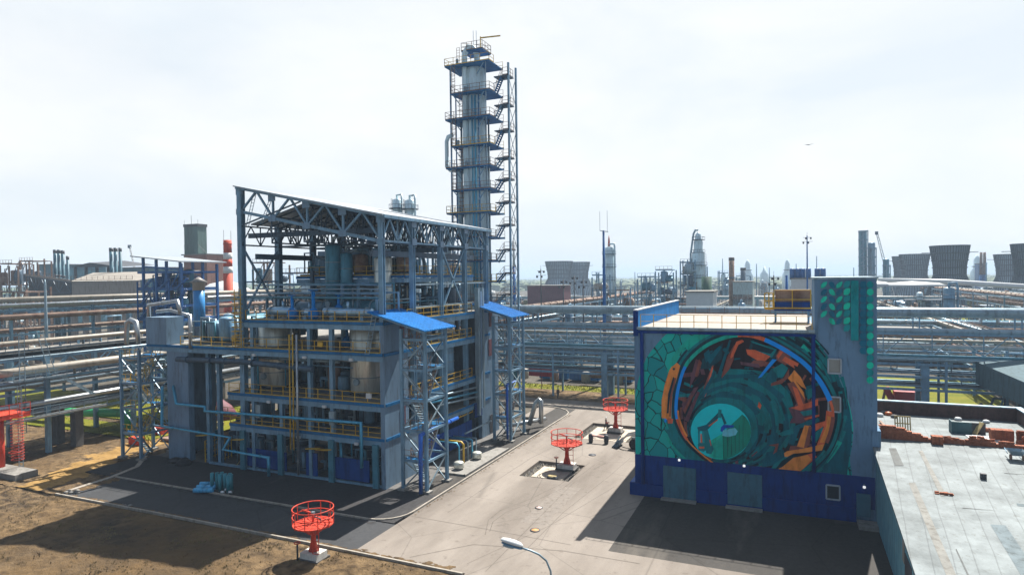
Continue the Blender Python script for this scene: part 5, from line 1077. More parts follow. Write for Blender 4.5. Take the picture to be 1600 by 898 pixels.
# loose stones and clods scattered in the earth
m=MB(); q=random.Random(8)
for i in range(500):
    x=q.uniform(-75,-22); y=q.uniform(29,40); s=q.uniform(.02,.08); k=len(m.v)
    for a in range(5): m.v.append((x+s*math.cos(a*1.256)*q.uniform(.7,1.3),y+s*math.sin(a*1.256),-.08))
    m.v.append((x,y,s*.7+.02))
    for a in range(5): m.face((k+a,k+(a+1)%5,k+5))
o=m.build('clods',earth)
m2=MB(); q=random.Random(88)
for i in range(2600):
    cx_=q.uniform(-76,-22); y=q.uniform(29,39.9)
    if noise.noise(Vector((cx_*.3,y*.3,9)))<.08: continue
    for j in range(4):
        x=cx_+q.uniform(-.12,.12); yy=y+q.uniform(-.1,.1); h_=q.uniform(.05,.17); m2.poly([(x-.03,yy,-.02),(x+.03,yy,-.02),(x+q.uniform(-.08,.08),yy+q.uniform(-.08,.08),h_)])
o2=m2.build('dry_weeds',mat('dry_weed',(.16,.135,.05),.9,0,.3,2)); o2['kind']='stuff'; o2['label']='sparse dry weeds on the brown earth'
o['kind']='stuff'; o['label']='small clods scattered over the brown earth'
q=random.Random(12)
def debris(px,py,s,label,mt_=conc):
    p=G(px,py); m=MB(); 
    for i in range(7): a=q.uniform(0,6); d=q.uniform(0,s*2); r_=q.uniform(.4,1)*s; m.lathe([(.02,0),(r_,.02),(r_*.7,r_*.5),(.02,r_*.7)],(p.x+d*math.cos(a)*1.6,p.y+d*math.sin(a),0.02),6)
    m.build('debris_heap',mt_,label=label,cat='debris')
debris(112,770,.35,'pale broken concrete at the left end of the long kerb'); debris(193,790,.22,'small white debris heap by the access road edge'); debris(285,706,.7,'dark gravel heap against the left wall panel',cinder); debris(280,722,1.0,'low dark gravel heap on the black grit',cinder)
# ------------------------------------------------------------ pipe racks
pal=[galv,silver,creamp,tealp,rust,steel,galv,steeld]
def rack(x0,y0,x1,y1,levels,width,label,where,npipes,seed,post=.45,step=12,rr=(.1,.34),mt_=steel,pcol=None,truss=False,kw='z'):
    q=random.Random(seed); a=Vector((x0,y0,0)); b=Vector((x1,y1,0)); d=(b-a); L=d.length; d.normalize(); s=Vector((d.y,-d.x,0))
    t=thing('pipe_rack',label,'pipe rack',((x0+x1)/2,(y0+y1)/2,0)); n=max(1,round(L/step)); top=max(levels)
    for i in range(n+1):
        c=a+d*(L*i/n); m=MB()
        for w in (-.5,.5): p=c+s*width*w; m.bar((p.x,p.y,0),(p.x,p.y,top+.2),post)
        for z in levels: p=c-s*width*.5; r_=c+s*width*.5; m.bar((p.x,p.y,z-.25),(r_.x,r_.y,z-.25),post*.8)
        m.build('support_frame',mt_,t)
    for z in levels:
        for w in (-.5,.5):
            p=a+s*width*w; r_=b+s*width*w; m=MB()
            if truss and z==top: m.truss((p.x,p.y,z),(r_.x,r_.y,z),(p.x,p.y,z-2.6),(r_.x,r_.y,z-2.6),n*4,.22,True,.13)
            else: m.bar((p.x,p.y,z-.35),(r_.x,r_.y,z-.35),.2,.35)
            m.build('side_beam',mt_,t)
    for z in levels:
        for i in range(npipes):
            w=-.45+.9*(i+.5)/npipes+q.uniform(-.02,.02); r=q.uniform(*rr)*(1.4 if q.random()<.2 else 1); p=a+s*width*w; r_=b+s*width*w; e0=q.uniform(-2,2); e1=q.uniform(-2,2)
            pts=[p-d*e0+Vector((0,0,z+r)),r_+d*e1+Vector((0,0,z+r))]
            if q.random()<.35:
                f=q.uniform(.2,.8); c=p.lerp(r_,f); h=q.uniform(.8,1.8); zz=z+r
                pts=[pts[0],c+Vector((0,0,zz)),c+Vector((0,0,zz+h)),c+d*3+Vector((0,0,zz+h)),c+d*3+Vector((0,0,zz)),pts[1]]
            flanges(MB().tube(pts,r,8),pts,r,5.5,i).build('pipeline',q.choice(pcol or pal),label=where,cat='pipe',group=where,order=kw)
    return t
# bridge crossing behind the yard
bc=[steel,galv,steel,steeld,steeld,tealp]
rack(-62,109,78,109,[4.6,6.4,8.2],5.2,'long grey pipe bridge crossing behind the yard and painted building','pipe in the bundles of the bridge behind the yard',12,1,post=.0001 if 0 else .3,step=11.6,pcol=bc,rr=(.07,.15))
for x in (-52.5,-29.5,-6.5,17.2,41,65): 
    for y in (107,111.3): MB().box(x-.5,x+.5,y-.45,y+.45,0,8).build('bridge_pier',steel,label='sturdy grey pier under the long pipe bridge',cat='pier',order='x')
t=thing('walkway_truss','open truss walkway on top of the pipe bridge','truss',(0,107,9))
for y in (106.4,111.6):
    m=MB(); m.truss((-60,y,12.1),(78,y,12.1),(-60,y,9.2),(78,y,9.2),46,.2,True,.12); m.build('truss',steel,t)
m=MB(); m.rail([(-60,106.3,9.0),(78,106.3,9.0)],1.1,2,.05); m.build('railing',galv,t); MB().box(-60,78,106.4,107.4,8.7,8.85).build('walkway',mat('walkway_blue',(.10,.28,.45),.5),t)
for i,(z,y,r,mt_,lb) in enumerate(((15.1,108.5,.72,galv,'fattest grey pipe carried high above the pipe bridge'),(12.55,107,.42,galv,'second fat grey pipe on top of the bridge truss'),(9.1,106.2,.22,tealp,'pale teal pipe along the walkway edge of the bridge'),(11.0,109,.25,creamp,'cream pipe inside the bridge truss, upper one'),(10.1,110,.3,silver,'silver pipe inside the bridge truss, lower one'),(11.6,110.6,.2,rust,'rusty pipe inside the bridge truss'))):
    MB().tube([(-62,y,z),(78,y,z)],r,12).build('pipeline',mt_,label=lb,cat='pipe')
for i in range(12): x=-56+i*12; m=MB(); m.bar((x,108.5,12.2),(x,108.5,14.5),.16); m.bar((x+.8,108.5,12.2),(x+.8,108.5,14.5),.16); m.bar((x-.4,108.5,14.45),(x+1.2,108.5,14.45),.3,.12); m.build('pipe_stand',steel,label='short stand carrying the fattest pipe above the bridge',cat='pipe stand',order='x')
# left rack running away from the viewer
wl='pipe on the left elevated rack beside the plant'
rack(-88.5,16,-88.5,106,[4.9,8.2,11.8],8,'tall pipe rack running away along the left side of the plant',wl,11,2,post=.5,step=11,rr=(.08,.2),pcol=[galv,steel,steeld,galv,silver,creamp,dark],truss=True,kw='z')
for y in (31,53.3,76,98):
    for x in (-84.6,-88.4): MB().box(x-.55,x+.55,y-.5,y+.5,0,4.6).build('rack_pier',concd,label='stout dark pier under the left pipe rack',cat='pier')
for x,z,r,mt_,lb in ((-84.3,10.5,.5,creamp,'fat pale pipe along the near side of the left rack, middle height'),(-84.1,6.4,.34,silver,'shiny silver pipe along the near side of the left rack, lowest'),(-84.4,13.9,.3,creamp,'cream pipe along the top edge of the left rack')):
    MB().tube([(x,14,z),(x,104,z)],r,12).build('pipeline',mt_,label=lb,cat='pipe')
for i in range(8): MB().tube([(-84.3,30+i*9,10.5-.0),(-84.3,30+i*9,10.5-.95)],.28,8).build('pipe_shoe',conc,label='short pipe support under the fat pale pipe',cat='pipe support') if i<0 else None
rack(-125,24,-125,190,[4,8.5,12.6,16.6],9,'second pipe rack farther left behind the first','pipe on the farther rack at the left',7,3,post=.4,step=14,rr=(.1,.3),pcol=[creamp,rust,steeld,galv,rust,dark,steel],kw='z')
for x,z,r,mt_,lb in ((-121,18.2,.45,creamp,'long cream pipe highest on the farther left rack'),(-120,17.3,.32,silver,'silver pipe just under the highest cream one'),(-120,15.3,.5,rust,'thick rusty brown pipe on the farther left rack')):
    MB().tube([(x,18,z),(x,190,z)],r,12).build('pipeline',mt_,label=lb,cat='pipe')
t=thing('rack_walkway','pale flat walkway with thin railing along the top of the left rack','walkway',(-88,60,13)); MB().box(-90,-86.2,16,104,12.5,12.7).build('deck',mat('walkway_pale',(.20,.19,.17),.8,0,.25,.5),t); MB().rail([(-86.2,16,12.7),(-86.2,104,12.7)],1.1,2.5,.05).build('railing',steeld,t)
# tapered grey pole and access ladders at the left
p=PX(72,505,-93); MB().lathe([(.22,0),(.2,p.z-12),(.12,0.1+PX(72,443,-93).z-12),(.02,PX(72,440,-93).z-11.7)],(p.x,p.y,12),12).build('vent_pole',galv,label='pointed pale vent pole standing on the left rack',cat='pole')
t=thing('access_stair','light steel ladder stair hanging on the left rack','stair',(-83.5,47,5))
MB().ladder((-83.6,46.2,3.2),(-83.6,46.2,15),(0,.6,0),.4,.07).build('ladder',galv,t); MB().ladder((-83.5,49.5,9.8),(-83.3,48.0,15.2),(0,.7,0),.4,.07).build('ladder',galv,t); MB().stair((-83.4,54.5,6.6),(-83.4,50.5,9.5),(.7,0,0)).build('stair_flight',galv,t); MB().box(-84,-82.6,45,51,9.4,9.5).build('platform',galv,t); MB().rail([(-82.6,45,9.5),(-82.6,51,9.5)],1.1,1.2,.06).build('railing',galv,t); MB().rail([(-82.6,44,5),(-82.6,56,5)],1.1,1.5,.06).build('railing',galv,t); MB().box(-84,-82.6,44,56,4.8,4.95).build('platform',conc,t)
MB().tube([(-108,61,1.4),(-96,61.5,1.8),(-87.5,61.8,2.3),(-86.8,61.8,2.1),(-86.6,61.9,.2)],.62,14).build('pipeline',greenp,label='fat bright green pipe bending down under the left rack',cat='pipe')
sc=mat('white_sheeting',(.45,.44,.44),.8,0,.2,1.5,bump=.8)
m=MB(); q=random.Random(3); k=0
for j in range(7):
    for i in range(12): th=math.pi*i/11; m.v.append((-88+j*.95+q.uniform(-.15,.15),70+1.9*math.cos(th)+q.uniform(-.15,.15),(2.3+q.uniform(-.2,.2))*math.sin(th)))
for j in range(6):
    for i in range(11): k=j*12+i; m.face((k,k+1,k+13,k+12))
m.build('covered_heap',sc,label='big heap under crumpled white sheeting behind the left rack',cat='heap')
MB().lathe([(2.6,0),(1.5,1.8),(.1,3)],(-80,72,0),12).build('scrap_pile',maroon,label='dark red pointed scrap pile behind the left stair tower',cat='scrap')
q=random.Random(44)
for i in range(16):
    x=q.uniform(-82,-71); y=q.uniform(56,78); MB().box(x,x+q.uniform(.5,2.2),y,y+q.uniform(.4,1.2),0,q.uniform(.3,1.3)).build('crate',q.choice([wood,conc,rust,creamp,red]),label='discarded crate among the clutter behind the left stair tower',cat='crate')
# ------------------------------------------------------------ blue frame unit with sloping roof
bx,by_=-86.,88.
def bl(px,py,Y=84): return PY(px,py,Y)
t=thing('blue_unit','deep blue steel frame unit with pale sloping roof, left of the plant','process unit',(-103,84,0))
xa=bl(224,420).x; xb=bl(283,420).x; z0=bl(265,500).z; zr0=bl(222,400).z; zr1=bl(312,408).z
for fx in (0,.35,.62,1):
    for y in (84,92): x=xa+(xb-xa)*fx; MB().box(x-.2,x+.2,y-.2,y+.2,0,zr0+(zr1-zr0)*fx-.3).build('column',bluef,t)
ZL=[bl(265,v).z for v in (500,478,452,425)]
for z in ZL:
    m=MB(); 
    for y in (84,92): m.bar((xa-1.5,y,z),(xb,y,z),.3,.4)
    for fx in (0,.35,.62,1): x=xa+(xb-xa)*fx; m.bar((x,84,z),(x,92,z),.25,.35)
    m.build('beam',bluef,t)
    if z<ZL[3]: MB().box(xa-1.5,xb,84,92,z+.2,z+.3).build('deck',bluef,t); MB().rail([(xa-1.5,83.9,z+.3),(xb,83.9,z+.3)],1.1,1.3,.07).build('railing',bluef,t)
m=MB(); m.v+=[(xa-2,82.8,zr0+.1),(xb+1,82.8,zr1+.1),(xb+1,93.5,zr1+.1),(xa-2,93.5,zr0+.1),(xa-2,82.8,zr0-.1),(xb+1,82.8,zr1-.1),(xb+1,93.5,zr1-.1),(xa-2,93.5,zr0-.1)]
for qd in ((0,1,2,3),(7,6,5,4),(4,5,1,0),(5,6,2,1),(6,7,3,2),(7,4,0,3)): m.face(qd)
m.build('roof',roofm,t)
m=MB(); m.bar((xa,84,zr0-2),(xb,84,zr1-1.4),.25,.3); m.bar((xb-3,84,ZL[2]),(xb,84,zr1-1),.18); m.bar((xa+1,84,ZL[0]),(xa+4,84,ZL[2]),.15); m.bar((xa+4,84,ZL[0]),(xa+1,84,ZL[2]),.15); m.build('brace',bluef,t)
q=random.Random(9)
for i in range(22): x=q.uniform(xa,xb-1); z=q.choice(ZL[:3]); MB().vessel((x,q.uniform(85,90),z+.3),q.uniform(.5,1.0),q.uniform(1.8,4),'z',12).build('vessel',q.choice([bluef,tealp,steeld,bluet]),t)
for i in range(84): x=q.uniform(xa,xb-2); y=q.uniform(84.3,91); z=q.choice(ZL[:3])+.3; h=q.uniform(1,2.8); MB().tube([(x,y,z),(x,y,z+h),(x+q.uniform(1,3),y,z+h)],.12,6).build('pipe',q.choice([bluef,tealp,galv]),t)
for i in range(3):
    for k in range(3): x0_=xa-1+i*4.5+k*.4; m=MB(); m.stair((x0_,83.6,ZL[k]),(x0_+3,83.6,ZL[k+1] if k<2 else ZL[2]+2),(0,.4,0)); m.build('stair_flight',bluef,t)
for x0_ in (xa-1.5,xa+3,xa+7): MB().bar((x0_,83.8,0),(x0_,83.8,ZL[2]+1.5),.2).build('column',bluef,t)
YS=70; p=PY(311,478,YS); zt=PY(311,442,YS).z; r_=(PY(320,460,YS).x-PY(303,460,YS).x)/2*.72
t=thing('blue_silo','bright blue cylinder with conical cap behind the left wing','silo',(p.x,YS,p.z-3)); MB().lathe([(r_,0),(r_,zt-p.z+2)],(p.x,YS,p.z-3),20).build('shell',mat('silo_blue',(.01,.20,.50),.4),t); MB().lathe([(r_*1.05,0),(r_*1.05,1.1),(r_*1.6,1.2),(.1,2.0)],(p.x,YS,zt-1.1),20).build('cap',mat('cap_grey',(.25,.24,.23),.6),t); MB().box(p.x-1,p.x+1,YS-1,YS+1,0,p.z-3).build('plinth',steeld,t)
# warehouse with open gable
def bld(nm,x0,x1,y0,y1,h,mt_,label,roof=None,z0=0,win=0,parts=True):
    t=thing(nm,label,'building',((x0+x1)/2,y0,0)); MB().box(x0,x1,y0,y1,z0,h).build('wall',mt_,t); MB().box(x0-.3,x1+.3,y0-.3,y1+.3,h,h+.35).build('roof',roof or conc,t)
    for i in range(win): x=x0+(x1-x0)*(i+.5)/win; MB().box(x-.8,x+.8,y0-.06,y0,h*.55,h*.75).build('window',glass,t)
    MB().box(x0+(x1-x0)*.1,x0+(x1-x0)*.1+1.6,y0-.06,y0,0,2.4).build('door',steeld,t); return t
a=PY(112,440,128); b=PY(209,440,128); c=PY(40,431,128); zb=PY(150,462,128).z
t=thing('warehouse','long beige raised warehouse with a dark open gable end','building',((a.x+b.x)/2,128,0))
MB().box(a.x,b.x+2,128,128.6,zb,a.z).build('wall',beige,t)
for i in range(6): x=a.x+(b.x-a.x)*i/5; MB().box(x-.6,x+.6,127.8,129,0,zb+.02).build('column',beige,t)
m=MB(); zt=PY(100,432,128).z+.5; m.v+=[(a.x-.5,127.6,a.z+.1),(b.x+2,127.6,a.z+.1),(b.x+2,150,zt+1),(c.x,150,zt+1)]; m.face((0,1,2,3)); m.build('roof',mat('warehouse_roof',(.24,.22,.19),.8,0,.2,.3),t)
m=MB(); m.v+=[(c.x,129,PY(40,430,128).z),(a.x,128.5,a.z),(a.x,128.5,zb-3),(c.x,129,zb-3)]; m.face((0,3,2,1)); m.build('gable_shade',dark,t)  # dark sheet standing in for the shade inside the open gable
m=MB(); m.bar((c.x,127.8,PY(40,430,128).z+.2),(a.x+.3,127.8,a.z+.2),.3,.6); m.build('gable_beam',beige,t); m=MB(); m.truss((c.x,127.7,PY(40,432,128).z),(a.x,127.7,a.z-.3),(c.x,127.7,zb+1),(a.x,127.7,zb+1),8,.2,True,.15); m.build('gable_truss',steeld,t); m=MB(); m.rail([(c.x,127.6,PY(40,430,128).z+.4),(a.x,127.6,a.z+.4),(b.x,127.6,a.z+.4)],1.2,2.5,.08); m.build('roof_railing',rust,t)
def stack(px,ytop,Y,r,label,mt_=tealst,base=0,bands=True):
    p=PY(px,ytop,Y); t=thing('chimney_stack',label,'chimney',(p.x,Y,base)); MB().lathe([(r*1.05,0),(r,p.z-base-.01),(r*.8,p.z-base)],(p.x,Y,base),16).build('shaft',mt_,t)
    if bands: MB().lathe([(r*1.12,0),(r*1.12,.7)],(p.x,Y,base+(p.z-base)*.7),16).build('band',steeld,t); MB().lathe([(r*1.08,0),(r*1.08,1.2)],(p.x,Y,p.z-1.3),16).build('rim',dark,t)
    return t
for i,(x,y,r_) in enumerate(((86,390,.62),(92,390,.6),(98,391,.55),(105.5,400,.48))): stack(x,y,150,r_,'dark teal stack in the left group of four')
for i,(x,y,r_) in enumerate(((173.5,387,.62),(180.5,387,.6),(187.5,387,.52))): stack(x,y,150,r_,'dark teal stack in the group of three above the beige warehouse')
p=PY(59,414,190); r_=PY(84,414,190); bld('building',p.x,r_.x,190,215,p.z,tealst,'teal sheet-clad hall behind the left group of stacks')
p=PY(190,419,190); r_=PY(232,420,190); bld('building',p.x,r_.x,190,215,p.z,tealst,'teal hall behind the group of three stacks')
t=thing('canopy','dark flat canopy on posts above the beige warehouse','canopy',(PY(156,420,160).x,160,0)); a=PY(117,415,160); b=PY(197,415,160); m=MB(); m.v+=[(a.x,158,a.z-.6),(b.x,158,b.z-.4),(b.x,172,b.z+.4),(a.x,172,a.z+.2),((a.x+b.x)/2-3,158,a.z+.9),((a.x+b.x)/2-3,172,a.z+1.9)]
for f_ in ((0,1,4),(0,4,5,3),(4,1,2,5),(3,2,1,0),(3,5,2)): m.face(f_)
m.build('roof',dark,t)
for i in range(5):
    x=a.x+2+(b.x-a.x-4)*i/4; MB().box(x-.4,x+.4,158.5,159.3,0,a.z-.5).build('post',dark,t)
# brick tower building
a=PY(287,399,170); b=PY(323,399,170); t=thing('tower_building','pinkish building carrying a tall patina-green square tower','building',((a.x+b.x)/2,170,0))
MB().box(a.x,b.x,170,180,0,a.z).build('wall',pink,t); c=PY(291,351,172); d_=PY(312,351,172); MB().box(c.x,d_.x,171,175,a.z,c.z-1).build('tower',greenm,t); MB().box(c.x-.2,d_.x+.2,170.8,175.2,c.z-1,c.z).build('tower_cap',dark,t); MB().box(a.x-1,b.x+.3,169.7,180,a.z,a.z+.4).build('roof',conc,t)
m=MB(); m.bar((c.x+1.5,173,c.z),(c.x+1.5,173,c.z+3.4),.09); m.bar((c.x,171.2,c.z),(c.x,171.2,c.z+1.6),.07); m.bar((d_.x,171.2,c.z),(d_.x,171.2,c.z+1.6),.07); m.build('lightning_rod',dark,t); m=MB(); m.bar((c.x,171,a.z+4),(a.x-.7,171,a.z+.4),.08); m.bar((d_.x,171,a.z+4),(b.x-1,171,a.z+.4),.08); m.build('guy_wire',dark,t)
# red and white chimney
Y=122; t=thing('striped_chimney','red and white striped chimney left of the steel frame','chimney',(PY(357,460,Y).x,Y,0)); x=PY(357,460,Y).x; rw=(PY(364.5,460,Y).x-PY(350,460,Y).x)/2*.66
lv=[463,427,416.5,405,395,375]; zz=[PY(357,v,Y).z for v in lv]; zz[0]=0
redw=mat('chimney_red',(.55,.06,.02),.7,0,.12,.5); whw=mat('chimney_white',(.66,.67,.66),.7,0,.12,.5)
for i in range(5): f0=1.12-.04*i; MB().lathe([(rw*f0,0),(rw*(f0-.035),zz[i+1]-zz[i])],(x,Y,zz[i]),20).build('band',redw if i%2==0 else whw,t)
MB().lathe([(rw*.99,0),(rw*.99,.5)],(x,Y,zz[5]-1.2),20).build('rim',redw,t); m=MB(); m.bar((x-rw*1.2,Y,zz[5]-4),(x-rw*1.2,Y,zz[5]+2.6),.06); m.bar((x+rw*1.15,Y,zz[5]-4),(x+rw*1.15,Y,zz[5]+2.3),.06); m.build('lightning_rod',dark,t)
MB().lathe([(9,0),(7.8,2.5),(4.5,4.8),(.1,5.8)],(PY(352,455,150).x,150,PY(352,452,150).z-3),24).build('dome_tent',white,label='white domed tent roof behind the striped chimney',cat='tent')
# ------------------------------------------------------------ slim columns with platforms and generic units
def pcol_(x,Y,r,h,np_,label,mt_=colm,z0=0,lad=True,side=1,org=False):
    t=thing('process_column',label,'column',(0,0,0) if org else (x,Y,0)); MB().vessel((x,Y,z0),r,h,'z',18).build('shell',mt_,t)
    for i in range(np_):
        z=z0+h*(i+1)/(np_+.6)
        MB().lathe([(r,0),(r+.95,0),(r+.95,.14),(r,.14)],(x,Y,z),14,cap=False).build('platform',steeld,t); m=MB(); m.ring((x,Y,z+1.1),r+.9,.05,12)
        for k in range(8): m.bar((x+(r+.9)*math.cos(k*.785),Y+(r+.9)*math.sin(k*.785),z),(x+(r+.9)*math.cos(k*.785),Y+(r+.9)*math.sin(k*.785),z+1.1),.06)
        m.build('railing',steeld,t)
    m=MB(); m.tube([(x+side*(r+.45),Y-.3,z0+h*.1),(x+side*(r+.45),Y-.3,z0+h-.2),(x+side*(r+.3),Y,z0+h+1),(x,Y,z0+h+.9),(x,Y,z0+h-.2)],.22*r,8); m.build('riser_pipe',mt_,t)
    MB().ladder((x-side*(r+.2),Y-r*.5,z0+h*.1),(x-side*(r+.2),Y-r*.5,z0+h),(0,.5,0),.5,.07).build('ladder',steeld,t); return t
for px,yt,r_ in ((620,302,1.35),(640,303,1.5)):
    p=PY(px,yt,140); pcol_(p.x,140,r_*.85,p.z-1.4,9,'grey twin column with hooped top rising behind the truss roof')
p=PY(951.5,381,235); t_=pcol_(p.x,235,1.75,p.z-1,6,'lone blue-grey column with platforms beside the blue mast')
MB().lathe([(.5,0),(.3,2.5),(.05,4)],(p.x,235,p.z-.8),8).build('flare_tip',red,t_)
def frame_unit(x,y,w,d,h,nl,seed,label,tall=0,org=False,mt_=steel):
    q=random.Random(seed); t=thing('process_unit',label,'process unit',(0,0,0) if org else (x,y,0))
    m=MB()
    for a in (0,.5,1):
        for b in (0,1): m.bar((x+a*w,y+b*d,0),(x+a*w,y+b*d,h+q.uniform(-1.5,1)),.4)
    m.build('frame',mt_,t)
    for l in range(nl):
        z=h*(l+1)/nl-q.uniform(0,.4); w1=w*q.uniform(.6,1); MB().box(x,x+w1,y,y+d,z-.3,z).build('deck',q.choice([steeld,mt_,rust]),t); MB().rail([(x,y,z),(x+w1,y,z)],1.1,1.5,.09,mid=1).build('railing',q.choice([steeld,mt_,rust]),t)
        m=MB(); m.bar((x,y,z-h/nl),(x+w/2,y,z),.16); m.bar((x+w/2,y,z-h/nl),(x+w,y,z),.16); m.build('brace',mt_,t)
        for i in range(max(3,int(w/2))):
            r=q.uniform(.6,1.5); a=x+q.uniform(.1,.9)*w; b=y+q.uniform(0,.7)*d; z1=z if l<nl-1 else z; hh=min(q.uniform(2,5),h/nl*.9)
            (MB().vessel((a,b,z1-h/nl if z1-h/nl>0 else 0),r,hh,'z',12) if q.random()<.6 else MB().vessel((min(a,x+w-3),b,max(.8,z1-h/nl+r+.4)),r,3.4,'x',12)).build('vessel',q.choice([steel,galv,tealp,colm,creamp,rust,steeld]),t)
    for i in range(int(w*1.2)):
        a=x+q.uniform(0,1)*w; b=y+q.uniform(-.3,.4)*d; z=q.uniform(1,h); c=a+q.uniform(-4,4); MB().tube([(a,b,0),(a,b,z),(c,b,z),(c,b,max(0,z-q.uniform(1,4)))],q.uniform(.1,.22),6).build('pipe',q.choice([galv,steel,silver,creamp,tealp,rust]),t)
    for i in range(tall):
        a=x+w*(i+.6)/(tall+.3); r=q.uniform(.9,1.4); hh=h*q.uniform(1.15,1.45); MB().vessel((a,y+d*.5,0),r,hh,'z',14).build('tower',q.choice([colm,steel,galv]),t)
        for l in range(3): MB().lathe([(r,0),(r+.8,0),(r+.8,.15),(r,.15)],(a,y+d*.5,hh*(.5+.2*l)),12,cap=False).build('tower_platform',steeld,t)
    return t
def fu(px0,px1,yt,Y,seed,label,nl=4,tall=0,mt_=steel):
    a=PY(px0,yt,Y); b=PY(px1,yt,Y); return frame_unit(a.x,Y,b.x-a.x,max(6,(b.x-a.x)*.5),a.z,nl,seed,label,tall,mt_=mt_)
fu(925,946,428,215,1,'dense grey process unit just left of the lone column'); fu(962,985,452,200,2,'low process unit right of the lone column',3)
fu(996,1024,432,215,3,'open-topped process unit between the lone and the tall column'); fu(1024,1052,420,225,4,'bulky process unit with railing-topped roof',5)
fu(1063,1086,408,235,5,'tall lattice unit at the foot of the tall skyline column',6,0); fu(1080,1102,418,246,55,'second lattice unit behind the tall skyline column',5,0)
p=PY(1091,362,240); t=thing('process_column','tall stepped skyline column right of the roof parapet','column',(p.x,240,0)); z1_=PY(1091,397,240).z; z2_=PY(1091,378,240).z
MB().lathe([(2.3,0),(2.3,z1_),(1.6,z1_+1.5),(1.6,z2_),(1.15,z2_+1),(1.1,p.z-1.2),(.2,p.z)],(p.x,240,0),18).build('shell',colm,t)
for i in range(9):
    z=p.z-3-i*4.6; r=3.0 if z<z1_ else 2.3; MB().lathe([(1,0),(r,0),(r,.2),(1,.2)],(p.x,240,z),12,cap=False).build('platform',steeld,t); m=MB(); m.ring((p.x,240,z+1.1),r,.07,10); [m.bar((p.x+r*math.cos(k),240+r*math.sin(k),z),(p.x+r*math.cos(k),240+r*math.sin(k),z+1.1),.08) for k in range(6)]; m.build('railing',steeld,t)
m=MB(); m.tube([(p.x-2.6,239,5),(p.x-2.6,239,z1_),(p.x-1.6,239.5,z2_+3),(p.x-1.0,240,p.z+.6),(p.x,240,p.z+.6)],.35,8); m.build('riser_pipe',galv,t); m=MB(); m.ladder((p.x+2.4,238.6,4),(p.x+2.2,238.6,z1_),(.6,0,0),.6,.09); m.build('ladder',steeld,t)
fu(1122,1140,425,330,6,'hazy unit behind the painted building roof, left of the dark stack'); fu(1150,1172,430,330,7,'hazy unit behind the painted building roof, right of the dark stack'); stack(1143,402,260,1.0,'slim dark rusty stack above the painted building roof',rust); stack(1161,418,330,1.2,'short dark stack behind the painted building roof',steeld)
fu(0,28,410,125,8,'rusty process unit with railings at the far left edge',4,0,rust); fu(30,52,407,140,9,'second rusty process unit by the far left edge',4,0,rust); fu(2,40,455,100,19,'low rusty unit below the far left one',3,0,rust)
fu(620,660,350,165,11,'tall open grey unit seen through the steel frame',5,0); fu(668,720,385,150,12,'wide unit with yellow guards seen through the steel frame',4,1); fu(560,600,440,190,13,'low unit far behind the steel frame',3); fu(395,430,410,150,14,'dark unit behind the frame beside the striped chimney',4,0,rust); fu(440,560,425,135,15,'long dark unit behind the top deck',3,0,steeld)
a=PY(520,437,210); b=PY(612,437,210); bld('building',a.x,b.x,210,225,a.z,beige,'beige flat building glimpsed through the steel frame',win=8)
# twin lattice columns at the right skyline
for (x0,x1,yt,lb) in ((1342,1356,360,'taller of the twin scaffolded skyline towers'),(1357,1369,378,'shorter of the twin scaffolded skyline towers'),(1380,1391,404,'small stepped column right of the crane')):
    a=PY(x0,yt,420); b=PY(x1,yt,420); t=thing('process_column',lb,'column',(a.x,420,0)); w=b.x-a.x; MB().vessel((a.x+w/2,423,0),w*.47,a.z,'z',14).build('shell',tealp if x0!=1357 else steel,t)
    m=MB(); n_=int(a.z/5)
    for i in range(n_): z=5*(i+1); m.box(a.x,b.x,420,426,z-.4,z); 
    for xx in (a.x,b.x,(a.x+b.x)/2): m.bar((xx,420,0),(xx,420,n_*5),.5)
    for i in range(n_): z=5*i; m.bar((a.x,420,z),(b.x,420,z+5),.35)
    m.build('scaffold',steel,t)
# cranes, masts
def crane(px,yt,Y,label,lean=-6):
    p=PY(px,yt,Y); t=thing('crane',label,'crane',(p.x,Y,0)); m=MB(); m.truss((p.x-lean,Y,0),(p.x,Y,p.z),(p.x-lean+1.8,Y,0),(p.x+.8,Y,p.z),24,.35,False,.2); m.build('boom',white,t); MB().box(p.x-.6,p.x+1,Y-.6,Y+.6,p.z-1,p.z+.9).build('head',steeld,t); MB().box(p.x-lean-2,p.x-lean+4,Y-2,Y+3,0,3.5).build('cab',red,t)
crane(1369,364,430,'pale lattice crane leaning beside the twin towers',-9); crane(202,385,260,'faint pale crane behind the three teal stacks',-12)
def mast(px,yt,Y,r,label,mt_=bluef,top=None,zt2=None):
    p=PY(px,yt,Y); t=thing('lightning_mast',label,'mast',(p.x,Y,0)); MB().lathe([(r,0),(r*.75,p.z*.6),(r*.5,p.z)],(p.x,Y,0),12).build('pole',mt_,t)
    if top=='fork':
        m=MB(); m.bar((p.x-.75,Y,p.z),(p.x+.9,Y,p.z-.3),.12); m.bar((p.x-.72,Y,p.z),(p.x-.72,Y,p.z+3.7),.05); m.bar((p.x+.75,Y,p.z-.2),(p.x+.75,Y,p.z+3.8),.05); m.build('lightning_rod',steeld,t)
    if top=='lights':
        for k in range(4): MB().box(p.x-1.1+k*.6,p.x-.7+k*.6,Y-.5,Y-.1,p.z-2.2+(k%2)*1.2,p.z-1.7+(k%2)*1.2).build('floodlight',dark,t)
        m=MB(); m.bar((p.x-1.3,Y,p.z-1.6),(p.x+1.4,Y,p.z-1.6),.08); m.bar((p.x-1.0,Y,p.z-.5),(p.x+1.0,Y,p.z-.5),.08); m.bar((p.x,Y,p.z),(p.x,Y,p.z+.9),.06); m.build('lamp_frame',steeld,t)
    if top=='white': MB().lathe([(r*.55,0),(.12,PY(px,zt2,Y).z-p.z)],(p.x,Y,p.z),10).build('upper_pole',white,t)
    return t
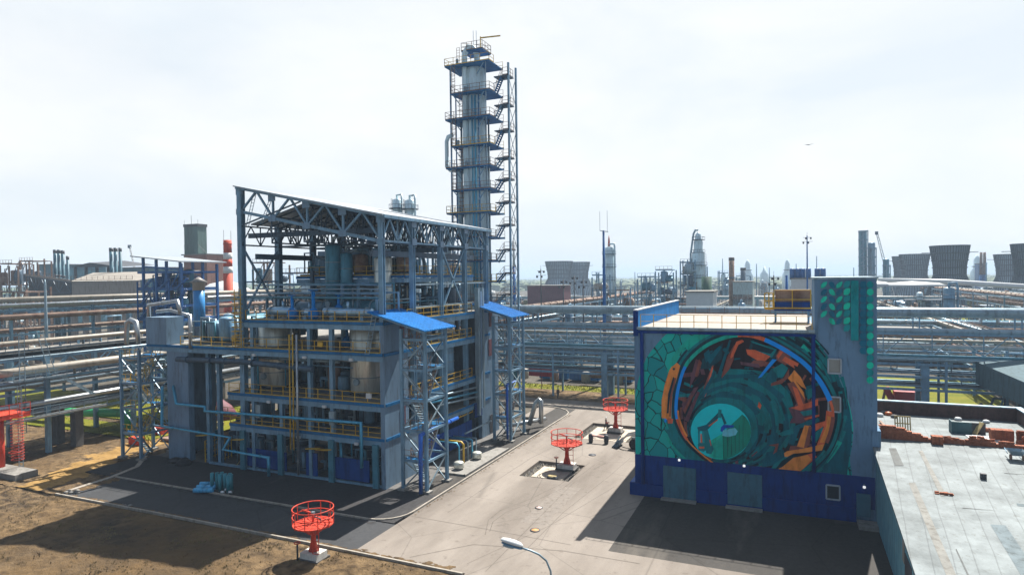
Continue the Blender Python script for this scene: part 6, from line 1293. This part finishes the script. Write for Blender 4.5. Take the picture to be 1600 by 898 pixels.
mast(943,360,121,.42,'deep blue mast with forked lightning rods behind the pipe bridge',bluef,'fork'); mast(803,416,118,.5,'deep blue mast with pale tip beside the distillation column',bluef,'white',371)
mast(1261,368,190,.28,'slim floodlight mast above the painted tower',bluef,'lights'); mast(1229,430,125,.42,'short deep blue mast beside the rooftop unit',bluef)
for i,(px,yt) in enumerate(((1129,404),(1182,412),(1244,412),(1276,400),(1334,418),(1202,418),(1541,410),(992,425))): mast(px,yt,330,.35,'hair-thin pale mast on the far skyline',steel)
for i,(px,yt) in enumerate(((1209,430),(880,436),(897,430),(845,420),(229,425),(911,436))): mast(px,yt,150,.22,'dark floodlight pole among the racks in the middle distance',dark,'lights')
for px,yt,r_,lb in ((1168,406,3.4,'ghostly pale column on the skyline, left one'),(1230,405,3.0,'ghostly pale column on the skyline, right one'),(1194,416,2.6,'small ghostly column on the skyline'),(1527,398,3.5,'hazy column behind the right cooling towers')):
    p=PY(px,yt,900); t=thing('process_column',lb,'column',(p.x,900,0)); MB().lathe([(r_*2.2,0),(r_*2,20),(r_*1.2,24),(r_,p.z-6),(r_*.4,p.z)],(p.x,900,0),12).build('shell',colm,t); MB().lathe([(r_*1.6,0),(r_*1.6,1)],(p.x,900,p.z-14),12).build('platform',steeld,t)
for px in (1533,1538.5):
    p=PY(px,394,520); t=thing('chimney_stack','twin red-topped blue chimney in the right distance','chimney',(p.x,520,0)); MB().lathe([(1.3,0),(1.1,p.z*.55)],(p.x,520,0),12).build('lower_shaft',bluef,t); MB().lathe([(1.0,0),(.8,p.z*.45)],(p.x,520,p.z*.55),12).build('upper_shaft',rust,t)
a=PY(1531,412,522); b=PY(1544,412,522); bld('building',a.x,b.x,525,535,a.z,bluef,'blue boiler house at the foot of the twin chimneys')
# ------------------------------------------------------------ cooling towers
def cooling(px0,px1,yt,Y,label,mt_,ybase=455):
    a=PY(px0,yt,Y); b=PY(px1,yt,Y); R0=(b.x-a.x)/2*.97; x=(a.x+b.x)/2; H=a.z
    t=thing('cooling_tower',label,'cooling tower',(x,Y,0)); z1=H*.56; Rn=R0*.80; prof=[(R0*1.4,0),(R0*1.24,z1*.4),(R0*.95,z1*.83),(Rn,z1),(Rn*1.02,z1+ (H-z1)*.3),(R0,H)]
    MB().lathe(prof,(x,Y,0),40,cap=False).build('shell',mt_,t)
    m=MB(); nn=44
    for j in range(nn):
        th=2*math.pi*j/nn; c,s=math.cos(th),math.sin(th)
        for (r0,h0),(r1,h1) in zip(prof,prof[1:]): m.bar((x+c*(r0+.35),Y+s*(r0+.35),h0),(x+c*(r1+.35),Y+s*(r1+.35),h1),.42)
    for f_ in (.0,.25,.5,.75,1):
        z=z1+(H-z1)*f_; r=Rn+(R0-Rn)*f_; m.ring((x,Y,z),r+.5,.28,30,0,4)
    m.build('rib_cage',steeld if 0 else mt_rib,t); m=MB(); m.bar((x-R0-4,Y,H*.9),(x+R0+4,Y,H*.9),.5,.3); m.build('walkway_beam',steeld,t)
    return t
ctm=mat('tower_cladding',(.20,.30,.40),.8,0,.2,.08,streak=(1,1,.3)); ctd=mat('tower_cladding_dark',(.10,.155,.23),.8,0,.2,.08,streak=(1,1,.3)); mt_rib=mat('rib_steel',(.045,.07,.10),.8,spec=.1)
cooling(853,894,409,560,'left cooling tower of the pair beyond the pipe bridge',ctm); cooling(886,921,410,600,'right cooling tower of the pair beyond the pipe bridge',ctm)
cooling(1394,1430,401,560,'pale cooling tower half hidden at the left of the right group',ctm); cooling(1405,1453,398,520,'pale cooling tower second in the right group',ctm); cooling(1453,1515,385,400,'big dark cooling tower in the middle of the right group',ctd); cooling(1553,1600,398,520,'pale cooling tower left of the one at the picture edge',ctm); cooling(1580,1640,382,380,'dark cooling tower cut by the right picture edge',ctd)
# ------------------------------------------------------------ mid-distance buildings
a=PY(1072,457,150); b=PY(1114,457,150); bld('building',a.x,b.x,150,158,a.z,white,'low white building just beyond the painted building roof',win=2)
a=PY(1145,441,250); b=PY(1176,441,250); bld('building',a.x,b.x,250,262,a.z,mat('pale_teal_wall',(.35,.45,.47),.7),'pale teal building in the hazy middle distance',win=4)
a=PY(1236,436,220); b=PY(1275,436,220); bld('building',a.x,b.x+10,220,235,a.z,white,'white building with blue roof stacks left of the painted tower',win=5)
for px in (1238,1246.5,1254,1263,1277,1286): 
    p=PY(px,430,222); MB().lathe([(.8,0),(.8,3.4),(.5,3.6)],(p.x,222,PY(px,437,222).z),12).build('roof_stack',bluef,label='short blue stack on the white building roof',cat='chimney')
a=PY(824,447,260); b=PY(880,447,260); bld('building',a.x,b.x,260,270,a.z,maroon,'long maroon shed before the pair of cooling towers')
a=PY(840,470,170); 
for px,Y,yt,lb in ((1104,230,432,'dark green cylinder tank above the white building'),):
    p=PY(px,yt,Y); MB().lathe([(1.7,0),(1.7,p.z)],(p.x,Y,0),16).build('green_tank',mat('dark_green',(.02,.09,.05),.6),label=lb,cat='tank')
# clutter racks
wh={}
def rk(x0,y0,x1,y1,lv,w,lab,where,n,seed,pc=None,st=16): rack(x0,y0,x1,y1,lv,w,lab,where,n,seed,post=.35,step=st,rr=(.14,.4),pcol=pc,kw='z' if abs(x1-x0)>abs(y1-y0) else 'x')
brn=[rust,creamp,steeld,galv,rust,dark,creamp]
rk(-75,138,2,138,[4.5,8.5],6,'first rack row behind the pipe bridge','pipe on the first rack row behind the bridge',5,21,brn); rk(34,140,95,140,[4.5,8.5],6,'short rack row right of the grass field','pipe on the short rack row right of the grass',4,31,brn)
rk(-110,168,110,168,[5,9.5],7,'second rack row behind the pipe bridge','pipe on the second rack row behind the bridge',5,22)
rk(-120,205,60,205,[5,10],7,'third rack row behind the pipe bridge','pipe on the third rack row behind the bridge',4,23,brn)
rk(-160,285,150,285,[6,11],8,'far rack row in front of the skyline units','pipe on the far rack row before the skyline',4,24)
rk(32,112,32,330,[5,9.5],8,'rack running away right of the painted tower','pipe on the rack running away at the right',5,25,brn,18)
rk(62,125,62,340,[6,11,13.5],9,'tall dark rack before the cooling towers','pipe on the tall dark rack before the cooling towers',5,26,brn,18)
rk(95,130,95,360,[7,12],9,'outer rack at the right picture edge','pipe on the outer right rack',5,27,[steeld,galv,rust,silver],18)
rk(-62,112,-62,280,[6,10,13],8,'rack running away behind the plant','pipe on the rack running away behind the plant',5,28,brn,18)
rk(-25,142,-25,300,[5,9],7,'rack running away beyond the yard','pipe on the rack beyond the yard',4,29,brn,18)
MB().tube([PY(1372,438,300)-Vector((0,0,0)),PY(1480,440,300),PY(1640,450,300)],1.0,12).build('pipeline',white,label='long white pipe passing before the right cooling towers',cat='pipe')
MB().lathe([(9,0),(6,1.3),(.1,2.1)],PY(1355,440,260)-Vector((0,0,1.5)),24).build('dome_roof',white,label='white shallow dome peeking over the painted tower',cat='dome'); MB().lathe([(11,0),(8,1),(.1,1.7)],PY(1425,440,260)-Vector((0,0,1.5)),24).build('dome_roof',white,label='white shallow dome left of the big dark cooling tower',cat='dome')
# covered conveyor gallery at the right
g1=[(24.5,104,8.1),(38,72,3.6)]
t=thing('covered_gallery','big grey covered gallery sloping down toward the right edge','gallery',(30,90,0))
m=MB(); m.v+=[(23.0,106,8.6),(30.5,104,9.4),(46,70,4.2),(36,66,3.0),(23.0,106,5.6),(30.5,104,5.8),(46,70,1.2),(36,66,.2)]
for qd in ((3,2,1,0),(4,5,6,7),(0,1,5,4),(1,2,6,5),(2,3,7,6),(3,0,4,7)): m.face(qd)
m.build('casing',mat('gallery_sheet',(.075,.13,.155),.75,0,.15,.3,spec=.15),t)
for f_ in (.15,.45,.75): x=24+f_*14; y=104-f_*34; MB().box(x-.3,x+.3,y-.3,y+.3,0,5.5-4.5*f_).build('support',steeld,t)
# grey roofs right of the tower, beyond the bridge
a=G(1430,505,9); bld('building',a.x-14,a.x+10,a.y,a.y+14,7.2,conc,'flat pale-roofed building beyond the bridge right of the tower'); a=G(1395,470,6); bld('building',20,34,205,214,5,beige,'low beige shed on the green patch in the right distance')
q=random.Random(71)
t_=None
for i in range(16):   # pumps and valves under the bridge at the right
    x=q.uniform(23,30); y=q.uniform(100,112); h=q.uniform(1,4); MB().tube([(x,y,0),(x,y,h),(x+q.uniform(-3,3),y,h),(x+q.uniform(-3,3),y,.2)],q.uniform(.12,.25),8).build('pipeline',q.choice([steeld,dark,steel]),label='dark bent pipe in the shade beside the grey gallery',cat='pipe',order='x')
p=PX(1385,640,13.4); t=thing('excavator','dark red excavator with folded boom behind the painted tower','excavator',(13,p.y,0)); Y_=p.y
A_=PY(1402,642,Y_); B_=PY(1384,605,Y_); C_2=PY(1376,640,Y_); rd=mat('dark_red',(.28,.01,.015),.5)
m=MB(); m.bar(A_,B_,.9,.9); m.build('boom',rd,t); m=MB(); m.bar(B_,C_2,.35,.35); m.build('stick',rust,t); MB().box(A_.x-.5,A_.x+2.4,Y_-1,Y_+1,.9,2.6).build('cab',rd,t); MB().box(A_.x-.8,A_.x+2.8,Y_-1.3,Y_+1.3,.0,.9).build('track',rubber,t)
# containers, fence, cabins behind yard
for i,(x,y) in enumerate(((-48,124),(-41.5,124),(-35,124.5),(-20,124),(-13.5,124),(-7,124))):
    t=thing('cargo_container','blue cargo container behind the pipe bridge','container',(x,y,0)); MB().box(x,x+6,y,y+2.4,0,2.4).build('body',bluet,t); m=MB(); [m.bar((x+.3*k,y-.03,.1),(x+.3*k,y-.03,2.3),.07) for k in range(21)]; m.build('ribs',bluef,t)
for i in range(8):
    x=-50+i*6.5; y=120.5; t=thing('small_tank','squat rusty tank standing in the row behind the lawn','tank',(x,y,0)); MB().vessel((x,y,.2),.9,2.2,'z',14).build('shell',q.choice([rust,conc,creamp]),t)
t=thing('notice_sign','red notice board on a post before the pipe bridge','sign',(-43,112,0)); MB().box(-43.06,-42.94,112,112.12,0,2.4).build('post',maroon,t); MB().box(-45.5,-40.5,111.9,112,2.4,4.0).build('board',mat('sign_red',(.35,.02,.04),.6),t)
MB().tube([(-36,121,2),(-22,121,2)],.9,12).build('storage_drum',rust,label='long rusty drum lying behind the bridge piers',cat='drum')
# generic units filling the middle distance
protos=[]
for i in range(5): protos.append(frame_unit(-5,-3,10+i,6,[7,9,11,8,13][i],[2,3,3,2,4][i],200+i,'proto',[0,1,2,0,1][i],org=True,mt_=[steel,steeld,rust,steel,steeld][i]))
protos.append(pcol_(0,0,1.2,17,3,'proto',steel,org=True)); protos.append(thing('storage_tank','proto','tank')); MB().lathe([(6,0),(6,6.5),(.2,7.6)],(0,0,0),28).build('shell',mat('tank_pale',(.42,.44,.44),.6),protos[-1]); MB().rail([(6*math.cos(k*.7854),6*math.sin(k*.7854),6.5) for k in range(8)],1.1,3,.08,closed=True,mid=1).build('railing',steeld,protos[-1])
protos.append(thing('shed','proto','shed')); MB().box(-7,7,-4,4,0,4.6).build('wall',beige,protos[-1]); MB().box(-7.3,7.3,-4.3,4.3,4.6,4.9).build('roof',conc,protos[-1]); MB().box(-5,-3.4,-4.06,-4,0,2.3).build('door',steeld,protos[-1]); [MB().box(-1+k*2.4,.2+k*2.4,-4.06,-4,1.8,3).build('window',glass,protos[-1]) for k in range(3)]
REG[:]=[r for r in REG if r[1]!='proto']
for p_ in protos: index_kids(p_); 
pl_=['low open process unit','compact process unit with a column','rusty process unit with twin columns','low grey process unit','four-storey process unit','slim grey column with ring platforms','pale round storage tank','beige shed with flat roof']
q=random.Random(77); used=set(); cnt=0
def place(x,y,k,sc,where):
    global cnt
    o=protos[k]; r_=q.choice([0,math.pi/2,math.pi,-math.pi/2]); lab=pl_[k]+' '+where
    if k not in used:
        used.add(k); o.location=(x,y,0); o.rotation_euler=(0,0,r_); o.scale=(sc,sc,sc); o['label']=lab; REG.append((o,lab,'x'))
    else: copy_tree(o,(x,y,0),r_,lab,sc)
    cnt+=1
for (Y,xs,lab,n_) in ((152,(-70,2),'between the nearest rack rows',9),(186,(-100,100),'behind the second rack row',20),(240,(-150,150),'behind the third rack row',24),(310,(-230,190),'behind the far rack row',26),(420,(-330,250),'low on the skyline',22),(600,(-500,330),'faint on the distant skyline',30)):
    for i in range(n_):
        x=xs[0]+(xs[1]-xs[0])*(i+q.uniform(.1,.9))/n_; y=Y+q.uniform(-10,14)
        if any(abs(x-c)<9 for c in (32,62,95,-62,-25)) and Y<300: x+=11
        k=q.choice([0,1,2,3,4,0,3,5,6,7]) if Y<500 else q.choice([1,4,5,6,7,2]); place(x,y,k,q.uniform(.75,1.05)*(1 if Y<400 else 1.1),lab)
for i in range(12):   # left far ground between warehouse and rack
    place(-200+q.uniform(0,95)*1.0,150+q.uniform(0,120),q.choice([0,2,3,5,6,7]),.9,'behind the beige warehouse')
# ------------------------------------------------------------ trees
leafc=mat('leaves',(.035,.065,.02),.8,0,.5,1.5,col2=(.08,.12,.03)); bark=mat('bark',(.10,.07,.05),.9)
def tree(h,seed):
    q=random.Random(seed); t=thing('tree','proto','tree'); m=MB(); m.tube([(0,0,0),(.1,0,h*.35),(0,.1,h*.7)],.25,7,r2=.1)
    for i in range(5): a=q.uniform(0,6.28); m.tube([(0,0,h*(.3+.08*i)),(math.cos(a)*h*.22,math.sin(a)*h*.22,h*(.5+.08*i))],.09,5,r2=.03)
    m.build('trunk',bark,t); m=MB()
    cl=[(q.gauss(0,.17)*h,q.gauss(0,.17)*h,h*q.uniform(.38,.95),h*q.uniform(.07,.14)) for _ in range(16)]
    for c in cl:
        for i in range(70):
            d=Vector((q.gauss(0,1),q.gauss(0,1),q.gauss(0,.8))); d.normalize(); p=Vector(c[:3])+d*c[3]*q.uniform(.6,1.15); s=h*.028*q.uniform(.6,1.4); a=Vector((q.gauss(0,1),q.gauss(0,1),q.gauss(0,1))).normalized(); b=a.orthogonal().normalized(); m.poly([p+a*s,p+b*s,p-a*s,p-b*s])
    m.build('crown',leafc,t); return t
tp_=[tree(8,i) for i in range(3)]; REG[:]=[r for r in REG if r[1]!='proto']
for p_ in tp_: index_kids(p_)
tu=set(); q=random.Random(5)
def ptree(x,y,k,sc,lab):
    if k not in tu: tu.add(k); o=tp_[k]; o.location=(x,y,0); o.scale=(sc,)*3; o['label']=lab; REG.append((o,lab,'x'))
    else: copy_tree(tp_[k],(x,y,0),q.uniform(0,6),lab,sc)
for px,Y in ((818,300),(826,310),(835,305),(843,320),(858,330),(1203,420),(1210,430),(1217,425),(1383,280),(1391,285),(1402,290),(1533,330),(1541,335),(1551,340),(990,380),(1000,390),(1330,380),(520,170),(210,400),(215,410)): ptree(PY(px,440,Y).x,Y,q.randint(0,2),q.uniform(.8,1.3),'leafy green tree in the industrial middle distance')
for i in range(44): y=q.uniform(650,880); ptree(y*math.tan(R(-62+i*1.9)),y,q.randint(0,2),q.uniform(1.1,1.8),'hazy tree in the belt along the horizon')
m=MB(); q=random.Random(6)
for i in range(5200):
    a=R(q.uniform(-64,22)); d=q.uniform(950,2600); x=d*math.sin(a); y=d*math.cos(a); s=q.uniform(6,14); h=q.uniform(4,11); k=len(m.v)
    for j in range(4): m.v.append((x+s*math.cos(j*1.57+i),y+s*math.sin(j*1.57+i),0))
    for j in range(4): m.v.append((x+s*.8*math.cos(j*1.57+i+.3),y+s*.8*math.sin(j*1.57+i+.3),h*q.uniform(.6,1)))
    m.v.append((x,y,h*1.1))
    for j in range(4): m.face((k+j,k+(j+1)%4,k+4+(j+1)%4,k+4+j)); m.face((k+4+j,k+4+(j+1)%4,k+8))
o=m.build('far_woods',leafc); o['kind']='stuff'; o['label']='dark far-off woods along the whole horizon'
# shrubs of dry weeds in the foreground verge
m=MB(); q=random.Random(61)
for i in range(2600):
    x=q.uniform(-110,-76) if i%2 else q.uniform(-60,-14); y=q.uniform(58,78) if i%2 else q.uniform(112.6,117.4); s=q.uniform(.1,.25); m.poly([(x-.06,y,0.03),(x+.06,y,0.03),(x+q.uniform(-.1,.1),y+q.uniform(-.1,.1),s+.1)])
o=m.build('grass_tufts',grassm); o['kind']='stuff'; o['label']='short grass tufts on the verge and lawn'
# bird in the sky
p=PY(1264,226,70); t=m=MB(); k=0; m.v+=[(p.x-.45,70,p.z+.05),(p.x-.1,70-.05,p.z),(p.x+.1,70-.05,p.z),(p.x+.5,70,p.z+.08),(p.x,70+.12,p.z+.02),(p.x-.05,70,p.z-.07)]
for f_ in ((0,1,4),(1,2,4),(2,3,4),(0,5,1),(1,5,2),(2,5,3),(5,0,4),(5,4,3)): m.face(f_)
m.build('bird',dark,label='tiny dark bird gliding in the white sky',cat='bird')
# ------------------------------------------------------------ haze
hz=MB(); hz.box(-7500,7500,-600,8200,-1.5,75); o=hz.build('haze',[],kind='structure') if 0 else None
me=bpy.data.meshes.new('haze'); me.from_pydata(hz.v,[],hz.f); o=bpy.data.objects.new('haze',me); COL.objects.link(o); o['kind']='stuff'; o['label']='thin pale bluish haze over the whole plant'
hm=bpy.data.materials.new('haze'); hm.use_nodes=True; n=hm.node_tree.nodes; n.clear(); oo=n.new('ShaderNodeOutputMaterial'); pv=n.new('ShaderNodeVolumePrincipled'); pv.inputs['Color'].default_value=(.62,.80,1,1); pv.inputs['Density'].default_value=.00034; pv.inputs['Anisotropy'].default_value=0; hm.node_tree.links.new(pv.outputs[0],oo.inputs['Volume']); me.materials.append(hm)

# ------------------------------------------------------------ labels: give repeats their place in their row
ORD=['first','second','third','fourth','fifth','sixth','seventh','eighth','ninth','tenth','eleventh','twelfth','thirteenth','fourteenth','fifteenth','sixteenth','seventeenth','eighteenth','nineteenth','twentieth']
TEN={20:'twenty',30:'thirty',40:'forty',50:'fifty',60:'sixty'}
def ordw(i):
    if i<20: return ORD[i]
    d=(i+1)//10*10; u=(i+1)%10; return (TEN.get(d,'')+'-'+ORD[u-1]) if u else {30:'thirtieth',40:'fortieth',50:'fiftieth',60:'sixtieth'}.get(d,'last')
bpy.context.view_layer.update()
def cen(o):
    if o.type=='MESH':
        v=[o.matrix_world@Vector(c) for c in o.bound_box]; return sum(v,Vector())/8
    return o.matrix_world.translation
gr={}
for o,l,od in REG: gr.setdefault(l,[]).append((o,od))
for l,it in gr.items():
    if len(it)<2: continue
    if it[0][1]=='z':
        def key(a): c=cen(a[0]); return -SXY(c)
        def SXY(c): v=c-Vector((0,0,CAMH)); return v.dot(_u2)/max(.1,v.dot(_f))
        it.sort(key=key); w='from the top'
    else: it.sort(key=lambda a:SX(cen(a[0]))); w='from the left'
    for i,(o,_) in enumerate(it):
        o['label']=l+', '+ordw(i)+' '+w; o['group']=o.get('group') or l
for o in COL.objects:
    if '_o' in o: del o['_o']
